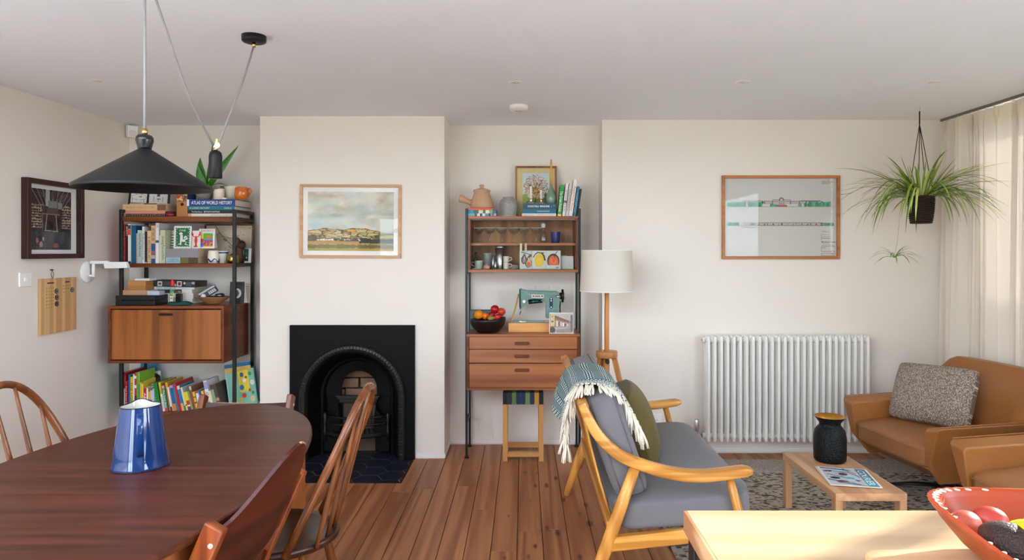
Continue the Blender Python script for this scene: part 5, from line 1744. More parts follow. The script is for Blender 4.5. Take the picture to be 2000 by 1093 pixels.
# ---- children's books on the bottom shelf
GK = 'picture books on the bottom shelf'
Yq = 4.785
kids = [
    # x at base, width, top row, colour, lean (deg, + = top to the right), label, title, bands, depth
    (233.5, 3.0, 729, '#2f8f86', 0, 'thin teal picture book, first on the bottom shelf', None, (), 0.22),
    (237.0, 6.6, 728, '#b01c2c', 0, 'big dark red picture book at the left end of the bottom shelf', None, ((0.72, 0.9, '#c23a44'),), 0.25),
    (236.0, 7.6, 758, '#ddd5bd', 0, 'cream paperback standing before the dark red picture book', None, (), 0.14),
    (244.2, 4.2, 745, '#a81c3e', 0, 'small crimson book with white spine lettering', 'Red Nose Day', (), 0.16),
    (249.2, 3.4, 732, '#1d6f93', 0, 'blue picture book between the crimson and yellow ones', None, (), 0.2),
    (252.8, 4.6, 736, '#d7b628', 0, 'yellow book with a dark title right of the blue one', 'THE LIGHT', (), 0.19),
    (257.8, 3.0, 731, '#e6dcd6', 0, 'white picture book beside the red spotted one', None, (), 0.2),
    (261.0, 3.6, 728, '#b52a36', 0, 'red picture book with a black and white edge', None, ((0.85, 0.92, '#e8e4de'), (0.6, 0.68, '#e8e4de'), (0.3, 0.4, '#232024')), 0.2),
    (264.8, 3.6, 727, '#6aa61e', 0, 'lime green picture book, left of the pair', None, (), 0.2),
    (268.6, 2.2, 727, '#8ac028', 0, 'bright lime picture book, right of the pair', None, (), 0.2),
    (271.0, 2.4, 750, '#2b8a80', 0, 'small teal book below the large sky blue one', None, (), 0.16),
    (273.6, 3.0, 745, '#e2b23a', 0, 'amber book beside the small teal one', None, (), 0.16),
    (276.8, 3.4, 744, '#e8c63c', 0, 'yellow book with a green corner', None, ((0.92, 1.0, '#4d8a35'),), 0.16),
    (280.4, 5.6, 757, '#c8281f', 0, 'short bright red book behind the jug', 'ABC', (), 0.15),
    (286.2, 3.0, 757, '#e4e0d6', 0, 'white booklet right of the bright red book', None, (), 0.14),
    (289.4, 4.6, 757, '#d2ab39', 0, 'mustard book with a dark band', None, ((0.85, 1, '#7b6a33'), (0.4, 0.5, '#3a5a8a')), 0.15),
    (294.2, 2.8, 757, '#6c4a86', 0, 'thin purple book right of the mustard one', None, ((0.5, 0.9, '#cfc8d4'),), 0.15),
    (297.2, 3.4, 760, '#b7c6dc', 0, 'pale blue book beside the ring bound one', None, (), 0.14),
    (304.5, 9.0, 748, '#157a26', -9, 'thick green ring bound book with a yellow foot', None, ((0.0, 0.26, '#e0c81e'), (0.10, 0.14, '#1d3a1d')), 0.21),
    (318.5, 4.0, 769, '#e2dfd6', -9, 'short white book leaning against the green one', 'Picture Stories', (), 0.14),
    (316.0, 4.6, 747, '#c79a1e', -9, 'gold picture book, left of the two leaning gold ones', None, ((0.75, 1, '#d9ab38'),), 0.22),
    (323.4, 5.0, 753, '#2f8f74', -9, 'sea green book with a pink top', 'The Lost Bear', ((0.90, 1.0, '#d88aa4'), (0.0, 0.13, '#c8324a')), 0.18),
    (329.2, 4.8, 747, '#d2972a', -9, 'gold picture book, right of the two leaning gold ones', None, ((0.0, 0.8, '#b9782a'),), 0.22),
    (334.4, 3.0, 756, '#e5e0d8', -10, 'narrow white book beside the gold one', None, ((0.0, 0.2, '#2b2b30'),), 0.16),
    (337.8, 6.2, 753, '#1f5a95', -10, 'royal blue book with a pink top and orange foot', None, ((0.90, 1, '#d28ab6'), (0.0, 0.28, '#d8722c')), 0.19),
    (344.6, 3.2, 750, '#1d7f8e', -11, 'thin turquoise book before the tall red one', None, (), 0.2),
    (348.4, 4.4, 748, '#b3182c', -12, 'tall red picture book leaning in mid shelf', None, (), 0.25),
    (353.6, 5.6, 754, '#2a77a8', -12, 'blue book with a cream title patch and orange foot', None, ((0.86, 1, '#e8c898'), (0.0, 0.3, '#dca056')), 0.2),
    (360.2, 4.0, 757, '#cdd0c4', -12, 'pale speckled picture book leaning right of the blue one', None, ((0.0, 0.22, '#2f80b0'),), 0.19),
    (364.6, 3.2, 766, '#e8d23c', -12, 'thin yellow book leaning in mid shelf', None, ((0.3, 0.36, '#3a3432'),), 0.17),
    (368.4, 6.4, 765, '#d8cf3e', -13, 'yellow and red comic book with a busy spine', None, ((0.0, 0.55, '#b8402f'), (0.0, 0.2, '#54456e'), (0.25, 0.32, '#e8e0d0')), 0.17),
    (375.4, 3.0, 764, '#8c8a66', -13, 'olive book right of the comic', None, (), 0.17),
    (379.0, 4.2, 755, '#8a5a3c', -14, 'brown picture book leaning before the right group', None, ((0.86, 1, '#c8bcae'),), 0.2),
    (384.2, 4.6, 765, '#dcae2e', -13, 'golden yellow book with dark spots on its spine', None, ((0.4, 0.48, '#7a3a2a'), (0.7, 0.76, '#7a3a2a')), 0.17),
    (389.6, 5.6, 765, '#cfd9e2', -12, 'pale icy book left of the blue striped one', None, ((0.93, 1, '#c43f34'),), 0.17),
    (395.6, 4.0, 762, '#1d5fa6', -12, 'blue and white striped book', None, ((0.3, 0.4, '#dfe6ec'),), 0.17),
    (400.6, 4.4, 763, '#e0b52c', -12, 'yellow book leaning left of the garden book', None, (), 0.17),
    (406.0, 7.4, 744, '#dcd7dc', -11, 'tall white book about a garden with a lilac patch', 'Garden', ((0.72, 0.96, '#9a92c4'),), 0.19),
    (414.4, 4.6, 763, '#d9cf9e', -11, 'cream green book right of the garden book', None, (), 0.18),
    (419.8, 5.6, 752, '#7e9a7c', -13, 'sage picture book with a dark top', None, ((0.82, 1, '#4a3c34'),), 0.2),
    (426.4, 6.4, 752, '#4a3a2c', -14, 'dark brown picture book with a pale patch', None, ((0.38, 0.5, '#b9826a'),), 0.2),
]
for (x0, wpx, yt, col, lean, lab, ti, bands, dp) in kids:
    ln = math.radians(lean)
    th = wpx * Yq / F
    small = dp < 0.185
    Y0 = Yq + (0.0 if small else 0.012)
    h = (PXZ(yt, Yq) - zD) / math.cos(ln)
    if small:
        h -= 0.0
    sh = 0.0
    book(lab, th - 0.0007, h - 0.002, dp, col, (PXM(x0, Yq), Y0, zD + max(0.0, -math.sin(ln) * 0.0) + 0.0006), (0, ln, 0), title=ti, bands=bands, hard=wpx > 6, group=GK,
         tcol={'Garden': flat('#5a4a8a', 0.6), 'THE LIGHT': M_inkk, 'Picture Stories': M_inkk}.get(ti, M_inkw), tbox={'Garden': (0.10, 0.62), 'ABC': (0.35, 0.8)}.get(ti, (0.12, 0.85)))
# ring binding of the green book
gbk = [o for o in bpy.data.objects if o.get('label', '').startswith('thick green ring')][0]
for i in range(11):
    zr = 0.03 + 0.016 * i
    MB().tube([(-0.002, 0.004, zr), (-0.007, -0.003, zr), (0.0, -0.006, zr), (0.007, 0.0, zr)], 0.0016, 5).build('binding_ring', M_white, gbk)


def facing(label, w_, h_, dp, loc, rot, ink, col, nm='book', title=None, tcol=None, tb=None):
    t = thing(nm, label, 'book', loc, rot, GK)
    MB().box(0, w_, 0, 0.002, 0, h_).box(0, w_, dp - 0.002, dp, 0, h_).box(0, 0.002, 0.002, dp - 0.002, 0, h_).build('cover', flat(col, 0.4), t)
    MB().box(0.002, w_ - 0.003, 0.002, dp - 0.002, 0.003, h_ - 0.003).build('pages', M_page, t)
    ink.build('cover_print', w_, h_, t, (0, -0.0006, 0), gloss=0.4)
    if title:
        letters('cover_title', title, tcol, t, (w_ * tb[0], -0.0012, h_ * tb[2]), (1, 0, 0), (0, 0, 1), w_ * (tb[1] - tb[0]), h_ * (tb[3] - tb[2]))
    return t
# large covers standing behind the row on the left
K = Ink(50, 40, '#3f93ba', 1.2)
K.mix((fbm(K.u, K.v, 6, 6, 44) - 0.45) * 0.5, '#2f7ea6').ell(0.08, 0.2, 0.05, 0.08, '#1d3a5a').ell(0.85, 0.12, 0.08, 0.06, '#b5452f')
facing('large sky blue picture book facing forwards behind the row', 0.125, 0.30, 0.012, (PXM(273, 5.05), 5.055, zD), (-0.08, -0.03, 0), K, '#3f93ba', title='First Counting', tcol=flat('#2a5f80', 0.5), tb=(0.2, 0.94, 0.84, 0.91))
K = Ink(60, 60, '#dcd8d2', 1.2)
K.ell(0.72, 0.75, 0.30, 0.18, '#3a2a24').ell(0.72, 0.75, 0.18, 0.10, '#6a4a34').ell(0.80, 0.82, 0.10, 0.06, '#1f1714')
facing('white picture book with a brown animal on its cover behind the row', 0.135, 0.235, 0.010, (PXM(278, 5.02), 5.02, zD), (-0.08, -0.05, 0), K, '#dcd8d2', title='Tales', tcol=flat('#9c1f2a', 0.5), tb=(0.04, 0.36, 0.68, 0.79))
# fanned out large books at the right
K0 = Ink(30, 40, '#1678a8', 0.7)
facing('tall blue picture book leaning at the back of the right hand group', 0.19, 0.30, 0.010, (PXM(440, 4.86), 4.93, zD), (-0.05, -0.16, -0.05), K0, '#1678a8')
K0 = Ink(30, 40, '#bcd2dc', 0.7)
K0.rect(0, 1, 0.93, 1, '#d8b24a')
facing('pale blue picture book second in the right hand group', 0.19, 0.278, 0.010, (PXM(443, 4.86), 4.905, zD), (-0.05, -0.16, -0.05), K0, '#bcd2dc')
K0 = Ink(70, 90, '#79b49c', 0.75)
K0.rect(0, 1, 0.94, 1, '#c9a13c').rect(0.42, 0.78, 0.40, 0.98, '#dfc43a')
for i, (a, b, r, c_) in enumerate(((0.30, 0.82, 0.07, '#b8643c'), (0.55, 0.86, 0.07, '#2f5f9a'), (0.62, 0.70, 0.06, '#e8e0d0'), (0.50, 0.52, 0.08, '#2c78b0'), (0.55, 0.30, 0.08, '#c03a36'), (0.85, 0.86, 0.06, '#2f8a3a'), (0.9, 0.62, 0.08, '#d8d2c4'), (0.78, 0.42, 0.05, '#c03a36'), (0.88, 0.34, 0.05, '#2f8a3a'), (0.84, 0.18, 0.09, '#d8b890'), (0.70, 0.78, 0.04, '#3a3a3a'), (0.40, 0.20, 0.06, '#e0a83a'))):
    K0.ell(a, b, r, r * 0.9, c_)
facing('mint green picture book with a jumble of toys, in front at the right', 0.20, 0.262, 0.012, (PXM(447, 4.83), 4.87, zD), (-0.04, -0.17, -0.06), K0, '#79b49c')
K0 = Ink(70, 90, '#2a82a6', 0.75)
K0.rect(0.0, 0.55, 0.0, 1.0, '#d8c9a0')
for i in range(26):
    a, b = 0.05 + 0.45 * RNG.random(), 0.03 + 0.9 * RNG.random()
    K0.ell(a, b, 0.06, 0.045, ['#c8402f', '#2f8a3a', '#e0c23a', '#e8e2d4', '#2f6fa6', '#b87a4a', '#3a3434'][i % 7])
t = facing('turquoise picture book with a strip of toys at the right end', 0.16, 0.262, 0.012, (PXM(461, 4.97), 5.00, zD), (-0.06, -0.15, 0), K0, '#2a82a6')
letters('cover_title', 'PICTURE WORDS', flat('#1c5f86', 0.5), t, (0.10, -0.0012, 0.245), (0, 0, -1), (1, 0, 0), 0.20, 0.028)
# ================================================================ LANDSCAPE OVER THE FIREPLACE
M_oak = wood('pale oak frame', '#b98a63', '#d9ae86', 'X', 0.5, freq=22, rings=0.2)
M_oakz = wood('pale oak frame upright', '#b98a63', '#d9ae86', 'Z', 0.5, freq=22, rings=0.2)
lw_, lh_ = PXM(783.5, YC) - PXM(586.5, YC), PXZ(360, YC) - PXZ(503, YC)
lf = picture('framed_landscape', 'oak framed landscape of patchwork hills under a cloudy sky, above the fireplace', lw_, lh_, 0.019, 0.020, M_oak, (PXM(586.5, YC), YC - 0.001, PXZ(503, YC)), (0, 0.006, 0))
K = Ink(230, 160, '#cfd2c8', 1.43)
u, v = K.u, K.v
n1 = fbm(u + 0.3 * v, v, 3, 4, 51)
n2 = fbm(u - 0.3 * v, v, 5, 7, 61)
K.mix((n1 - 0.40) * 3.0, '#aab3a4').mix((n2 - 0.50) * 3.2, '#b9ab93').mix((fbm(u, v, 4, 6, 71) - 0.52) * 3.5, '#e2d8cb').mix((0.25 - np.abs(v - 0.5)) * (u < 0.5) * 1.2, '#bcd0cc').mix(np.exp(-((u - 0.33) / 0.12) ** 2 - ((v - 0.60) / 0.035) ** 2) * 0.8, '#8d9a8e').mix(np.exp(-((u - 0.1) / 0.08) ** 2 - ((v - 0.42) / 0.06) ** 2) * 0.7, '#9fc4cc').mix((u - 0.6) * (v < 0.6) * 0.9, '#ddd0c2')
hill = 0.335 + 0.045 * np.exp(-((u - 0.2) / 0.13) ** 2) + 0.05 * np.exp(-((u - 0.58) / 0.2) ** 2) - 0.05 * np.maximum(0, u - 0.75) / 0.25 + 0.006 * np.sin(u * 40)
hm = v < hill
K.put(hm, '#b59a55')
# patchwork fields: random cells with dark hedges
pts_ = np.stack([RNG.random(95), RNG.random(95) * 0.30 + 0.10], 1)
d = np.sqrt(((u[..., None] - pts_[:, 0]) * 1.0) ** 2 + ((v[..., None] - pts_[:, 1]) * 2.6) ** 2)
idx = np.argsort(d, axis=2)[:, :, :2]
d1 = np.take_along_axis(d, idx[:, :, :1], 2)[..., 0]
d2 = np.take_along_axis(d, idx[:, :, 1:2], 2)[..., 0]
pal = np.array([C(h) for h in ('#c08f4a', '#b3a35a', '#96963f', '#cfa668', '#a8a568', '#7f8238', '#d0b47c', '#b98242', '#c3b483')])
fc_ = pal[idx[:, :, 0] % 9]
K.c[hm] = fc_[hm]
K.put(hm & (d2 - d1 < 0.010), '#4a3f1c')
K.put(hm & (v > hill - 0.008), '#54451f')
K.put((np.abs(u - 0.51) < 0.045) & (np.abs(v - 0.345) < 0.02) & hm, '#e0902a')
tree = (np.abs(v - 0.185 - 0.03 * (0.6 - u)) < 0.028 * fbm(u, v, 24, 2, 81) * 2.0) & (u > 0.30)
K.put(tree, '#3a3a2c')
K.put((np.abs(v - 0.15) < 0.030 * fbm(u, v, 20, 2, 82) * 1.8) & (u > 0.60), '#2f3a34')
K.ell(0.06, 0.215, 0.05, 0.06, '#45432a').ell(0.025, 0.21, 0.03, 0.05, '#5a5230')
K.put((v < 0.165) & (u < 0.6), '#b48a46').put((v < 0.125), '#b3924f')
for i in range(6):
    a = 0.11 + 0.032 * i
    K.rect(a, a + 0.028, 0.172, 0.192 + 0.008 * (i % 3), '#e8e2d8').rect(a, a + 0.028, 0.192 + 0.008 * (i % 3), 0.206 + 0.008 * (i % 3), '#6a4a3a')
for i in range(14):
    a, b = 0.34 + 0.4 * RNG.random(), 0.17 + 0.03 * RNG.random()
    K.rect(a, a + 0.02, b, b + 0.015, ['#d8cfc2', '#8a6a5a', '#c2b3a4'][i % 3])
K.put(np.abs(v - 0.075) < 0.035 * fbm(u, v, 30, 3, 91) * 1.6, '#6f6a2f').mix((v < 0.09) * (fbm(u, v, 20, 8, 95) - 0.35), '#4f4a24').put(v < 0.035, '#a39a3c').mix((v < 0.035) * (u > 0.5) * 0.6, '#bc9230')
K.mix((fbm(u, v, 60, 40, 99) - 0.5) * 0.25, '#ffffff')
K.build('print', lw_ - 0.105, lh_ - 0.10, lf, (0.053, -0.0055, 0.050), gloss=0.7)

# ================================================================ WALL UNIT, middle alcove
RU = (-0.005, 5.10, 0)
ru = thing('shelving_unit', 'slim black ladder wall unit with glass cabinet and teak drawers, middle alcove', 'shelving unit', RU)
for x in (-0.403, 0.393):
    ladder(ru, x, 4.81, 5.085, 1.755, (1.745, 1.69, 1.30, 0.25), o=RU, r=0.0085)
M_teakh = wood('teak drawer front', '#84492a', '#a8683c', 'X', 0.32, freq=24, stretch=0.04, rings=0.45, rnd=0.03, coat=0.15)
M_teakin = wood('teak cabinet lining', '#8d5a2e', '#b07c48', 'Z', 0.45, freq=18, rings=0.4)
gx0, gx1, gy0, gy1, gz0, gz1 = -0.391, 0.381, 4.79, 5.08, 1.306, 1.700
def rb_(nm, x0, x1, y0, y1, z0, z1, m, b=0.002): return MB().box(x0 - RU[0], x1 - RU[0], y0 - RU[1], y1 - RU[1], z0, z1).build(nm, m, ru, bevel=b)
rb_('cabinet_top', gx0, gx1, gy0, gy1, gz1 - 0.018, gz1, M_teakh)
rb_('cabinet_base', gx0, gx1, gy0, gy1, gz0, gz0 + 0.018, M_teakh)
rb_('cabinet_side', gx0, gx0 + 0.017, gy0, gy1, gz0 + 0.018, gz1 - 0.018, M_teakdark)
rb_('cabinet_side', gx1 - 0.017, gx1, gy0, gy1, gz0 + 0.018, gz1 - 0.018, M_teakdark)
rb_('cabinet_back', gx0 + 0.017, gx1 - 0.017, gy1 - 0.008, gy1, gz0 + 0.018, gz1 - 0.018, M_teakin)
rb_('inner_shelf', gx0 + 0.017, gx1 - 0.017, gy0 + 0.035, gy1 - 0.008, 1.494, 1.512, M_teakh)
rb_('glass_track', gx0 + 0.017, gx1 - 0.017, gy0 + 0.006, gy0 + 0.026, gz1 - 0.028, gz1 - 0.018, mat('grey track', '#6f665e', 0.5))
rb_('glass_track', gx0 + 0.017, gx1 - 0.017, gy0 + 0.006, gy0 + 0.026, gz0 + 0.018, gz0 + 0.022, mat('grey track', '#6f665e', 0.5))
M_cab = glass_thin('cabinet glass', (0.98, 0.99, 0.985), 0.35)
for x0, x1, y in ((gx0 + 0.018, 0.03, gy0 + 0.010), (-0.045, gx1 - 0.018, gy0 + 0.020)):
    g = rb_('sliding_glass', x0, x1, y, y + 0.004, gz0 + 0.022, gz1 - 0.028, M_cab, 0)
    px = (x1 - 0.030) if x0 < -0.2 else (x0 + 0.012)
    px = -0.028 if x0 < -0.2 else 0.006
    MB().box(px - RU[0], px + 0.016 - RU[0], y - 0.004 - RU[1], y - RU[1], 1.448, 1.508).build('finger_grip', mat('acrylic grip', '#c9b79e', 0.15), g, bevel=0.001)
# drawers
dx0, dx1, dy0, dy1, dz0, dz1 = -0.398, 0.391, 4.74, 5.08, 0.488, 0.878
rb_('drawer_case_top', dx0, dx1, dy0, dy1, dz1 - 0.018, dz1, M_teakh)
rb_('drawer_case_base', dx0, dx1, dy0, dy1, dz0, dz0 + 0.016, M_teakh)
rb_('drawer_case_side', dx0, dx0 + 0.017, dy0, dy1, dz0 + 0.016, dz1 - 0.018, M_teakdark)
rb_('drawer_case_side', dx1 - 0.017, dx1, dy0, dy1, dz0 + 0.016, dz1 - 0.018, M_teakdark)
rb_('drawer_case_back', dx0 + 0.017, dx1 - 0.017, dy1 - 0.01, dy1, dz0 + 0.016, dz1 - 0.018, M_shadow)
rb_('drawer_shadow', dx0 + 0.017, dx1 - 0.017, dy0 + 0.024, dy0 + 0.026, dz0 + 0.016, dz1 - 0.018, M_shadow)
for za, zb in ((PXZ(681.2, dy0), dz1 - 0.019), (PXZ(708.4, dy0), PXZ(682.4, dy0)), (dz0 + 0.018, PXZ(709.8, dy0))):
    dr = rb_('drawer', dx0 + 0.019, dx1 - 0.019, dy0 + 0.003, dy0 + 0.022, za, zb, M_teakh, 0.0012)
    p = []
    for i in range(24):
        a = 2 * PI * i / 24
        p.append(Vector(((0.040 if abs(math.cos(a)) < 1e-9 or math.cos(a) > 0 else -0.040) + 0.010 * math.cos(a) - RU[0] - 0.012, dy0 + 0.002 - RU[1], zb - 0.046 + 0.010 * math.sin(a))))
    MB().tube(p, 0.0028, 6, closed=True, up=(0, 1, 0)).build('handle', M_teakx, dr)
    mb = MB(); mb.add([q - Vector((0, -0.0006, 0)) for q in p], [tuple(range(24))]); mb.build('handle_recess_shade', M_teakdark, dr)  # flat darker face stands for the shaded hollow of the pull

# ---- on the middle unit
zU = gz1 + 0.0006
YU = 4.83
GM = 'books lying under the clay pot'
L_ = PXM(969, YU) - PXM(913, YU)
mp_ = flat('#2a7f86', 0.5)
t = pile('bright patterned blue and white book at the bottom under the clay pot', L_, 0.020, 0.20, '#8fb4c4', (PXM(913.5, YU), YU, zU), group=GM, bands=((0.0, 0.2, '#7fb8b4'), (0.24, 0.32, '#7c3a52'), (0.34, 0.42, '#dfe4e6'), (0.43, 0.5, '#23344a'), (0.52, 0.6, '#e6eaf0'), (0.62, 0.7, '#5a86b0'), (0.72, 0.8, '#2a4a52'), (0.84, 0.92, '#b0496a')))
t = pile('leafy green and cream patterned book, middle of the pile under the clay pot', L_, 0.024, 0.20, '#2f6a44', (PXM(913.5, YU), YU + 0.002, zU + 0.0205), group=GM, bands=((0.0, 0.2, '#1f8fb0'), (0.38, 0.53, '#d9cda6'), (0.62, 0.76, '#e2d8b6'), (0.78, 0.86, '#79b04a'), (0.88, 0.99, '#1f6f96')))
pile('thin coral red book directly under the clay pot', L_ * 0.88, 0.013, 0.18, '#d4514c', (PXM(913, YU), YU, zU + 0.045), group=GM, hard=False)
zP = zU + 0.0585
Yp = 4.90
M_clay = mat('sandy clay', '#be9674', 0.8, var=0.12, scale=10, bump=0.15, bscale=120)
tp = thing('clay_pot', 'sandy clay pot with a lid and a straight side handle, on stacked books', 'pot', (PXM(941, Yp), Yp, zP))
rr = (PXM(963, Yp) - PXM(919, Yp)) / 2
hP = PXZ(375, Yp) - zP
MB().lathe([(rr * 0.86, 0), (rr * 0.98, 0.008), (rr * 1.0, hP * 0.2), (rr * 0.92, hP * 0.5), (rr * 0.74, hP * 0.85), (rr * 0.68, hP * 0.97), (rr * 0.74, hP)], 40).build('body', M_clay, tp)
MB().lathe([(rr * 0.74, hP), (rr * 0.78, hP + 0.010), (rr * 0.70, hP + 0.016), (rr * 0.30, hP + 0.026), (0.014, hP + 0.028), (0.011, hP + 0.034), (0.018, hP + 0.042), (0.017, hP + 0.050), (0.008, hP + 0.054), (0, hP + 0.054)], 36, cap0=False).build('lid', M_clay, tp)
MB().tube([(-rr * 0.86, 0, hP * 0.36), (-rr * 1.15, 0, hP * 0.41), (-rr * 1.5, 0, hP * 0.51), (-rr * 1.85, 0, hP * 0.61), (-rr * 2.00, 0, hP * 0.645)], [0.026, 0.017, 0.021, 0.027, 0.024], 16).build('handle', M_clay, tp)
Yv = 4.89
M_speck = mat('speckled grey glaze', '#8f8985', 0.35, var=0.5, scale=90, bump=0.15, bscale=60)
gv = thing('grey_jar', 'rounded speckled grey jar between the clay pot and the framed tree', 'jar', (PXM(993, Yv), Yv, zU))
rv = (PXM(1011.5, Yv) - PXM(975, Yv)) / 2
hv = PXZ(385, Yv) - zU
MB().lathe([(rv * 0.80, 0.0), (rv * 0.82, 0.006), (rv * 0.90, hv * 0.2), (rv * 1.0, hv * 0.62), (rv * 0.92, hv * 0.82), (rv * 0.62, hv * 0.93), (rv * 0.60, hv)], 36, cap1=False).lathe([(rv * 0.60, hv), (rv * 0.52, hv * 0.98), (rv * 0.6, hv * 0.85), (0, hv * 0.5)], 30, cap0=False).build('body', M_speck, gv)
MB().lathe([(0, 0.0), (rv * 0.94, 0.0), (rv * 0.97, 0.004), (rv * 0.80, 0.007)], 36, cap1=False).build('saucer', mat('pale saucer', '#c9c4b6', 0.4), gv)
# framed tree picture leaning on the wall
tw_, th_ = PXM(1088, 5.04) - PXM(1006, 5.04), 0.388
tf = picture('framed_tree_print', 'brown framed picture of a spreading autumn tree, leaning on the wall', tw_, th_, 0.014, 0.016, wood('mid brown moulding', '#8a4f2c', '#b0744a', 'Z', 0.4), (PXM(1006, 5.04), 5.055, zU + 0.001), (-0.12, -0.0, 0))
MB().box(0.014, tw_ - 0.014, -0.006, -0.005, 0.014, th_ - 0.014).build('mount', mat('cream mount', '#d9c493', 0.8, var=0.04), tf)
K = Ink(110, 150, '#d2dbdd', 0.72)
u, v = K.u, K.v
K.mix((v - 0.55) * 0.8, '#a9c4d6').mix((0.7 - v) * 1.2 * (v > 0.25), '#e6e2c4')
K.put(v < 0.30 + 0.05 * fbm(u, v, 8, 3, 121), '#8fa04e').mix((v < 0.34) * (fbm(u, v, 9, 12, 131) - 0.4) * 2.2, '#5f7a34').put(v < 0.08, '#8a9a52')
K.put((v < 0.36 + 0.1 * fbm(u, v, 10, 4, 141)) & (np.abs(u - 0.05) < 0.14), '#a3b04c').put((v < 0.38 + 0.1 * fbm(u, v, 12, 4, 151)) & (u > 0.82), '#4d6a48')
K.rect(0.13, 0.25, 0.03, 0.22, '#7a5a3c').put((v < 0.06) & (u > 0.3), '#6a7f6a')
K.line([(0.42, 0.14), (0.48, 0.22), (0.50, 0.34), (0.50, 0.60)], 0.012, '#3b2a20')
crown = ((u - 0.5) / 0.46) ** 2 + ((v - 0.62) / 0.33) ** 2
for i in range(70):
    a = 2 * PI * RNG.random(); r = math.sqrt(RNG.random())
    x, y = 0.5 + 0.44 * r * math.cos(a), 0.63 + 0.31 * r * math.sin(a)
    K.line([(0.5, 0.36 + 0.2 * RNG.random()), ((x + 0.5) / 2, (y + 0.5) / 2 - 0.01), (x, y)], 0.004, '#4a372a')
for i in range(420):
    a = 2 * PI * RNG.random(); r = math.sqrt(RNG.random())
    x, y = 0.5 + 0.46 * r * math.cos(a), 0.63 + 0.33 * r * math.sin(a)
    K.ell(x, y, 0.022, 0.010, ['#c08a4a', '#d8b487', '#b06c34', '#e6d0b0', '#a8763e', '#d59a3a', '#8a5a34'][i % 7], RNG.random() * 3)
for i in range(30):
    K.ell(0.40 + 0.3 * RNG.random(), 0.34 + 0.2 * RNG.random(), 0.03, 0.012, ['#d8a02e', '#e0b44a'][i % 2])
K.build('print', tw_ * 0.64, th_ * 0.70, tf, (tw_ * 0.18, -0.0066, th_ * 0.16), gloss=0.6)
# lying books with candlesticks
YB3 = 4.84
GB = 'books lying in front of the framed tree'
xb0, xb1 = PXM(1019.5, YB3), PXM(1086.5, YB3)
z = zU
pile('white paperback at the bottom in front of the framed tree', xb1 - xb0, 0.021, 0.19, '#ddd8d0', (xb0, YB3, z), hard=False, title='Recipes from our  COMPLETE CHRISTMAS', tcol=flat('#7d7a74', 0.6), tbox=(0.06, 0.92), frac=0.4, group=GB); z += 0.0215
pile('mid teal hardback in front of the framed tree', xb1 - xb0 - 0.008, 0.030, 0.19, '#145f76', (xb0 + 0.007, YB3 + 0.002, z), title='THE MODERN BARTENDER', tbox=(0.42, 0.8), frac=0.25, group=GB); z += 0.0305
pile('deep teal hardback with white capitals, topmost before the framed tree', xb1 - xb0 - 0.006, 0.040, 0.19, '#0c4a60', (xb0 + 0.007, YB3, z), title='COCKTAILS  MEASURES   i   *', tbox=(0.14, 0.94), frac=0.34, bold=0.02, group=GB); z += 0.0405
zS = z
M_silver = mat('dulled silver', '#b3ada2', 0.25, 0.9, var=0.2, scale=40)
M_copper = mat('pinkish copper', '#c79a7e', 0.25, 0.8, var=0.15)
M_candle = mat('white candle wax', '#ece6da', 0.4)
for (px, Y, base, top, m, lab) in ((1037, 4.90, 0.034, 363.7, M_silver, 'silver candlestick with the taller white candle'), (1057, 4.92, 0.034, 370.7, M_copper, 'copper coloured candlestick with the shorter white candle')):
    t = thing('candlestick', lab, 'candlestick', (PXM(px, Y), Y, zS), group='candlesticks before the framed tree')
    MB().lathe([(0.0, 0), (base, 0.001), (base * 0.95, 0.006), (base * 0.45, 0.011), (0.010, 0.018), (0.016, 0.028), (0.0135, 0.036), (0.0, 0.036)], 28).build('holder', m, t)
    hh = PXZ(top, Y) - zS
    MB().cyl((0, 0, 0.034), (0, 0, hh), 0.0098, 0.0085, 18).build('candle', M_candle, t)
    MB().cyl((0, 0, hh), (0.001, 0, hh + 0.007), 0.001, n=6).build('wick', M_wick, t)
Yg2 = 4.89
M_celadon = mat('green glaze', '#76907a', 0.2, var=0.25, scale=14, coat=0.3)
gv2 = thing('green_bottle_vase', 'sage green bottle vase holding a tall yellow candle', 'vase', (PXM(1076.5, Yg2), Yg2, zS))
hg = PXZ(360, Yg2) - zS
MB().lathe([(0.028, 0), (0.034, 0.006), (0.0365, hg * 0.28), (0.034, hg * 0.45), (0.022, hg * 0.68), (0.012, hg * 0.86), (0.0105, hg)], 32).build('body', M_celadon, gv2)
yc = thing('yellow_candle', 'tall tapering yellow candle standing in the green bottle vase', 'candle', (PXM(1076.5, Yg2), Yg2, zS + hg))
MB().cyl((0, 0, 0), (0, 0, PXZ(312, Yg2) - zS - hg), 0.0100, 0.0065, 18).build('wax', mat('honey wax', '#d9a648', 0.4), yc)
MB().cyl((0, 0, PXZ(312, Yg2) - zS - hg), (0, 0.001, PXZ(312, Yg2) - zS - hg + 0.008), 0.001, n=6).build('wick', M_wick, yc)
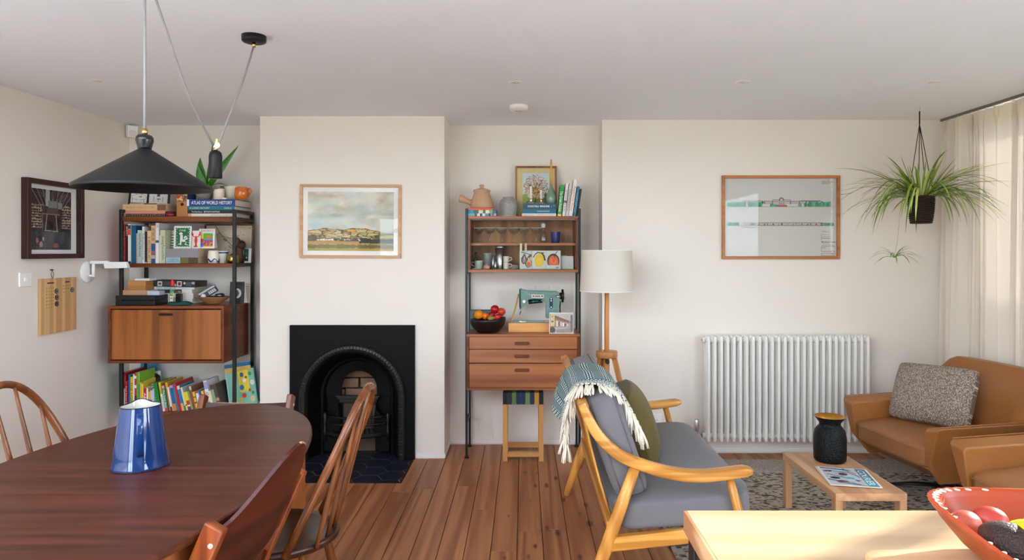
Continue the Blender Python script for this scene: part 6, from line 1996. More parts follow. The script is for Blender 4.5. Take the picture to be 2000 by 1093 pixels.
# leaning row of books
GL = 'books leaning at the right of the middle unit'
for (x0, wpx, yt, col, lean, lab, ti, tc_, bands, dp) in (
        (1088.8, 8.0, 360, '#1f8a34', 5.5, 'bright green book with a white handwritten title, leaning', 'The Green Kitchen', M_inkw, ((0.0, 0.06, '#e8c85a'),), 0.17),
        (1098.0, 5.6, 356, '#d9d0cc', 6.5, 'off white book with a small grey patch, right of the green book', 'Simple', flat('#8a5a5a', 0.6), ((0.40, 0.46, '#4a4648'),), 0.17),
        (1104.4, 5.8, 356.5, '#c3bdb4', 7.0, 'grey book with dark capitals, middle of the leaning books', 'MOUNTAINS', flat('#6a645e', 0.6), (), 0.17),
        (1110.6, 7.4, 349.5, '#ded4c4', 8.0, 'tallest cream book with red lettering', 'Food From Plenty', flat('#b8242c', 0.6), (), 0.17),
        (1119.2, 5.4, 363, '#2a6a86', 8.0, 'blue green book, second from the right in the leaning row', 'NOPI STYLE', flat('#7fb4c4', 0.6), (), 0.16),
        (1125.6, 3.6, 368, '#1c1c1e', 8.0, 'thin black book at the right end of the leaning row', None, None, (), 0.15)):
    Y = 4.83
    ln = math.radians(lean)
    h = (PXZ(yt, Y) - zU) / math.cos(ln)
    th = wpx * Y / F * math.cos(ln)
    # leaning to the right: pivots on the lower right corner
    book(lab, th - 0.0006, h - 0.002 - th * math.sin(ln), dp, col, (PXM(x0, Y), Y, zU + th * math.sin(ln) + 0.0004), (0, ln, 0), title=ti, tcol=tc_, bands=bands, hard=wpx > 6, group=GL, tbox=(0.14, 0.80))

# ---- inside the glass cabinet
zi = 1.5126
M_cg = glass_thin('drinking glass', (0.90, 0.93, 0.92), 1.6)
def coupe(label, px, Y, r, h, group='stemmed glasses in the cabinet'):
    t = thing('coupe_glass', label, 'glass', (PXM(px, Y), Y, zi), group=group)
    MB().lathe([(0.0, 0.001), (0.030, 0.001), (0.031, 0.003), (0.006, 0.006), (0.004, 0.012)], 24, cap1=False).build('foot', M_cg, t)
    MB().lathe([(0.004, 0.012), (0.0036, h * 0.55), (0.006, h * 0.60)], 12, cap0=False, cap1=False).build('stem', M_cg, t)
    MB().lathe([(0.006, h * 0.60), (r * 0.55, h * 0.66), (r * 0.92, h * 0.82), (r, h), (r * 0.97, h), (r * 0.88, h * 0.83), (r * 0.5, h * 0.685), (0.0, h * 0.64)], 28, cap0=False).build('bowl', M_cg, t)
    MB().tube([(r * 0.985 * math.cos(2 * PI * i / 28), r * 0.985 * math.sin(2 * PI * i / 28), h) for i in range(28)], 0.0011, 5, closed=True).build('rim', mat('rim glint', '#e8ece9', 0.08), t)  # glint on the glass edge painted as a pale opaque ring
    return t
for px, Y, lab in ((935, 4.93, 'stemmed coupe glass, first on the left behind the sliding glass'), (957, 4.90, 'stemmed coupe glass, second from the left'), (980, 4.90, 'stemmed coupe glass, third from the left'), (1004, 4.92, 'stemmed coupe glass, fourth from the left, behind the finger grips'), (1023, 4.89, 'stemmed coupe glass, fifth from the left, by the finger grips'), (1047, 4.90, 'stemmed coupe glass, sixth from the left, beside the crystal decanter')):
    coupe(lab, px, Y, 0.041, 0.108)
dc = thing('decanter', 'narrow cut glass decanter with a stopper beside the blue tumbler', 'decanter', (PXM(1061, 4.92), 4.92, zi))
MB().lathe([(0.0, 0.001), (0.024, 0.001), (0.026, 0.02), (0.024, 0.07), (0.010, 0.090), (0.010, 0.105), (0.014, 0.108)], 20, cap1=False).build('body', M_cg, dc)
MB().lathe([(0.006, 0.108), (0.017, 0.115), (0.017, 0.135), (0.008, 0.145), (0.0, 0.146)], 8).build('stopper', mat('cut crystal', '#cfd2cd', 0.08, spec=0.9), dc)
bt = tumbler('blue_tumbler', 'deep blue tumbler in the glass cabinet', 'tumbler', [(0.027, 0), (0.029, 0.006), (0.0375, 0.080)], mat('blue glaze', '#1d2a66', 0.15, coat=0.4), (PXM(1085, 4.90), 4.90, zi))
zl = gz0 + 0.0186
M_sage = mat('sage stoneware', '#a9ab98', 0.4, var=0.2, scale=40)
M_cream = mat('cream stoneware', '#d8cdb8', 0.35, var=0.08)
def mug(label, px, Y, r, h, m, z, hside=1, grp=None):
    t = tumbler('mug', label, 'mug', [(r * 0.92, 0), (r, 0.006), (r, h)], m, (PXM(px, Y), Y, z), group=grp)
    MB().tube([(hside * r * 0.97, 0, h * 0.82), (hside * (r + 0.018), 0, h * 0.80), (hside * (r + 0.022), 0, h * 0.5), (hside * r * 0.97, 0, h * 0.25)], 0.0035, 8, up=(0, 1, 0)).build('handle', m, t)
    return t
sc = thing('saucer', 'pale saucer under the sage mug in the glass cabinet', 'saucer', (PXM(933, 4.895), 4.895, zl))
MB().lathe([(0.0, 0.0), (0.030, 0.0), (0.041, 0.006), (0.042, 0.009), (0.030, 0.004), (0.0, 0.003)], 30).build('dish', M_cream, sc)
mug('sage green mug on a saucer at the lower left of the cabinet', 935, 4.895, 0.030, 0.058, M_sage, zl + 0.004, -1)
gb_ = thing('green_bottle', 'small dark green bottle behind the sage mug', 'bottle', (PXM(929, 4.97), 4.97, zl))
MB().lathe([(0.018, 0), (0.020, 0.05), (0.012, 0.08), (0.008, 0.09), (0.0085, 0.125), (0.0, 0.126)], 20).build('body', mat('dark green glass', '#2f4a26', 0.12), gb_)
MB().cyl((0, 0, 0.126), (0, 0, 0.134), 0.006, n=12).build('cork', M_clay, gb_)
jg2 = tumbler('glass_jug', 'cloudy glass tumbler left of the cocktail shaker', 'tumbler', [(0.030, 0), (0.033, 0.004), (0.034, 0.115)], mat('smoked grey glass', '#7d8078', 0.15, var=0.3, scale=20, spec=0.8), (PXM(952, 4.93), 4.935, zl))
wp = thing('wooden_pepper_pot', 'little round wooden pot in front of the cloudy tumbler', 'pot', (PXM(950.5, 4.858), 4.858, zl))
MB().lathe([(0.020, 0), (0.025, 0.010), (0.024, 0.024), (0.014, 0.031), (0.0, 0.032)], 24).build('body', M_clay, wp)
MB().lathe([(0.006, 0.031), (0.008, 0.036), (0.0, 0.040)], 12).build('knob', M_clay, wp)
sh = thing('cocktail_shaker', 'tall polished steel cocktail shaker in the glass cabinet', 'cocktail shaker', (PXM(976.5, 4.92), 4.92, zl))
hs_ = 0.172
MB().lathe([(0.025, 0), (0.027, 0.004), (0.036, hs_ * 0.88)], 32).build('body', M_steel, sh)
MB().lathe([(0.037, hs_ * 0.88), (0.037, hs_ * 0.93), (0.034, hs_ * 0.99), (0.030, hs_), (0.0, hs_)], 32).build('cap', M_steel, sh)
for px, Y, r, h, lab in ((963, 4.885, 0.012, 0.098, 'slim steel jigger, taller of two beside the shaker'), (967.5, 4.862, 0.011, 0.055, 'short steel jigger in front of the taller one')):
    t = thing('jigger', lab, 'jigger', (PXM(px, Y), Y, zl), group='steel jiggers by the shaker')
    MB().lathe([(r, 0), (r * 0.75, h * 0.4), (r, h)], 20).build('cup', M_steel, t)
    MB().lathe([(r * 0.78, h * 0.36), (r * 0.82, h * 0.40), (r * 0.78, h * 0.44)], 20, cap0=False, cap1=False).build('band', M_steel, t)
for z_, lab in ((zl, 'lower cream espresso cup right of the shaker'), (zl + 0.047, 'upper cream espresso cup stacked right of the shaker')):
    mug(lab, 988.5, 4.88, 0.020, 0.046, M_cream, z_, 1, 'stacked espresso cups')
for i in range(4):
    t = thing('small_plate', 'cream plate, %s of four stacked by the fruit cards' % ('lowest', 'second lowest', 'second highest', 'topmost')[i], 'plate', (PXM(1003, 4.935), 4.94, zl + 0.0075 * i), group='stacked plates in the cabinet')
    MB().lathe([(0.0, 0.0), (0.03, 0.0), (0.046, 0.0058), (0.046, 0.0072), (0.03, 0.003), (0.0, 0.003)], 30).build('dish', M_cream, t)
# three fruit cards and a pale one
def fruit_ink(kind):
    K = Ink(56, 76, '#c9ccc2', 0.62 if kind == 'fig' else 0.72)
    if kind == 'fig':
        K.line([(0.1, 0.93), (0.5, 0.85), (1.0, 0.78)], 0.018, '#3a3a30').ell(0.86, 0.72, 0.16, 0.06, '#4b4f3c')
        K.ell(0.36, 0.50, 0.24, 0.22, '#3a2830').ell(0.38, 0.66, 0.13, 0.16, '#3a2830').ell(0.37, 0.50, 0.19, 0.19, '#7a4a54').ell(0.38, 0.64, 0.09, 0.13, '#8a5a5c')
        for i in range(5):
            K.line([(0.38, 0.70), (0.26 + 0.06 * i, 0.36)], 0.006, '#c9a8a0')
        K.ell(0.72, 0.32, 0.27, 0.23, '#3a2430').ell(0.74, 0.52, 0.15, 0.18, '#3a2430').ell(0.74, 0.31, 0.21, 0.19, '#d89a5a').ell(0.75, 0.50, 0.11, 0.14, '#d8b26a').ell(0.74, 0.28, 0.13, 0.13, '#d8582e')
        K.rect(0.97, 1.0, 0, 1, '#8a8a82')
    elif kind == 'lemon':
        K.line([(0.10, 0.66), (0.22, 0.80), (0.40, 0.90), (0.62, 0.88), (0.84, 0.88)], 0.030, '#4a3c34').line([(0.72, 0.86), (0.86, 0.72), (0.93, 0.50)], 0.045, '#4a3c34').line([(0.16, 0.74), (0.40, 0.86)], 0.012, '#8f9078')
        K.ell(0.52, 0.48, 0.34, 0.34, '#e3b70c').ell(0.60, 0.70, 0.18, 0.14, '#e3b70c').ell(0.42, 0.26, 0.16, 0.12, '#e3b70c').ell(0.5, 0.42, 0.22, 0.2, '#e8c01a')
    else:
        K.ell(0.50, 0.44, 0.42, 0.40, '#3a352c').rect(0.05, 0.95, 0.0, 0.22, '#d8d6cc').ell(0.52, 0.40, 0.34, 0.34, '#e6601c').rect(0.05, 0.95, 0.0, 0.22, '#d8d6cc')
        K.line([(0.58, 0.66), (0.58, 0.76), (0.78, 0.96)], 0.016, '#2f2c24').line([(0.58, 0.66), (0.66, 0.80)], 0.01, '#2f2c24')
        for i in range(14):
            a = 2.4 + i * 0.3
            K.line([(0.52 + 0.17 * math.cos(a), 0.46 + 0.13 * math.sin(a)), (0.52 + 0.17 * math.cos(a + 0.3), 0.46 + 0.13 * math.sin(a + 0.3))], 0.012, '#f0a878')
        K.ell(0.80, 0.09, 0.10, 0.05, '#5a5a54').ell(0.82, 0.09, 0.06, 0.03, '#d8d6cc')
    return K
Yf_ = 4.845
for (p0, p1, k, lab) in ((1015, 1039, 'fig', 'pale card printed with purple figs in the glass cabinet'), (1039.3, 1066, 'lemon', 'pale card printed with a yellow lemon in the glass cabinet'), (1066.3, 1095, 'orange', 'pale card printed with an orange fruit in the glass cabinet')):
    card('fruit_card', lab, PXM(p1, Yf_) - PXM(p0, Yf_), PXZ(489, Yf_) - zl - 0.001, (PXM(p0, Yf_), Yf_, zl + 0.0005), (-0.05, 0, 0), fruit_ink(k), fold=False, group='fruit cards in the cabinet')
K = Ink(10, 10, '#d9d8ce', 0.8)
card('plain_card', 'blank pale card behind the right end of the glass cabinet', PXM(1120, 4.89) - PXM(1094, 4.89), PXZ(500, 4.89) - zl, (PXM(1094, 4.89), 4.89, zl + 0.0005), (-0.04, 0, 0), K, fold=False)
mug('cream cup showing its handle above the blank pale card', 1100, 5.0, 0.026, 0.10, M_cream, zl, 1)

# ---- on the drawers
zd = dz1 + 0.0006
Yb2 = 4.86
xB = PXM(954, Yb2)
M_dwood = mat('near black wooden bowl', '#1c1110', 0.32, var=0.35, scale=8, stretch=(1, 1, 4))
fb = thing('fruit_bowl', 'near black wooden bowl of fruit on the teak drawers', 'bowl', (xB, Yb2, zd))
rB = (PXM(990, Yb2) - PXM(918.5, Yb2)) / 2
hB_ = 0.098
MB().lathe([(0.06, 0.0), (0.082, 0.006), (rB * 0.90, hB_ * 0.5), (rB * 0.99, hB_ * 0.85), (rB, hB_), (rB * 0.96, hB_), (rB * 0.86, hB_ * 0.5), (0.05, 0.016), (0.0, 0.014)], 44, M=Matrix.Rotation(-0.06, 4, 'Y')).build('bowl_shell', M_dwood, fb)
M_orangef = mat('orange peel', '#e2860e', 0.45, var=0.08, scale=30, bump=0.3, bscale=260)
M_apple = mat('red apple skin', '#a8101e', 0.22, var=0.4, scale=9, stretch=(3, 3, 0.6))
M_apple2 = mat('red and gold apple skin', '#c03a1c', 0.25, var=0.55, scale=7, stretch=(2.5, 2.5, 0.7))
M_stalk = mat('brown stalk', '#4a3320', 0.8)
def fruit(nm, label, px, py, Y, r, m, kind='apple', rot=(0, 0, 0), grp=None):
    p = at(px, py, Y)
    t = thing(nm, label, nm.replace('_', ' '), tuple(p), rot, grp)
    if kind == 'apple':
        MB().lathe([(0.0, -r * 0.80), (r * 0.32, -r * 0.92), (r * 0.72, -r * 0.68), (r * 0.98, -0.05 * r), (r * 0.92, r * 0.45), (r * 0.58, r * 0.82), (r * 0.22, r * 0.84), (0.0, r * 0.66)], 26).build('skin', m, t)
        MB().tube([(0, 0, r * 0.64), (0.003, 0, r * 1.1)], 0.0016, 6).build('stalk', M_stalk, t)
    elif kind == 'orange':
        MB().lathe([(0.0, -r * 0.96)] + [(r * math.cos(a), r * 0.97 * math.sin(a)) for a in [-1.3, -0.9, -0.45, 0, 0.45, 0.9, 1.3]] + [(0.0, r * 0.93)], 26).build('skin', m, t)
        MB().cyl((0, 0, r * 0.92), (0, 0, r * 0.96), 0.004, n=8).build('stalk_scar', mat('green scar', '#5a6a2a', 0.7), t)
    elif kind == 'pear':
        MB().lathe([(0.0, -r), (r * 0.6, -r * 0.9), (r, -r * 0.25), (r * 0.82, r * 0.5), (r * 0.45, r * 1.15), (r * 0.3, r * 1.5), (0, r * 1.62)], 24).build('skin', m, t)
        MB().tube([(0, 0, r * 1.6), (0.003, 0, r * 2.0)], 0.0018, 6).build('stalk', M_stalk, t)
    return t
GF = 'fruit in the dark wooden bowl'
fruit('orange', 'large orange at the left in the dark wooden bowl', 935, 614, 4.83, 0.034, M_orangef, 'orange', (0.3, -0.3, 0), GF)
fruit('tangerine', 'small tangerine right of the large orange', 948, 617, 4.84, 0.025, mat('tangerine peel', '#e2700e', 0.4, var=0.08, bump=0.2, bscale=260), 'orange', (0.2, 0.5, 0), GF)
fruit('apple', 'topmost dark red apple of the fruit bowl', 966.5, 604, 4.87, 0.032, M_apple, 'apple', (0.3, 0.2, 0), GF)
fruit('apple', 'red and gold apple at the right in the fruit bowl', 979.5, 608.5, 4.86, 0.029, M_apple2, 'apple', (-0.2, 0.5, 0), GF)
fruit('apple', 'crimson apple in the middle under the topmost one', 960, 616, 4.86, 0.028, M_apple, 'apple', (0.5, -0.4, 0), GF)
fruit('apple', 'small pinkish red apple low at the bowl rim', 971.5, 619, 4.81, 0.024, mat('pink red skin', '#c8202e', 0.3, var=0.2), 'apple', (0.2, 0.2, 0), GF)
fruit('pear', 'green russet pear lying at the front of the fruit bowl', 958.5, 622, 4.795, 0.022, mat('russet pear skin', '#8a7a2c', 0.5, var=0.35, scale=30), 'pear', (0.2, 1.35, 0.2), GF)
# patterned tin / paper behind bowl
K = Ink(70, 44, '#4a6a5a', 1.6)
K.rect(0, 1, 0.93, 1, '#243a30')
for i in range(26):
    a, b = RNG.random(), RNG.random() * 0.9
    K.line([(a, b), (a + 0.08, b + 0.05 * math.sin(i)), (a + 0.14, b - 0.02)], 0.018, ['#c9cfc4', '#1f2a24', '#8fa394'][i % 3])
card('patterned_tray', 'dark green patterned tray standing behind the fruit bowl', PXM(958, 5.02) - PXM(914.5, 5.02), PXZ(604.5, 5.02) - zd, (PXM(914.5, 5.02) + 0.013, 5.03, zd), (-0.10, 0, 0), K, fold=False, cat='tray')

# sewing machine in its open wooden base
Ys = 4.86
SX = PXM(993, Ys)
M_pine = wood('honey pine case', '#b57838', '#d59c58', 'X', 0.4, freq=16, rings=0.5)
M_sew = mat('sea green enamel', '#6c9088', 0.22, var=0.04, coat=0.3)
M_sewd = mat('dark teal enamel', '#15393c', 0.2, coat=0.3)
sm = thing('sewing_machine', 'sea green vintage sewing machine set in a wooden base on the drawers', 'sewing machine', (SX, Ys, zd))
def S(px, py, Y=Ys): return (PXM(px, Y) - SX, PXZ(py, Y) - zd)
bw = S(1105, 0)[0]
bh = 0.066
MB().box(0, bw, -0.025, -0.013, 0, bh).box(0, bw, 0.155, 0.165, 0, bh).box(0, 0.012, -0.013, 0.155, 0, bh).box(bw - 0.012, bw, -0.013, 0.155, 0, bh).box(0.012, bw - 0.012, -0.013, 0.155, 0.0, 0.01).build('wooden_base', M_pine, sm, bevel=0.003)
MB().box(0.014, bw - 0.014, -0.011, 0.153, bh - 0.008, bh + 0.004).build('bed', M_sew, sm, bevel=0.004)
MB().box(0.075, 0.125, 0.02, 0.06, bh + 0.004, bh + 0.006).build('needle_plate', M_steel, sm)
# arm + pillar outline (px), extruded in depth
ol = [(1015, 566), (1017.5, 564), (1021, 565.5), (1030, 567.5), (1060, 568.5), (1088, 569), (1093, 572), (1094, 590), (1092, 604), (1093, 621), (1066, 621), (1066, 592), (1064, 587), (1058, 584.5), (1040, 584), (1033, 585), (1029, 590), (1021, 601), (1015, 600)]
p = [S(a, b) for a, b in ol]
MB().prism(p[::-1], lambda u_, v_, d: (u_, d, v_), 0.005, 0.105).build('arm_and_pillar', M_sew, sm, bevel=0.007, seg=3)
MB().prism([S(a, b) for a, b in ((1014, 565), (1017, 563.5), (1018, 600), (1014, 600))][::-1], lambda u_, v_, d: (u_, d, v_), 0.002, 0.108).build('face_plate', M_sewd, sm, bevel=0.002)
a_, b_ = S(1019, 578)
MB().tube([(*S(1025, 570), 0)[:1] + (0.003, S(1025, 570)[1]), (S(1033, 574.5)[0], 0.003, S(1033, 574.5)[1]), (S(1086, 577)[0], 0.003, S(1086, 577)[1])], 0.0016, 6).build('chrome_trim', M_steel, sm)
MB().tube([(S(1067, 601)[0], 0.003, S(1067, 601)[1]), (S(1088, 603)[0], 0.003, S(1088, 603)[1])], 0.0016, 6).build('chrome_trim', M_steel, sm)
x0, z0 = S(1038, 581.5); x1, z1_ = S(1062, 575)
MB().box(x0, x1, 0.001, 0.005, z0, z1_).build('badge', mat('badge ivory', '#d8d2c6', 0.3), sm, bevel=0.001)
K = Ink(60, 16, '#d8d2c6', 3)
K.rect(0.08, 0.22, 0.3, 0.72, '#3a2a26').rect(0.80, 0.95, 0.3, 0.72, '#3a2a26')
for i in range(9):
    K.line([(0.27 + 0.05 * i, 0.36), (0.30 + 0.05 * i, 0.66), (0.32 + 0.05 * i, 0.38)], 0.09, '#8a5a48')
K.build('badge_print', x1 - x0 - 0.002, z1_ - z0 - 0.002, sm, (x0 + 0.001, 0.0004, z0 + 0.001), gloss=0.4)
c0, c1_ = S(1043, 588.5)[0], S(1060, 0)[0]
MB().cyl((S(1032, 0)[0], 0.055, S(0, 590.5)[1]), (S(1057, 0)[0], 0.055, S(0, 588)[1]), 0.0165, n=20).build('motor', M_sewd, sm)
MB().cyl((S(1057, 0)[0], 0.055, S(0, 588)[1]), (S(1060, 0)[0], 0.055, S(0, 588)[1]), 0.015, n=20).build('motor_collar', M_brass, sm)
MB().prism([(S(1076.5, 0)[0] + 0.012 * math.cos(a), S(0, 591.5)[1] + (0.028 if math.sin(a) > 0 else -0.028) + 0.012 * math.sin(a)) for a in [2 * PI * i / 24 for i in range(24)]], lambda u_, v_, d: (u_, d, v_), 0.001, 0.006).build('stitch_panel', mat('navy stitch panel', '#1f3f5c', 0.25), sm, bevel=0.001)
for py in (583, 587, 599.5):
    MB().cyl((S(1076.5, 0)[0], -0.004, S(0, py)[1]), (S(1076.5, 0)[0], 0.002, S(0, py)[1]), 0.005, n=12).build('stitch_knob', M_steel, sm)
MB().cyl((S(1023.5, 0)[0], -0.008, S(0, 588.5)[1]), (S(1023.5, 0)[0], 0.006, S(0, 588.5)[1]), 0.0105, n=20).build('tension_dial', M_steel, sm)
hwz = S(0, 578.5)[1]
MB().cyl((S(1093, 0)[0], 0.055, hwz), (S(1097.5, 0)[0], 0.055, hwz), 0.024, n=24).build('wheel_housing', M_sewd, sm)
MB().lathe([(0.0, 0), (0.046, 0.0), (0.049, 0.004), (0.049, 0.010), (0.045, 0.015), (0.0, 0.016)], 36, M=Matrix.Translation((S(1097.5, 0)[0], 0.055, hwz)) @ Matrix.Rotation(PI / 2, 4, 'Y')).build('hand_wheel', mat('dark brown wheel', '#2a1512', 0.25), sm)
MB().cyl((S(1097.5, 0)[0] + 0.015, 0.055, hwz), (S(1097.5, 0)[0] + 0.022, 0.055, hwz), 0.022, n=24).build('wheel_hub', M_steel, sm)
MB().cyl((S(1086, 0)[0], 0.0, S(0, 579)[1]), (S(1094, 0)[0], 0.0, S(0, 579)[1]), 0.009, n=16).build('bobbin_winder', M_steel, sm)
MB().tube([(S(1095, 0)[0], 0.03, S(0, 588)[1]), (S(1094, 0)[0], 0.025, S(0, 600)[1]), (S(1094.5, 0)[0], 0.03, S(0, 612)[1])], 0.004, 8).build('cable', M_blackmetal, sm)
for px, z_ in ((1047, 560), (1072.5, 559.5)):
    MB().cyl((S(px, 0)[0], 0.05, S(0, 569)[1]), (S(px, 0)[0], 0.05, S(0, z_)[1]), 0.0016, n=8).build('spool_pin', M_steel, sm)
MB().cyl((S(1017, 0)[0], 0.04, S(0, 601)[1]), (S(1017, 0)[0], 0.04, S(0, 611)[1]), 0.004, n=12).build('needle_bar', M_steel, sm)
MB().cyl((S(1015.5, 0)[0], 0.03, S(0, 601)[1]), (S(1015.5, 0)[0], 0.03, S(0, 615)[1]), 0.003, n=10).build('presser_bar', M_steel, sm)
MB().box(S(1014.5, 0)[0], S(1018, 0)[0], 0.02, 0.05, bh + 0.006, bh + 0.010).build('presser_foot', M_steel, sm)
MB().beam((S(999, 0)[0], 0.12, bh - 0.004), (S(1013, 0)[0], 0.12, S(0, 576)[1]), 0.012, 0.05, up=(0, 1, 0)).build('propped_lid', M_pine, sm, bevel=0.002)
for px, py in ((997, 621.5), (1062, 627)):
    MB().cyl((S(px, 0)[0], -0.0265, S(0, py)[1]), (S(px, 0)[0], -0.0245, S(0, py)[1]), 0.003, n=8).build('screw', M_stalk, sm)
# picture card of a row of houses, in front at the right
K = Ink(96, 68, '#b9aa9c', 1.42)
u, v = K.u, K.v
K.put(v > 0.72, '#b9b3ae').mix((fbm(u, v, 8, 6, 201) - 0.4) * 0.8, '#8f7f74')
K.put((v < 0.82 - 0.38 * u) & (v > 0.30), '#9a6f58').put((v < 0.98 - 0.45 * u) & (v > 0.82 - 0.38 * u), '#7c5a4c').put((v < 0.70 - 0.25 * u) & (u > 0.25) & (v > 0.28), '#a88f80')
for i in range(6):
    a = 0.30 + 0.085 * i
    K.rect(a, a + 0.045, 0.36, 0.60 - 0.03 * i, ['#e8e4de', '#5a4a44', '#d8cfc4'][i % 3])
K.put(v < 0.30 - 0.12 * (1 - u), '#a3a09c').put((v < 0.12 + 0.16 * u) & (u > 0.3), '#8e8782').ell(0.12, 0.16, 0.13, 0.16, '#4a4238').rect(0.88, 1.0, 0.1, 0.9, '#6d6660')
K.rect(0.04, 0.22, 0.36, 0.96, '#c9b884').rect(0.08, 0.17, 0.55, 0.62, '#6a5a3a').rect(0.09, 0.16, 0.78, 0.85, '#b07a4a')
for i in range(120):
    a, b = RNG.random(), RNG.random() * 0.9
    K.ell(a, b, 0.008, 0.012, ['#5b4c42', '#cabfb2', '#7d6a5c'][i % 3])
K.rect(0, 1, 0, 0.035, '#e2ddd6').rect(0, 1, 0.965, 1, '#e2ddd6').rect(0, 0.025, 0, 1, '#e2ddd6').rect(0.975, 1, 0, 1, '#e2ddd6')
Yh = 4.775
card('house_card', 'landscape card with a street of old houses, leaning before the sewing machine', PXM(1120, Yh) - PXM(1073, Yh), PXZ(610.5, Yh) - zd, (PXM(1073, Yh), Yh, zd), (-0.10, 0, -0.02), K)

# ================================================================ STOOL
M_oakst = wood('stool oak', '#b07a42', '#d09a5c', 'Z', 0.4, freq=22, rings=0.25)
M_oaksx = wood('stool oak rail', '#b07a42', '#d09a5c', 'X', 0.4, freq=22, rings=0.25)
so = thing('stool', 'small oak stool with a checked woven webbing seat under the drawers', 'stool', (0.0, 4.85, 0))
sx0, sx1, sy0, sy1 = PXM(982, 4.72), PXM(1061.5, 4.72), -0.13, 0.13
for x in (sx0, sx1 - 0.032):
    for y in (sy0, sy1 - 0.032):
        MB().box(x, x + 0.032, y, y + 0.032, 0, 0.462).build('leg', M_oakst, so, bevel=0.002)
for y in (sy0 + 0.004, sy1 - 0.028):
    MB().box(sx0 + 0.032, sx1 - 0.032, y, y + 0.024, 0.030, 0.066).build('rail', M_oaksx, so, bevel=0.002)
    MB().box(sx0 + 0.032, sx1 - 0.032, y, y + 0.024, 0.405, 0.445).build('seat_rail', M_oaksx, so, bevel=0.002)
wcols = ['#1d2024', '#26303c', '#5d7244', '#1c3350', '#1c3350', '#6a8048', '#1c3350', '#c08a34', '#1c2126']
nW = 9
wd_ = (sx1 - sx0) / nW
for i in range(nW):
    m = mat('webbing %d' % i, wcols[i], 0.8, var=0.15, scale=200, bump=0.4, bscale=300)
    x0 = sx0 + wd_ * i
    x1 = x0 + wd_
    top = 0.474
    MB().box(x0 + 0.0006, x1 - 0.0006, sy0 - 0.003, sy1 + 0.003, 0.4625, top).box(x0 + 0.0006, x1 - 0.0006, sy0 - 0.003, sy0 - 0.0005, 0.395, 0.4625).build('webbing_strap', m, so, bevel=0.001)

# ================================================================ FLOOR LAMP
M_lampw = wood('lamp beech', '#b0713a', '#cf935a', 'Z', 0.4, freq=18, rings=0.3)
YL = 4.45
XLp = PXM(1185, YL)
fl2 = thing('floor_lamp', 'wooden tripod floor lamp with a white drum shade behind the sofa', 'floor lamp', (XLp, YL, 0))
zs0, zs1 = PXZ(571, YL - 0.17), PXZ(489, YL - 0.17)
rs0, rs1 = (PXM(1237.5, YL) - PXM(1133, YL)) / 2, (PXM(1235, YL) - PXM(1137, YL)) / 2
M_lsh = cloth_translucent('linen shade', '#ddd6ca', 0.2)
MB().lathe([(rs0, zs0), (rs1, zs1)], 56, cap0=False, cap1=False).build('lamp_shade', M_lsh, fl2)
for r, z in ((rs0, zs0), (rs1, zs1)):
    MB().tube([(r * math.cos(2 * PI * i / 48), r * math.sin(2 * PI * i / 48), z) for i in range(48)], 0.0028, 6, closed=True).build('shade_trim', M_trim, fl2)
MB().cyl((0, 0, 0.62), (0, 0, zs0 + 0.10), 0.0155, n=18).build('pole', M_lampw, fl2)
zpl = PXZ(697, YL)
MB().lathe([(0.0, zpl), (0.068, zpl), (0.071, zpl + 0.004), (0.071, zpl + 0.036), (0.068, zpl + 0.040), (0.0, zpl + 0.040)], 40).build('hub', M_lampw, fl2)
MB().cyl((0, 0, 0.35), (0, 0, zpl), 0.018, n=18).build('lower_pole', M_lampw, fl2)
MB().cyl((0.0, -0.02, zpl - 0.025), (0.0, -0.045, zpl - 0.025), 0.014, n=14).build('clamp_knob', M_blackmetal, fl2)
for a in (-0.25, PI - 0.75, PI / 2 + 0.2):
    d = Vector((math.cos(a), math.sin(a), 0))
    MB().beam(d * 0.048 + Vector((0, 0, zpl)), d * 0.235, 0.034, 0.022, up=(-d.y, d.x, 0)).build('leg', M_lampw, fl2, bevel=0.004)
MB().lathe([(0.0, zs0 + 0.06), (0.025, zs0 + 0.065), (0.028, zs0 + 0.11), (0.015, zs0 + 0.16), (0.0, zs0 + 0.165)], 20).build('bulb', mat('opal bulb', '#d8d4cb', 0.3), fl2)
for k in range(3):
    a = 2 * PI * k / 3
    MB().tube([(0, 0, zs0 + 0.08), (rs0 * math.cos(a) * 0.99, rs0 * math.sin(a) * 0.99, zs0 + 0.02)], 0.002, 6).build('shade_spoke', M_steel, fl2)
MB().tube([(-0.016, -0.016, zs0 + 0.05), (-0.022, -0.018, zs0 - 0.2), (-0.026, -0.02, zpl + 0.2), (-0.030, -0.02, zpl + 0.041)], 0.0026, 6).build('flex', M_white, fl2)
# ================================================================ SOFA
M_ash = wood('honey ash', '#b3762f', '#d99a4a', 'X', 0.32, freq=44, stretch=0.07, rings=0.8, rnd=0.04, coat=0.2)
M_ashz = wood('honey ash upright', '#b3762f', '#d99a4a', 'Z', 0.32, freq=26, stretch=0.07, rings=0.5, rnd=0.05, coat=0.2)
M_ashy = wood('honey ash rail', '#b3762f', '#d99a4a', 'Y', 0.32, freq=26, stretch=0.05, rings=0.4, rnd=0.04, coat=0.2)
M_grey = mat('blue grey wool', '#6b676a', 0.95, var=0.07, scale=60, bump=0.25, bscale=420, sheen=0.15)
M_seam = mat('grey piping', '#5e5a5e', 0.95)
SO = Vector((0.58, 3.43, 0))
sf = thing('sofa', 'grey cushioned two seat sofa with curved honey wood arms, back towards the stool', 'sofa', tuple(SO))
YN, YFa = 2.80, 4.07
def sp(px, py, Y=YN):
    p = at(px, py, YN)
    return Vector((p.x, Y, p.z)) - SO
arm_px = [(1136, 787), (1141, 800), (1149, 817), (1163, 842), (1184, 867), (1212, 889), (1248, 905), (1290, 918), (1330, 926), (1370, 928), (1410, 925), (1445, 920), (1468, 918)]
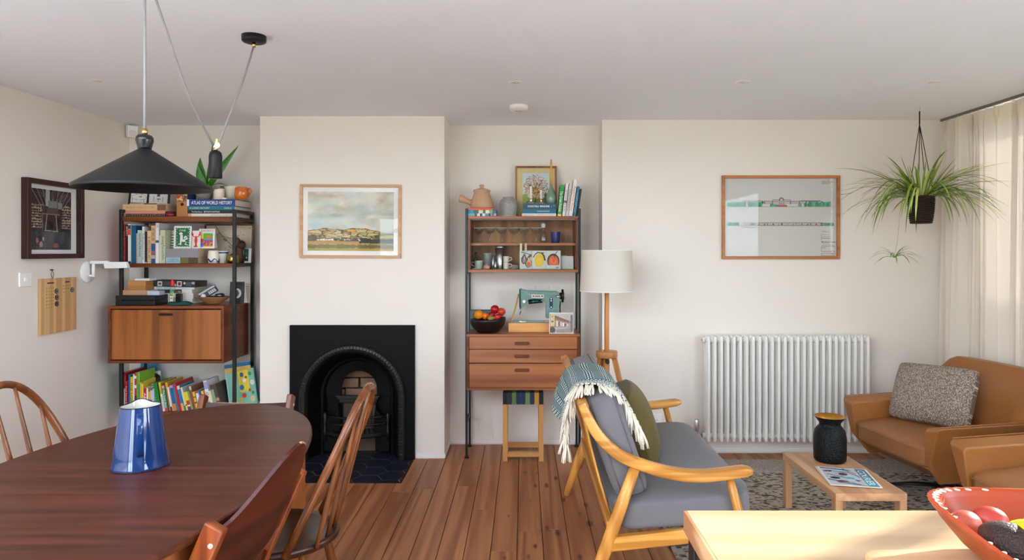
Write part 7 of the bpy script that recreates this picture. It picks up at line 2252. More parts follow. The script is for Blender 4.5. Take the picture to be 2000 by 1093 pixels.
for Y, sy in ((YN, -1), (YFa, 1)):
    mb = MB()
    P_ = [sp(a, b, Y) for a, b in arm_px]
    # resample
    Q = []
    for i in range(len(P_) - 1):
        for k in range(3):
            t = k / 3
            p0 = P_[max(i - 1, 0)]; p1 = P_[i]; p2 = P_[i + 1]; p3 = P_[min(i + 2, len(P_) - 1)]
            Q.append(0.5 * ((2 * p1) + (p2 - p0) * t + (2 * p0 - 5 * p1 + 4 * p2 - p3) * t * t + (3 * p1 - p0 - 3 * p2 + p3) * t ** 3))
    Q.append(P_[-1])
    n = len(Q)
    rows = []
    for i, q in enumerate(Q):
        s_ = i / (n - 1)
        t = (Q[min(i + 1, n - 1)] - Q[max(i - 1, 0)]).normalized()
        nn = Vector((-t.z, 0, t.x))
        hw = 0.020 + 0.018 * min(1, max(0, (s_ - 0.35) / 0.3))
        hh = 0.019 + 0.005 * math.sin(PI * s_)
        if s_ > 0.95:
            k = 1 - (s_ - 0.95) / 0.05 * 0.45
            hw *= k; hh *= k
        ring = []
        for j in range(12):
            a = 2 * PI * j / 12
            ca, sa = math.cos(a), math.sin(a)
            e = 0.55
            ring.append(q + Vector((0, 1, 0)) * hw * math.copysign(abs(ca) ** e, ca) + nn * hh * math.copysign(abs(sa) ** e, sa))
        rows.append(ring)
    for A_, B_ in zip(rows[:-1], rows[1:]):
        mb.bridge(A_, B_)
    mb.add(rows[0], [tuple(reversed(range(12)))]); mb.add(rows[-1], [tuple(range(12))])
    mb.build('arm', M_ash, sf)
    zf = -SO.z
    top, foot = sp(1242, 908, Y), Vector((0.252, Y, 0)) - SO
    MB().tube([top, top.lerp(foot, 0.3), top.lerp(foot, 0.62), foot], [0.022, 0.026, 0.028, 0.019], 14, flat=(1, 0.85)).build('rear_leg', M_ashz, sf)
    top, foot = sp(1424, 930, Y), Vector((0.985, Y, 0.0095)) - SO
    MB().tube([top, top.lerp(foot, 0.3), top.lerp(foot, 0.6), foot], [0.016, 0.020, 0.023, 0.017], 14).build('front_leg', M_ashz, sf)
    a0, a1_ = sp(1190, 1061, Y), sp(1455, 1033, Y)
    MB().beam(a0, a1_, 0.034, 0.058, up=(0, 0, 1)).build('side_rail', M_ash, sf, bevel=0.005)
topn, botn = sp(1141, 797), sp(1196, 1026)
for (c, w_, h_, nm) in ((topn, 0.030, 0.040, 'top_rail'), (botn, 0.030, 0.050, 'lower_rail')):
    MB().beam(Vector((c.x, YN - SO.y, c.z)), Vector((c.x, YFa - SO.y, c.z)), w_, h_, up=(1, 0, 0)).build(nm, M_ashy, sf, bevel=0.006)
c = sp(1446, 1034)
MB().beam(Vector((c.x, YN - SO.y, c.z)), Vector((c.x, YFa - SO.y, c.z)), 0.026, 0.058, up=(1, 0, 0)).build('front_rail', M_ashy, sf, bevel=0.005)
NS = 15
for i in range(NS):
    y = YN - SO.y + 0.055 + (YFa - YN - 0.11) * i / (NS - 1)
    p0, p1 = Vector((botn.x, y, botn.z + 0.02)), Vector((topn.x, y, topn.z - 0.015))
    mid = p0.lerp(p1, 0.45) + Vector((-0.018, 0, 0))
    mb = MB()
    pts = [p0.lerp(mid, q).lerp(mid.lerp(p1, q), q) for q in [k / 6 for k in range(7)]]
    mb.tube(pts, 0.012, 8, flat=(0.5, 1.35), up=(1, 0, 0))
    mb.build('back_slat', M_ashz, sf)
# seat cushion, tipped up a little to the front
def cushion(nm, c, size, rot, e=0.28, n=16, m=M_grey, parent=sf, off=SO, belly=0.0, seam_=True):
    R = Euler(rot).to_matrix().to_4x4()
    mb = MB().puff(Vector(c) - off, size, e, n, M=R)
    o = mb.build(nm, m, parent)
    if seam_:
        ax = min(range(3), key=lambda i: size[i])
        k = [i for i in range(3) if i != ax]
        for sg in (-1, 1):
            pts = []
            for q in range(64):
                a = 2 * PI * q / 64
                v = [0, 0, 0]
                p = 2.0 / e
                ca, sa = math.cos(a), math.sin(a)
                L_ = (abs(ca) ** p + abs(sa) ** p) ** (1 / p)
                v[k[0]] = ca / L_ * size[k[0]] / 2 * 0.988
                v[k[1]] = sa / L_ * size[k[1]] / 2 * 0.988
                v[ax] = sg * size[ax] / 2 * 0.62
                pts.append(R @ Vector(v) + Vector(c) - off)
            MB().tube(pts, 0.0038, 6, closed=True).build('piping', M_seam, o)
    return o
cushion('seat_cushion', (0.665, 3.435, 0.375), (0.61, 1.235, 0.135), (0, -0.075, 0), 0.22)
for yc_, nm in ((3.135, 'near'), (3.755, 'far')):
    cushion('back_cushion', (0.396, yc_, 0.630), (0.155, 0.612, 0.46), (0, -0.325, 0), 0.34)

# olive cushion
M_olive = mat('olive velvet', '#5a4e1e', 0.85, var=0.3, scale=9, sheen=0.1, bump=0.1, bscale=40)
R = Euler((0, -0.33, -0.10)).to_matrix().to_4x4()
def pinch(v):
    k = 1 - 0.22 * (1 - (abs(v.y) / 0.22) ** 3) * 0
    f = max(0.05, (1 - (abs(v.y) / 0.235) ** 2.6)) * max(0.05, (1 - (abs(v.z) / 0.205) ** 2.6))
    return Vector((v.x * f ** 0.5, v.y, v.z))
oc_ = MB().puff((0, 0, 0), (0.20, 0.46, 0.36), 0.16, 18, M=R, fn=pinch).build('cushion', M_olive, None)
tag(oc_, 'olive green velvet cushion leaning on the back of the grey sofa', 'cushion', (0.548, 3.38, 0.607))

# throw over the back
TH = thing('throw_blanket', 'teal and white patterned throw with cream tassels over the sofa back', 'blanket', (0.30, 3.18, 0.80))
TO = Vector((0.30, 3.18, 0.80))
prof = [(0.188, 0.635), (0.184, 0.69), (0.190, 0.745), (0.205, 0.805), (0.224, 0.855), (0.262, 0.876), (0.325, 0.880), (0.385, 0.868), (0.432, 0.820), (0.470, 0.755), (0.500, 0.690)]
def prof_at(v):
    x = v * (len(prof) - 1)
    i = min(int(x), len(prof) - 2)
    t = x - i
    p0 = prof[max(i - 1, 0)]; p1 = prof[i]; p2 = prof[i + 1]; p3 = prof[min(i + 2, len(prof) - 1)]
    f = lambda k: 0.5 * (2 * p1[k] + (p2[k] - p0[k]) * t + (2 * p0[k] - 5 * p1[k] + 4 * p2[k] - p3[k]) * t * t + (3 * p1[k] - p0[k] - 3 * p2[k] + p3[k]) * t ** 3)
    return f(0), f(1)
def throw_pt(u, v):
    """u: near edge to far edge, v: rear hem over the top to the front"""
    x, z = prof_at(v)
    y = 2.955 + 0.50 * u + 0.03 * math.sin(v * 5)
    rear = max(0, 0.42 - v) / 0.42
    x -= 0.045 * rear * u + 0.016 * math.sin(u * 11 + v * 3) * rear
    z += 0.06 * rear * u + 0.006 * math.sin(u * 9 + v * 7)
    fr = max(0, v - 0.75) / 0.25
    z += 0.10 * fr * u
    x -= 0.05 * fr * u
    return Vector((x, y, z)) - TO
nu, nv = 120, 220
K = Ink(nu, nv, '#62787b')
u, v = K.u, K.v
ui, vi = np.meshgrid(np.arange(nu), np.arange(nv))
K.put((np.sin(ui * 2.1 + vi * 1.3) * np.sin(ui * 1.1 - vi * 2.3)) > 0.15, '#8a9b98').put((ui * 7 + vi * 3) % 5 == 0, '#435c63')
def dashes(m_, a, b):
    K.put(m_, '#17424f').put(m_ & (a % 4 < 2) & ((b + 3 * ((a // 4) % 2)) % 6 < 4), '#e4e7de')
for c0 in (0.02, 0.14, 0.27, 0.40, 0.53, 0.66, 0.79, 0.92):
    dashes((v >= c0) & (v < c0 + 0.058), vi, ui)
m_ = u < 0.14
q = (np.abs((vi % 18) - 9) + np.abs((ui % 14) - 7) * 1.2).astype(int)
K.put(m_, '#1a4650').put(m_ & (q % 4 < 2), '#e2e4da')
dashes((u >= 0.14) & (u < 0.20), ui, vi)
gx = np.linspace(0, 1, nu + 1); gv = np.linspace(0, 1, nv + 1)
blk = K.build('woven_cloth', 1.0, 1.0, TH, gloss=0.9)
co = np.array([tuple(throw_pt(a, b)) for b in gv for a in gx], dtype=np.float32)
blk.data.vertices.foreach_set('co', co.reshape(-1))
blk.data.polygons.foreach_set('use_smooth', [True] * len(blk.data.polygons))
blk.data.update()
sld = blk.modifiers.new('thick', 'SOLIDIFY'); sld.thickness = 0.005; sld.offset = -1
M_tassel = mat('cream cotton', '#ddd4c2', 0.9, var=0.12, scale=50)
rt = random.Random(11)
NT = 26
for i in range(NT):
    v_ = 0.01 + 0.98 * i / (NT - 1)
    p = throw_pt(0.0, v_)
    x_, z_ = prof_at(v_)
    topness = max(0.0, 1 - abs(v_ - 0.56) / 0.20)
    ln = rt.uniform(0.085, 0.12) * (1 - 0.35 * topness)
    yaw = rt.uniform(-0.35, 0.35)
    side = 1 if v_ > 0.56 else -1
    mb = MB()
    for k in range(9):
        a = rt.uniform(0, 2 * PI)
        o1 = Vector((math.cos(a), math.sin(a), 0)) * 0.006
        sp_ = Vector((math.cos(a), math.sin(a), 0)) * rt.uniform(0.006, 0.017)
        if topness > 0.2:
            d1 = Vector((0.3 * side * (1 - topness) + yaw, -1.0, -0.25)).normalized()
            d2 = Vector((0.5 * side * (1 - topness) + yaw, -0.9, -0.55)).normalized()
        else:
            d1 = Vector((0.10 * side + yaw * 0.3, -0.55, -0.8)).normalized()
            d2 = Vector((0.06 * side + yaw * 0.3, -0.10, -1.0)).normalized()
        q0 = p + Vector((0, 0.002, 0.003))
        q1 = q0 + d1 * ln * 0.35 + o1
        q2 = q1 + d2 * ln * 0.65 + sp_
        mb.tube([q0, q1, q1.lerp(q2, 0.5) + o1 * 0.4, q2], [0.003, 0.0042, 0.0036, 0.0022], 5)
    mb.cyl(p + Vector((0, -0.004, 0.0)), p + Vector((0, 0.004, 0.004)), 0.006, n=8)
    mb.build('tassel', M_tassel, TH)

# ================================================================ RADIATOR
M_rad = mat('radiator enamel', '#e9e6e0', 0.28, var=0.02)
NR = 26
RX0_, RPI = 1.296, (2.415 - 1.296) / 25
rd = thing('column_radiator', 'white three column radiator on the back wall below the framed drawing', 'radiator', (RX0_, YR, 0))
mb = MB()
zb_, zt_ = 0.128, 0.845
for y in (-0.135, -0.090, -0.045):
    mb.tube([(0, y, zb_ - 0.012), (0, y, zb_ - 0.004), (0, y, zb_ + 0.02), (0, y, zt_ - 0.02), (0, y, zt_ + 0.004), (0, y, zt_ + 0.012)], [0.006, 0.0115, 0.0125, 0.0125, 0.0115, 0.006], 12)
for z in (zb_ + 0.022, zt_ - 0.018):
    mb.tube([(0, -0.148, z - 0.0), (0, -0.135, z), (0, -0.045, z), (0, -0.032, z)], [0.006, 0.020, 0.020, 0.006], 10, flat=(1.0, 0.72))
    mb.tube([(-RPI / 2, -0.090, z), (RPI / 2, -0.090, z)], 0.019, 14)
msec = mb.mesh('radiator_section', M_rad)
for i in range(NR):
    o = bpy.data.objects.new('radiator_section', msec)
    COL.objects.link(o); o.parent = rd; o.location = (RPI * i, 0, 0)
for x, z in ((-0.045, zt_ - 0.018), (-0.045, zb_ + 0.022)):
    MB().cyl((-RPI / 2, -0.090, z), (x + 0.012, -0.090, z), 0.021, 0.017, 16).build('end_bush', M_rad, rd)
MB().cyl((-0.034, -0.090, zt_ - 0.018), (-0.042, -0.090, zt_ - 0.018), 0.007, n=12).build('bleed_valve', M_steel, rd)
for x in (RPI * 3, RPI * 22):
    MB().box(x + 0.016, x + 0.028, -0.10, 0, 0.62, 0.65).build('wall_bracket', M_rad, rd)
Yv_ = -0.090
MB().cyl((-0.034, Yv_, zb_ + 0.022), (-0.075, Yv_, zb_ + 0.022), 0.011, n=14).build('valve_tail', M_steel, rd)
MB().lathe([(0.012, -0.012), (0.014, 0.0), (0.014, 0.03), (0.017, 0.034), (0.018, 0.085), (0.0165, 0.092), (0.0165, 0.112), (0.012, 0.116), (0, 0.116)], 20, (-0.075, Yv_, zb_ + 0.022)).build('valve_head', M_steel, rd)
MB().tube([(-0.075, Yv_ + 0.01, zb_ + 0.036), (-0.10, Yv_ + 0.05, zb_ + 0.045), (-0.118, Yv_ + 0.0895, zb_ + 0.052)], 0.0075, 10).build('copper_pipe', mat('copper pipe', '#8a4a2e', 0.35, 0.7), rd)
# wall socket low behind the sofa
sk2 = thing('wall_socket', 'white wall socket low on the wall behind the far sofa arm', 'socket', (PXM(1252, YR), YR, PXZ(831, YR)))
MB().box(0, 0.146, -0.009, 0, 0, 0.086).build('plate', M_white, sk2, bevel=0.003)
for x in (0.04, 0.106):
    for dx in (-0.008, 0.008):
        MB().box(x + dx - 0.003, x + dx + 0.003, -0.0098, -0.0088, 0.042, 0.045).build('slot', M_blackmetal, sk2)
    MB().box(x - 0.006, x + 0.006, -0.012, -0.009, 0.062, 0.074).build('switch', M_white, sk2, bevel=0.001)

# ================================================================ FRAMED ELEVATION DRAWING
M_cherryf = wood('warm cherry frame', '#a05c28', '#bd7a40', 'X', 0.35, freq=22, rings=0.3)
ax0, ax1, az0, az1 = PXM(1409, YR), PXM(1638, YR), PXZ(505.5, YR), PXZ(343, YR)
aw, ah = ax1 - ax0, az1 - az0
af = picture('framed_elevations', 'cherry framed architect drawing of two long building elevations above the radiator', aw, ah, 0.020, 0.024, M_cherryf, (ax0, YR - 0.001, az0))
iw, ih = aw - 0.038, ah - 0.038
K = Ink(300, 210, '#cbc5bf', iw / ih)
def trees(a0, a1, vb, hgt, n, seed):
    r = random.Random(seed)
    for i in range(n):
        a = r.uniform(a0, a1)
        h = hgt * r.uniform(0.35, 0.6)
        K.ell(a, vb + h * 1.0, 0.014, h, ['#4f9a74', '#3f8766', '#62aa84', '#2f7a58'][i % 4])
BK = '#4a4644'
vb = 0.635
K.line([(0.03, vb), (0.98, vb)], 0.0022, '#6a8a5a')
K.rect(0.16, 0.86, vb + 0.035, vb + 0.075, '#b3a49e').rect(0.43, 0.59, vb + 0.035, vb + 0.085, '#b9aba4')
K.line([(0.16, vb + 0.078), (0.34, vb + 0.078)], 0.003, BK).line([(0.36, vb + 0.072), (0.66, vb + 0.072)], 0.003, BK).line([(0.43, vb + 0.09), (0.59, vb + 0.09)], 0.003, BK).line([(0.68, vb + 0.075), (0.86, vb + 0.075)], 0.003, BK)
K.ell(0.51, vb + 0.085, 0.022, 0.035, BK).ell(0.51, vb + 0.083, 0.015, 0.026, '#b9aba4').rect(0.48, 0.54, vb + 0.03, vb + 0.075, '#a89a92')
for a in (0.29, 0.36, 0.43, 0.59, 0.67, 0.73, 0.78, 0.83):
    K.rect(a - 0.002, a + 0.002, vb + 0.03, vb + 0.078, BK)
K.rect(0.335, 0.35, vb + 0.04, vb + 0.07, '#2a2826').rect(0.46, 0.56, vb, vb + 0.02, '#8d5a4a').rect(0.47, 0.55, vb + 0.02, vb + 0.03, '#c98a6a')
trees(0.03, 0.33, vb, 0.06, 34, 1); trees(0.66, 0.95, vb, 0.06, 34, 2); trees(0.42, 0.46, vb, 0.035, 6, 3)
vb = 0.395
K.line([(0.03, vb), (0.98, vb)], 0.0022, BK)
K.rect(0.17, 0.86, vb, vb + 0.035, '#b5a8a0').line([(0.17, vb + 0.037), (0.86, vb + 0.037)], 0.003, BK)
for i in range(26):
    a = 0.2 + 0.64 * i / 25
    K.rect(a, a + 0.012, vb + 0.004, vb + 0.006 + 0.022 * ((i * 7) % 5) / 4, ['#4a4644', '#7a706a', '#8f867e'][i % 3])
K.rect(0.24, 0.27, vb + 0.004, vb + 0.03, '#2a2826').rect(0.86, 0.88, vb, vb + 0.04, BK)
trees(0.03, 0.13, vb, 0.04, 12, 4); trees(0.88, 0.97, vb, 0.035, 10, 5)
K.line([(0.03, 0.82), (0.98, 0.82)], 0.001, '#b3ada8')
def text_rows(a0, a1, v0, n, dv, th):
    for i in range(n):
        K.rect(a0, a0 + (a1 - a0) * (0.55 + 0.45 * ((i * 37) % 10) / 10), v0 - dv * i - th, v0 - dv * i, '#8a847e')
text_rows(0.87, 0.99, 0.965, 5, 0.011, 0.004)
K.rect(0.92, 0.94, 0.982, 0.988, '#6a645e')
text_rows(0.87, 0.95, 0.325, 2, 0.012, 0.004)
for (b0, b1) in ((0.205, 0.290), (0.065, 0.125), (0.012, 0.04)):
    for q in ((0.865, b0, 0.99, b0), (0.865, b1, 0.99, b1), (0.865, b0, 0.865, b1), (0.99, b0, 0.99, b1)):
        K.line([(q[0], q[1]), (q[2], q[3])], 0.0018, '#6a645e')
text_rows(0.87, 0.98, 0.28, 3, 0.022, 0.006); text_rows(0.87, 0.99, 0.162, 2, 0.018, 0.006); text_rows(0.87, 0.92, 0.115, 2, 0.012, 0.005)
K.rect(0.165, 0.21, 0.612, 0.618, '#6a645e').rect(0.165, 0.30, 0.368, 0.374, '#6a645e').line([(0.93, 0.012), (0.93, 0.065)], 0.0018, '#6a645e').line([(0.965, 0.012), (0.965, 0.04)], 0.0018, '#6a645e')
K.build('print', iw, ih, af, (0.019, -0.0055, 0.019), gloss=0.5)
letters('print_title', 'Morrison Design', mat('ink black', '#2a2626', 0.6), af, (0.019 + iw * 0.866, -0.0062, 0.019 + ih * 0.170), (1, 0, 0), (0, 0, 1), iw * 0.125, ih * 0.024, bold=0.03)
# thin cable running along the wall beside the frame
tag(MB().tube([(PXM(1639.5, YR), YR - 0.003, PXZ(380.5, YR)), (PXM(1652, YR), YR - 0.004, PXZ(378.6, YR)), (PXM(1664, YR), YR - 0.003, PXZ(376.5, YR))], 0.0012, 5).build('picture_wire', M_blackmetal, None), 'thin dark wire on the wall at the right side of the architect drawing', 'wire')

# ================================================================ HANGING SPIDER PLANT
YH = 4.467
HP = at(1799, 412, YH)
hp = thing('hanging_plant', 'spider plant in a dark woven hanging pot before the curtain', 'hanging plant', tuple(HP))
rT, rB_, hP2 = 0.073, 0.058, 0.165
zt2 = PXZ(385, YH) - HP.z
zb2 = zt2 - hP2
M_basket = mat('dark woven rush', '#2e2119', 0.85, var=0.5, scale=120, bump=0.6, bscale=160)
for i in range(13):
    s_ = i / 12
    r = rB_ + (rT - rB_) * math.sin(s_ * PI / 2) ** 0.8
    z = zb2 + hP2 * s_
    MB().tube([((r + 0.0022 * (1 if (k + i) % 2 else -1)) * math.cos(2 * PI * k / 30), (r + 0.0022 * (1 if (k + i) % 2 else -1)) * math.sin(2 * PI * k / 30), z) for k in range(30)], 0.0072, 6, closed=True).build('woven_coil', M_basket, hp)
MB().lathe([(0, zb2), (rB_ - 0.003, zb2), (rT - 0.004, zt2 - 0.01), (0, zt2 - 0.015)], 24).build('soil', mat('soil', '#2f241d', 0.95), hp)
hk = Vector((PXM(1796, YH) - HP.x, 0, H - HP.z))
jn = hk + Vector((0.0, 0, -0.115))
MB().tube([hk, hk + Vector((0.003, 0, -0.02)), hk + Vector((-0.004, 0, -0.03)), hk + Vector((0, 0, -0.036))], 0.0018, 6).build('ceiling_hook', M_steel, hp)
MB().tube([hk + Vector((0, 0, -0.03)), jn], 0.0042, 8).build('cord', M_blackmetal, hp)
for a in (2.6, 5.6, 0.6, 4.0):
    q = Vector((rT * math.cos(a), rT * math.sin(a), zt2))
    MB().tube([jn, jn.lerp(q, 0.5), q, q + Vector((0, 0, -0.10))], 0.0026, 6).build('cord', M_blackmetal, hp)
LM = [mat('spider leaf green', '#8aa53c', 0.5, var=0.2, scale=30), mat('spider leaf pale', '#bccb72', 0.5, var=0.2, scale=30), mat('spider leaf deep', '#648432', 0.5, var=0.2, scale=30), mat('spider leaf dry', '#c2a262', 0.6, var=0.2, scale=30)]
rl = random.Random(21)
def blade(p0, az, el, ln, droop, wd, m, parent, n=9, name='leaf'):
    d = Vector((math.cos(az) * math.cos(el), math.sin(az) * math.cos(el), math.sin(el)))
    p = Vector(p0)
    sd_ = Vector((-math.sin(az), math.cos(az), 0))
    vs, fs = [], []
    for i in range(n + 1):
        s_ = i / n
        w2 = wd * (0.75 + 0.5 * math.sin(PI * min(1, s_ * 1.3)) if s_ < 0.75 else 1.25 * (1 - s_) / 0.25 * 0.85 + 0.02)
        up = sd_.cross(d)
        vs += [p - sd_ * w2 + up * w2 * 0.35, p, p + sd_ * w2 + up * w2 * 0.35]
        p = p + d * (ln / n)
        d = (d + Vector((0, 0, -droop / n))).normalized()
    for i in range(n):
        for j in range(2):
            fs.append((i * 3 + j, i * 3 + j + 1, i * 3 + j + 4, i * 3 + j + 3))
    MB().add(vs, fs, True).build(name, m, parent)
for i in range(165):
    az = rl.uniform(0, 2 * PI)
    if rl.random() < 0.55:
        az = rl.choice((0, PI)) + rl.gauss(0, 0.5)
    if math.cos(az) > 0.45:
        az = -abs(math.atan2(math.sin(az), math.cos(az))) - 0.35
    kind = rl.random()
    if kind < 0.42:      # long arching
        el, ln, dr = rl.uniform(0.25, 0.95), rl.uniform(0.40, 0.62), rl.uniform(0.7, 1.9)
    elif kind < 0.85:    # drooping close to the pot
        el, ln, dr = rl.uniform(0.5, 1.1), rl.uniform(0.32, 0.54), rl.uniform(2.4, 4.2)
    else:                # upright
        el, ln, dr = rl.uniform(0.9, 1.35), rl.uniform(0.20, 0.32), rl.uniform(0.2, 0.8)
    if math.sin(az) > 0.3 or math.cos(az) > 0.8:
        ln *= 0.85
    if math.cos(az) > 0.1:
        ln = min(ln, 0.36 / math.cos(az))      # the curtain is just beyond
    k = rl.random()
    m = LM[0] if k < 0.42 else LM[1] if k < 0.66 else LM[2] if k < 0.93 else LM[3]
    blade((0.03 * math.cos(az), 0.03 * math.sin(az), zt2 - 0.012), az, el, ln, dr, rl.uniform(0.0040, 0.0068), m, hp)
bc_ = at(1747, 503, YH - 0.02) - HP
MB().tube([(-0.03, -0.02, zt2), (-0.10, -0.03, zt2 + 0.03), (-0.155, -0.03, zt2 - 0.10), (-0.17, -0.03, bc_.z + 0.12), tuple(bc_)], 0.0012, 5).build('runner', LM[3], hp)
for i in range(20):
    az = rl.uniform(0, 2 * PI) if i % 2 else rl.choice((0.0, PI)) + rl.gauss(0, 0.3)
    blade(bc_, az, rl.uniform(0.3, 1.1), rl.uniform(0.12, 0.20), rl.uniform(1.2, 2.2), 0.003, LM[2] if i % 3 else LM[0], hp, name='plantlet_leaf')

# ================================================================ CURTAIN
M_cur = cloth_translucent('cream curtain linen', '#e3d9cc', 0.05)
XC = 2.998
CY0, CY1 = 3.30, 4.885
cu = thing('curtain', 'long cream linen curtain with a gathered heading, right hand side', 'curtain', (XC, 4.1, 0))
def fold(u, v):
    y = CY1 - (CY1 - CY0) * u
    s_ = u * 15.0
    a = 0.020 + 0.018 * (1 - v) + 0.010 * math.sin(u * 21)
    ph = 2 * PI * (s_ + 0.32 * math.sin(s_ * 1.7) + 0.12 * math.sin(v * 3 + s_))
    x = a * math.sin(ph) + 0.010 * math.sin(ph * 2.3 + v * 2) * (0.4 + v)
    if v > 0.955:
        k = (v - 0.955) / 0.045
        x = x * (1 - 0.55 * k) + 0.010 * math.sin(ph * 3.1 + 1) * k
    y += 0.018 * math.cos(ph) + (1 - v) * 0.03 * (1 - 2 * u) 
    z = 0.025 + (2.372 - 0.025) * v + (0.006 * math.sin(ph * 1.0) if v > 0.99 else 0)
    return Vector((x, y - 4.1, z))
MB().grid(300, 40, lambda u, v: fold(u, v * 0.955)).build('cloth', M_cur, cu)
MB().grid(300, 7, lambda u, v: fold(u, 0.955 + 0.045 * v) + Vector((-0.002, 0, 0))).build('heading_tape', cloth_translucent('heading cloth', '#e4d8c6', 0.2), cu)
ct = thing('curtain_track', 'slim grey curtain track along the ceiling above the cream curtain', 'curtain track', (XC, 3.9, H))
MB().box(-0.009, 0.009, -3.0, 1.0, -0.016, 0.0).build('rail', mat('dark grey track', '#6d6a66', 0.5), ct)
for i in range(22):
    y = CY1 - 0.02 - (CY1 - CY0 - 0.04) * i / 21 - 3.9
    MB().cyl((0, y, -0.024), (0, y, -0.016), 0.004, n=8).build('glider', M_white, ct)

# ================================================================ RUG
def rug_mat():
    m, nt, bs = new_mat('flat woven wool')
    N, L = nt.nodes, nt.links
    g = N.new('ShaderNodeTexCoord')
    mp = N.new('ShaderNodeMapping')
    mp.inputs['Rotation'].default_value = (0, 0, 0.0)
    mp.inputs['Scale'].default_value = (36, 88, 1)
    L.new(g.outputs['Object'], mp.inputs['Vector'])
    sh_ = N.new('ShaderNodeTexVoronoi'); sh_.inputs['Scale'].default_value = 1.0; sh_.inputs['Randomness'].default_value = 0.75
    L.new(mp.outputs[0], sh_.inputs['Vector'])
    cr = N.new('ShaderNodeValToRGB')
    cr.color_ramp.elements[0].position = 0.22; cr.color_ramp.elements[0].color = (*hexc('#4a423a'), 1)
    cr.color_ramp.elements[1].position = 0.42; cr.color_ramp.elements[1].color = (*hexc('#aea394'), 1)
    sp_ = N.new('ShaderNodeSeparateColor')
    L.new(sh_.outputs['Color'], sp_.inputs[0])
    L.new(sp_.outputs[0], cr.inputs['Fac'])
    no = N.new('ShaderNodeTexNoise'); no.inputs['Scale'].default_value = 140
    L.new(g.outputs['Object'], no.inputs['Vector'])
    mx = N.new('ShaderNodeMix'); mx.data_type = 'RGBA'; mx.blend_type = 'OVERLAY'; mx.inputs['Factor'].default_value = 0.4
    L.new(cr.outputs[0], mx.inputs['A']); L.new(no.outputs['Color'], mx.inputs['B'])
    L.new(mx.outputs['Result'], bs.inputs['Base Color'])
    bs.inputs['Roughness'].default_value = 0.95
    bp = N.new('ShaderNodeBump'); bp.inputs['Strength'].default_value = 0.9; bp.inputs['Distance'].default_value = 0.006
    L.new(sh_.outputs['Distance'], bp.inputs['Height']); bp.invert = True
    L.new(bp.outputs[0], bs.inputs['Normal'])
    return m
M_rug = rug_mat()
M_braid = mat('braided grey wool', '#a39a90', 0.95, var=0.55, scale=55, bump=1.0, bscale=70)
rg = thing('rug', 'grey beige flat woven rug with chunky braided end bands, under the coffee table', 'rug', (1.75, 3.5, 0))
MB().box(-1.03, 1.10, -1.35, 0.96, 0.0005, 0.009).build('woven_field', M_rug, rg, bevel=0.003)
mb = MB()
nx_, ny_ = 260, 24
rr_ = np.random.default_rng(4)
hz = rr_.random((ny_, nx_)) * 0.010
def braid(u, v):
    i, j = min(nx_ - 1, int(u * (nx_ - 1) + 0.5)), min(ny_ - 1, int(v * (ny_ - 1) + 0.5))
    edge = min(1, 6 * min(u, 1 - u, v, 1 - v) + 0.0)
    wob = 0.010 * math.sin(u * 55) * (v > 0.97)
    return Vector((-1.03 + 2.13 * u, 0.96 + 0.29 * v + wob, 0.001 + edge ** 0.3 * (0.010 + hz[j, i] + 0.004 * math.sin(v * 40) * math.sin(u * 320))))
mb.grid(nx_, ny_, braid)
mb.build('braided_band', M_braid, rg)

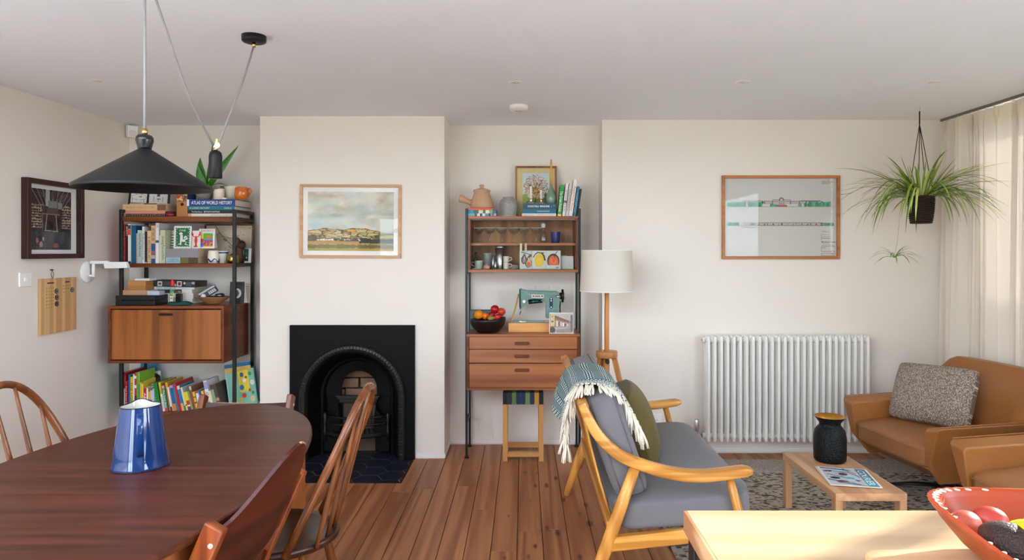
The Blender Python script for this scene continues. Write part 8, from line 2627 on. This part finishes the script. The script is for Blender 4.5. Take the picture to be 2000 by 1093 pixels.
# ================================================================ ARMCHAIRS
M_leather = mat('caramel leather', '#9a6230', 0.42, var=0.14, scale=5, bump=0.12, bscale=90, coat=0.1)
M_leather2 = mat('caramel leather seat', '#956238', 0.45, var=0.18, scale=7, bump=0.16, bscale=60)
def armchair(label, loc, rz, grp):
    """faces -y; x across"""
    t = thing('armchair', label, 'armchair', loc, (0, 0, rz), grp)
    W = 0.42
    # shell below the seat: narrows towards the base
    mb = MB()
    b = [Vector((-0.27, -0.25, 0.175)), Vector((0.27, -0.25, 0.175)), Vector((0.27, 0.30, 0.175)), Vector((-0.27, 0.30, 0.175))]
    tp_ = [Vector((-0.33, -0.385, 0.262)), Vector((0.33, -0.385, 0.262)), Vector((0.33, 0.36, 0.285)), Vector((-0.33, 0.36, 0.285))]
    mb.hexa(b, tp_)
    mb.build('seat_shell', M_leather, t, bevel=0.035, seg=4, soft=True)
    # arms: slabs leaning outwards, tapering to the foot of the shell
    for sx in (-1, 1):
        mb = MB()
        prof_ = [(-0.30, 0.165), (-0.395, 0.30), (-0.405, 0.49), (-0.385, 0.505), (0.10, 0.515), (0.30, 0.56), (0.40, 0.60), (0.40, 0.30), (0.28, 0.165)]
        def fn(u_, v_, d):
            lean = (v_ - 0.165) / 0.35
            xi = 0.285 + 0.035 * min(1, lean)
            xo = 0.305 + 0.115 * min(1, lean)
            return Vector((sx * (xi if d == 0 else xo), u_, v_ - (0.02 * min(1, lean) if d == 0 else 0)))
        P_ = prof_ if sx > 0 else prof_[::-1]
        mb.prism(P_, fn, 0, 1)
        mb.build('arm', M_leather, t, bevel=0.034, seg=5, soft=True)
        pts = [fn(u_, v_, 1) + Vector((sx * -0.006, 0, 0.004)) for u_, v_ in prof_[3:7]]
        MB().tube(pts, 0.0035, 6).build('arm_piping', M_leather2, t)
    # back
    mb = MB()
    sec = [(0.20, 0.30, 0.33, 0.12), (0.245, 0.45, 0.355, 0.13), (0.30, 0.58, 0.385, 0.12), (0.345, 0.68, 0.375, 0.105), (0.375, 0.745, 0.335, 0.085), (0.385, 0.765, 0.30, 0.06)]
    rows = []
    for (y, z, hw, th) in [(q[0] - 0.05,) + q[1:] for q in sec]:
        ring = []
        for j in range(28):
            a = 2 * PI * j / 28
            ca, sa = math.cos(a), math.sin(a)
            xx = hw * math.copysign(abs(ca) ** 0.35, ca)
            yy = th / 2 * math.copysign(abs(sa) ** 0.5, sa)
            ring.append(Vector((xx, y + yy + 0.05 * -(abs(xx) / 0.38) ** 2 + 0.03, z)))
        rows.append(ring)
    for A_, B_ in zip(rows[:-1], rows[1:]):
        mb.bridge(A_, B_)
    mb.add(rows[0], [tuple(reversed(range(28)))]); mb.add(rows[-1], [tuple(range(28))])
    mb.build('backrest', M_leather, t, sub=1)
    # seat cushion
    R = Euler((0.06, 0, 0)).to_matrix().to_4x4()
    o = MB().puff((0, -0.075, 0.335), (0.625, 0.66, 0.13), 0.2, 14, M=R).build('seat_cushion', M_leather2, t)
    for zz in (0.375,):
        pts = []
        for q in range(60):
            a = 2 * PI * q / 60
            p = 2 / 0.15
            ca, sa = math.cos(a), math.sin(a)
            L_ = (abs(ca) ** p + abs(sa) ** p) ** (1 / p)
            pts.append(R @ Vector((ca / L_ * 0.311, sa / L_ * 0.328, 0.040)) + Vector((0, -0.075, 0.335)))
        MB().tube(pts, 0.0042, 6, closed=True).build('piping', M_leather2, o)
    # swivel pedestal
    MB().cyl((0, 0, 0.055), (0, 0, 0.18), 0.030, n=20).build('pedestal', M_steel, t)
    MB().lathe([(0.0, 0.03), (0.05, 0.03), (0.045, 0.055), (0.032, 0.062)], 24).build('hub', M_blackmetal, t)
    for k in range(4):
        a = PI / 4 + PI / 2 * k + 0.2
        d = Vector((math.cos(a), math.sin(a), 0))
        MB().tube([d * 0.02 + Vector((0, 0, 0.045)), d * 0.18 + Vector((0, 0, 0.034)), d * 0.31 + Vector((0, 0, 0.012))], [0.022, 0.018, 0.012], 10, flat=(0.55, 1.2)).build('foot', M_blackmetal, t)
    return t
AR = math.radians(-81.5)
armchair('caramel leather swivel armchair in the corner, holding the patterned cushion', (2.53, 4.08, 0.0095), AR, 'caramel leather armchairs')
armchair('caramel leather swivel armchair cut off by the right edge, behind the fruit bowl', (2.59, 3.07, 0.0095), AR, 'caramel leather armchairs')
# patterned cushion
def cush_mat():
    m, nt, bs = new_mat('taupe tufted stripe')
    N, L = nt.nodes, nt.links
    g = N.new('ShaderNodeTexCoord')
    mp = N.new('ShaderNodeMapping'); mp.inputs['Scale'].default_value = (85, 0, 24)
    L.new(g.outputs['Object'], mp.inputs['Vector'])
    vo = N.new('ShaderNodeTexVoronoi'); vo.inputs['Randomness'].default_value = 0.7
    L.new(mp.outputs[0], vo.inputs['Vector'])
    cr = N.new('ShaderNodeValToRGB')
    cr.color_ramp.elements[0].position = 0.34; cr.color_ramp.elements[0].color = (*hexc('#d9d0c4'), 1)
    cr.color_ramp.elements[1].position = 0.46; cr.color_ramp.elements[1].color = (*hexc('#75665a'), 1)
    L.new(vo.outputs['Distance'], cr.inputs['Fac'])
    L.new(cr.outputs[0], bs.inputs['Base Color'])
    bs.inputs['Roughness'].default_value = 0.95
    bp = N.new('ShaderNodeBump'); bp.inputs['Strength'].default_value = 0.6; bp.inputs['Distance'].default_value = 0.004; bp.invert = True
    L.new(vo.outputs['Distance'], bp.inputs['Height']); L.new(bp.outputs[0], bs.inputs['Normal'])
    return m
def pinch2(v):
    f = max(0.04, (1 - (abs(v.x) / 0.245) ** 2.8)) * max(0.04, (1 - (abs(v.z) / 0.185) ** 2.8))
    return Vector((v.x, v.y * f ** 0.5, v.z))
pc_ = MB().puff((0, 0, 0), (0.48, 0.19, 0.36), 0.12, 18, fn=pinch2).build('cushion', cush_mat(), None)
tag(pc_, 'taupe cushion with fine broken white stripes on the corner armchair', 'cushion', (2.495, 4.165, 0.58), (-0.42, -0.04, AR + 0.35))

# ================================================================ COFFEE TABLE
M_cto = wood('coffee table oak', '#ae7e58', '#cc9c74', 'Y', 0.42, freq=24, stretch=0.05, rings=0.45, rnd=0.0)
M_ctz = wood('coffee table oak leg', '#a87852', '#c6966c', 'Z', 0.42, freq=22, stretch=0.06, rings=0.35)
ct_ = thing('coffee_table', 'low narrow oak coffee table on the rug in front of the radiator', 'coffee table', (1.643, 3.555, 0.0095))
tw2, tl2, th2 = 0.338, 0.66, 0.300
MB().box(-tw2 / 2, tw2 / 2, -tl2 / 2, tl2 / 2, th2 - 0.036, th2).build('table_top', M_cto, ct_, bevel=0.0015)
for sx in (-1, 1):
    for sy in (-1, 1):
        x, y = sx * (tw2 / 2 - 0.0175), sy * (tl2 / 2 - 0.024)
        MB().box(x - 0.0175, x + 0.0175, y - 0.024, y + 0.024, 0.0, th2 - 0.036).build('leg', M_ctz, ct_, bevel=0.0015)
zt3 = 0.0096 + th2
M_vase = mat('hammered black metal', '#171a1c', 0.38, 0.6, var=0.5, scale=26, bump=0.8, bscale=110)
M_vgold = mat('gilded lining', '#c98f3a', 0.3, 0.9, var=0.2, scale=30)
vs_ = thing('hammered_vase', 'hammered black vase with a gilded flared mouth on the coffee table', 'vase', (1.675, 3.735, zt3))
MB().lathe([(0.0, 0), (0.074, 0.0), (0.083, 0.010), (0.0845, 0.06), (0.084, 0.13), (0.079, 0.165), (0.062, 0.188), (0.054, 0.197), (0.056, 0.21), (0.081, 0.243)], 44, cap1=False).build('body', M_vase, vs_)
MB().lathe([(0.081, 0.243), (0.079, 0.2435), (0.053, 0.212), (0.051, 0.198), (0.07, 0.16), (0.06, 0.02), (0, 0.015)], 44, cap0=False).build('lining', M_vgold, vs_)
A_ = Vector((1.553, 3.607)); B_ = Vector((1.760, 3.585)); C_ = Vector((1.727, 3.268)); D_ = Vector((1.490, 3.345))
def mag(label, c, ang, zz, ink, title):
    t = thing('magazine', label, 'magazine', (c[0], c[1], zz), (0, 0, ang), 'magazines on the coffee table')
    wd3, ln3 = 0.235, 0.285
    MB().box(0, wd3, -ln3, 0, 0, 0.0028).build('pages', M_page, t)
    ink.build('cover_print', wd3, ln3, t, (0, -ln3, 0.0034), (1, 0, 0), (0, 1, 0), gloss=0.25)
    if title:
        letters('masthead', title, mat('pale cyan ink', '#bfe0ea', 0.3), t, (wd3 * 0.77, -0.03, 0.0040), (0, -1, 0), (1, 0, 0), ln3 * 0.80, wd3 * 0.15, bold=0.02)
    return t
K = Ink(40, 40, '#3a4a3e', 1)
K.rect(0, 0.12, 0, 1, '#d8d8d2')
mag('magazine peeping out underneath the other on the coffee table', (1.545, 3.622), -0.16, zt3 + 0.0006, K, None)
K = Ink(90, 110, '#c3c7cb', 0.82)
u, v = K.u, K.v
K.mix((fbm(u, v, 6, 6, 301) - 0.4) * 1.4, '#8b98a6')
K.rect(0.74, 0.95, 0.03, 0.97, '#1d5068').rect(0.74, 0.95, 0.03, 0.35, '#3a8fae')
for (a, b, c2, d2, wd4, col) in ((0.05, 0.95, 0.62, 0.86, 0.02, '#2a3a52'), (0.12, 0.82, 0.7, 0.70, 0.012, '#3a3f4a'), (0.10, 0.60, 0.68, 0.30, 0.014, '#4a4652'), (0.05, 0.30, 0.60, 0.10, 0.02, '#39363c'), (0.2, 0.15, 0.7, 0.05, 0.016, '#5a5f6a'), (0.5, 0.95, 0.72, 0.5, 0.018, '#4a6a8c')):
    K.line([(a, b), (c2, d2)], wd4, col)
K.ell(0.42, 0.62, 0.09, 0.07, '#5a2a44').ell(0.50, 0.42, 0.10, 0.06, '#4aa0c8').ell(0.20, 0.40, 0.10, 0.06, '#1e2f52').ell(0.30, 0.22, 0.12, 0.06, '#6a3a3a').ell(0.62, 0.30, 0.04, 0.05, '#2a3a8a').rect(0.06, 0.14, 0.74, 0.80, '#7a1f52').rect(0.16, 0.22, 0.74, 0.80, '#1e2f52').ell(0.62, 0.70, 0.06, 0.1, '#8a8f9a')
K.put((u < 0.025) | (u > 0.975) | (v < 0.02) | (v > 0.98), '#e9e9e6')
mag('blue and white magazine lying on top on the coffee table', (1.553, 3.607), -0.20, zt3 + 0.0045, K, 'COURIER')

# ================================================================ ISLAND COUNTER
M_ply = wood('pale birch worktop', '#b39372', '#c8aa86', 'X', 0.38, freq=14, stretch=0.06, rings=0.6, rnd=0.0, bump=0.01)
M_endg = wood('worktop end grain', '#9a6a46', '#c79a70', 'Y', 0.5, freq=20, stretch=0.25, rings=0.9, rnd=0.0)
KX0, KX1, KY0, KY1, KZ = 0.342, 1.75, 0.42, 1.462, 0.90
ic = thing('island_counter', 'pale wooden topped island counter on a black frame, front right', 'counter', (1.04, 0.94, 0))
ox, oy = 1.04, 0.94
MB().box(KX0 + 0.006 - ox, KX1 - ox, KY0 - oy, KY1 - oy, KZ - 0.044, KZ).build('worktop', M_ply, ic, bevel=0.0015)
MB().box(KX0 - ox, KX0 + 0.006 - ox, KY0 - oy, KY1 - oy, KZ - 0.044, KZ - 0.0005).build('end_edge', M_endg, ic, bevel=0.001)
for x in (KX0 + 0.008, KX1 - 0.06):
    for y in (KY0 + 0.01, KY1 - 0.055):
        MB().box(x - ox, x + 0.045 - ox, y - oy, y + 0.045 - oy, 0, KZ - 0.044).build('leg', M_blackmetal, ic, bevel=0.002)
for y in (KY0 + 0.015, KY1 - 0.05):
    MB().box(KX0 + 0.053 - ox, KX1 - 0.06 - ox, y - oy, y + 0.035 - oy, KZ - 0.085, KZ - 0.044).build('rail', M_blackmetal, ic, bevel=0.002)
for x in (KX0 + 0.012, KX1 - 0.055):
    MB().box(x - ox, x + 0.035 - ox, KY0 + 0.055 - oy, KY1 - 0.055 - oy, KZ - 0.085, KZ - 0.044).build('rail', M_blackmetal, ic, bevel=0.002)
M_cboard = wood('beech chopping board', '#b98a64', '#d3a880', 'X', 0.5, freq=18, stretch=0.06, rings=0.3, rnd=0.0)
p = []
x0, x1, y0, y1, r = 0.605, 1.06, 0.84, 1.235, 0.035
for cx_, cy_, a0 in ((x1 - r, y1 - r, 0), (x0 + r, y1 - r, PI / 2), (x0 + r, y0 + r, PI), (x1 - r, y0 + r, 1.5 * PI)):
    p += [(cx_ + r * math.cos(a0 + PI / 2 * k / 8) - 0.83, cy_ + r * math.sin(a0 + PI / 2 * k / 8) - 1.04) for k in range(9)]
cb = MB().prism(p, lambda a, b, d: Vector((a, b, d)), 0, 0.018).build('chopping_board', M_cboard, None, bevel=0.004)
tag(cb, 'rounded wooden chopping board under the terracotta bowl', 'chopping board', (0.83, 1.04, KZ + 0.0003), (0, 0, 0.02))
zbd = KZ + 0.0185
M_terra = mat('terracotta glaze', '#9a370c', 0.35, var=0.08, scale=10, coat=0.0)
M_terraout = mat('terracotta clay', '#96400f', 0.5, var=0.1, scale=10)
BC = Vector((0.912, 1.100, zbd))
bo = thing('terracotta_bowl', 'glazed terracotta bowl with a white dotted scalloped rim, front right corner', 'bowl', tuple(BC), (0, 0, -0.107))
def sq(a, r, k=1.0):
    e = 2 / 4.2
    ca, sa = math.cos(a), math.sin(a)
    return Vector((0.192 * r * math.copysign(abs(ca) ** e, ca), 0.205 * r * math.copysign(abs(sa) ** e, sa), 0))
NB = 192
def ring(r, z, sc_=0.0):
    return [sq(2 * PI * i / NB, r + sc_ * (0.5 + 0.5 * math.cos(2 * PI * i / NB * 48))) + Vector((0, 0, z)) for i in range(NB)]
hb3 = 0.083
def skin_(m, name, rows):
    mb = MB()
    for A1, B1 in zip(rows[:-1], rows[1:]):
        mb.bridge(A1, B1)
    mb.add(rows[0], [tuple(reversed(range(NB)))])
    return mb.build(name, m, bo)
skin_(M_terraout, 'outer_wall', [ring(0.60, 0.0), ring(0.66, 0.004), ring(0.80, 0.025), ring(0.93, 0.058), ring(0.98, hb3 - 0.004), ring(1.0, hb3, 0.0)])
skin_(M_terra, 'glazed_inside', [ring(0.55, 0.010), ring(0.70, 0.018), ring(0.86, 0.050), ring(0.92, 0.072), ring(0.94, hb3 - 0.002)][::1])
mb = MB(); mb.bridge(ring(0.94, hb3 - 0.002), ring(0.97, hb3 + 0.002, -0.01)); mb.bridge(ring(0.97, hb3 + 0.002, -0.01), ring(1.0, hb3, 0.012)); mb.bridge(ring(1.0, hb3, 0.012), ring(0.985, hb3 - 0.008))
mb.build('scalloped_rim', M_terra, bo)
M_slip = mat('white slip', '#eee9e0', 0.25)
for i in range(48):
    a = 2 * PI * (i + 0.5) / 48
    p0 = sq(a, 0.915) + Vector((0, 0, hb3 - 0.0065)); p1 = sq(a + 0.03, 0.985) + Vector((0, 0, hb3 + 0.0035))
    d = p1 - p0
    MB().puff(p0.lerp(p1, 0.6), (0.016, 0.0085, 0.003), 0.9, 3, M=Matrix.Rotation(math.atan2(d.y, d.x), 4, 'Z')).build('slip_dot', M_slip, bo)
def orb(nm, label, c, size, m, rot, cat, grp=None, n=10, fn=None):
    o = MB().puff((0, 0, 0), size, 1.0, n, fn=fn).build(nm, m, None)
    return tag(o, label, cat, c, rot, grp)
M_mango = mat('blushed mango skin', '#b5533e', 0.38, var=0.75, scale=14, stretch=(1, 1, 0.8))
zf_ = zbd + 0.018
orb('nectarine', 'blushed red fruit, nearer the left wall of the terracotta bowl', (0.785, 1.213, zf_ + 0.034), (0.062, 0.050, 0.046), M_mango, (0, 0.1, 0.6), 'nectarine', 'red fruit in the terracotta bowl')
orb('nectarine', 'blushed red fruit, farther back behind the avocado', (0.846, 1.238, zf_ + 0.032), (0.058, 0.050, 0.044), mat('deep blush skin', '#a8382e', 0.4, var=0.5, scale=10), (0.2, 0, -0.4), 'nectarine', 'red fruit in the terracotta bowl')
def avo(v):
    k = 1 - 0.22 * max(-1, min(1, v.x / 0.056)) * (v.x < 0)
    k = 1 - 0.25 * max(0, -v.x / 0.056)
    return Vector((v.x, v.y * k, v.z * k))
orb('avocado', 'big dark brown avocado in the terracotta bowl', (0.794, 1.112, zf_ + 0.040), (0.122, 0.078, 0.070), mat('dark avocado skin', '#2d1d18', 0.45, var=0.35, scale=60, bump=0.5, bscale=220), (0.1, 0.05, -1.45), 'avocado', None, 12, avo)
M_banana = mat('banana skin', '#c9b41c', 0.42, var=0.25, scale=12)
bn = thing('bananas', 'bunch of greenish yellow bananas in the terracotta bowl', 'bananas', (0.868, 1.150, zf_ + 0.062))
for k in range(4):
    off = (k - 1.5) * 0.030
    pts = []
    for i in range(11):
        a = -0.35 + 1.75 * i / 10
        pts.append(Vector((off * (1 + 0.25 * math.sin(a)) - 0.01 * k, -0.115 + 0.125 * math.sin(a) - 0.005 * k, -0.045 + 0.105 * math.cos(a) * 0.55 + 0.012 * (k % 2))))
    rs = [0.006, 0.012, 0.0165, 0.0185, 0.019, 0.019, 0.0185, 0.017, 0.013, 0.007, 0.006]
    MB().tube(pts, rs, 7).build('banana', M_banana, bn)
MB().tube([pts[-1] + Vector((-0.05, 0, 0)), pts[-1] + Vector((-0.045, 0.02, 0.012))], [0.02, 0.012], 8).build('stem', mat('brown banana stem', '#5a4a1e', 0.7), bn)
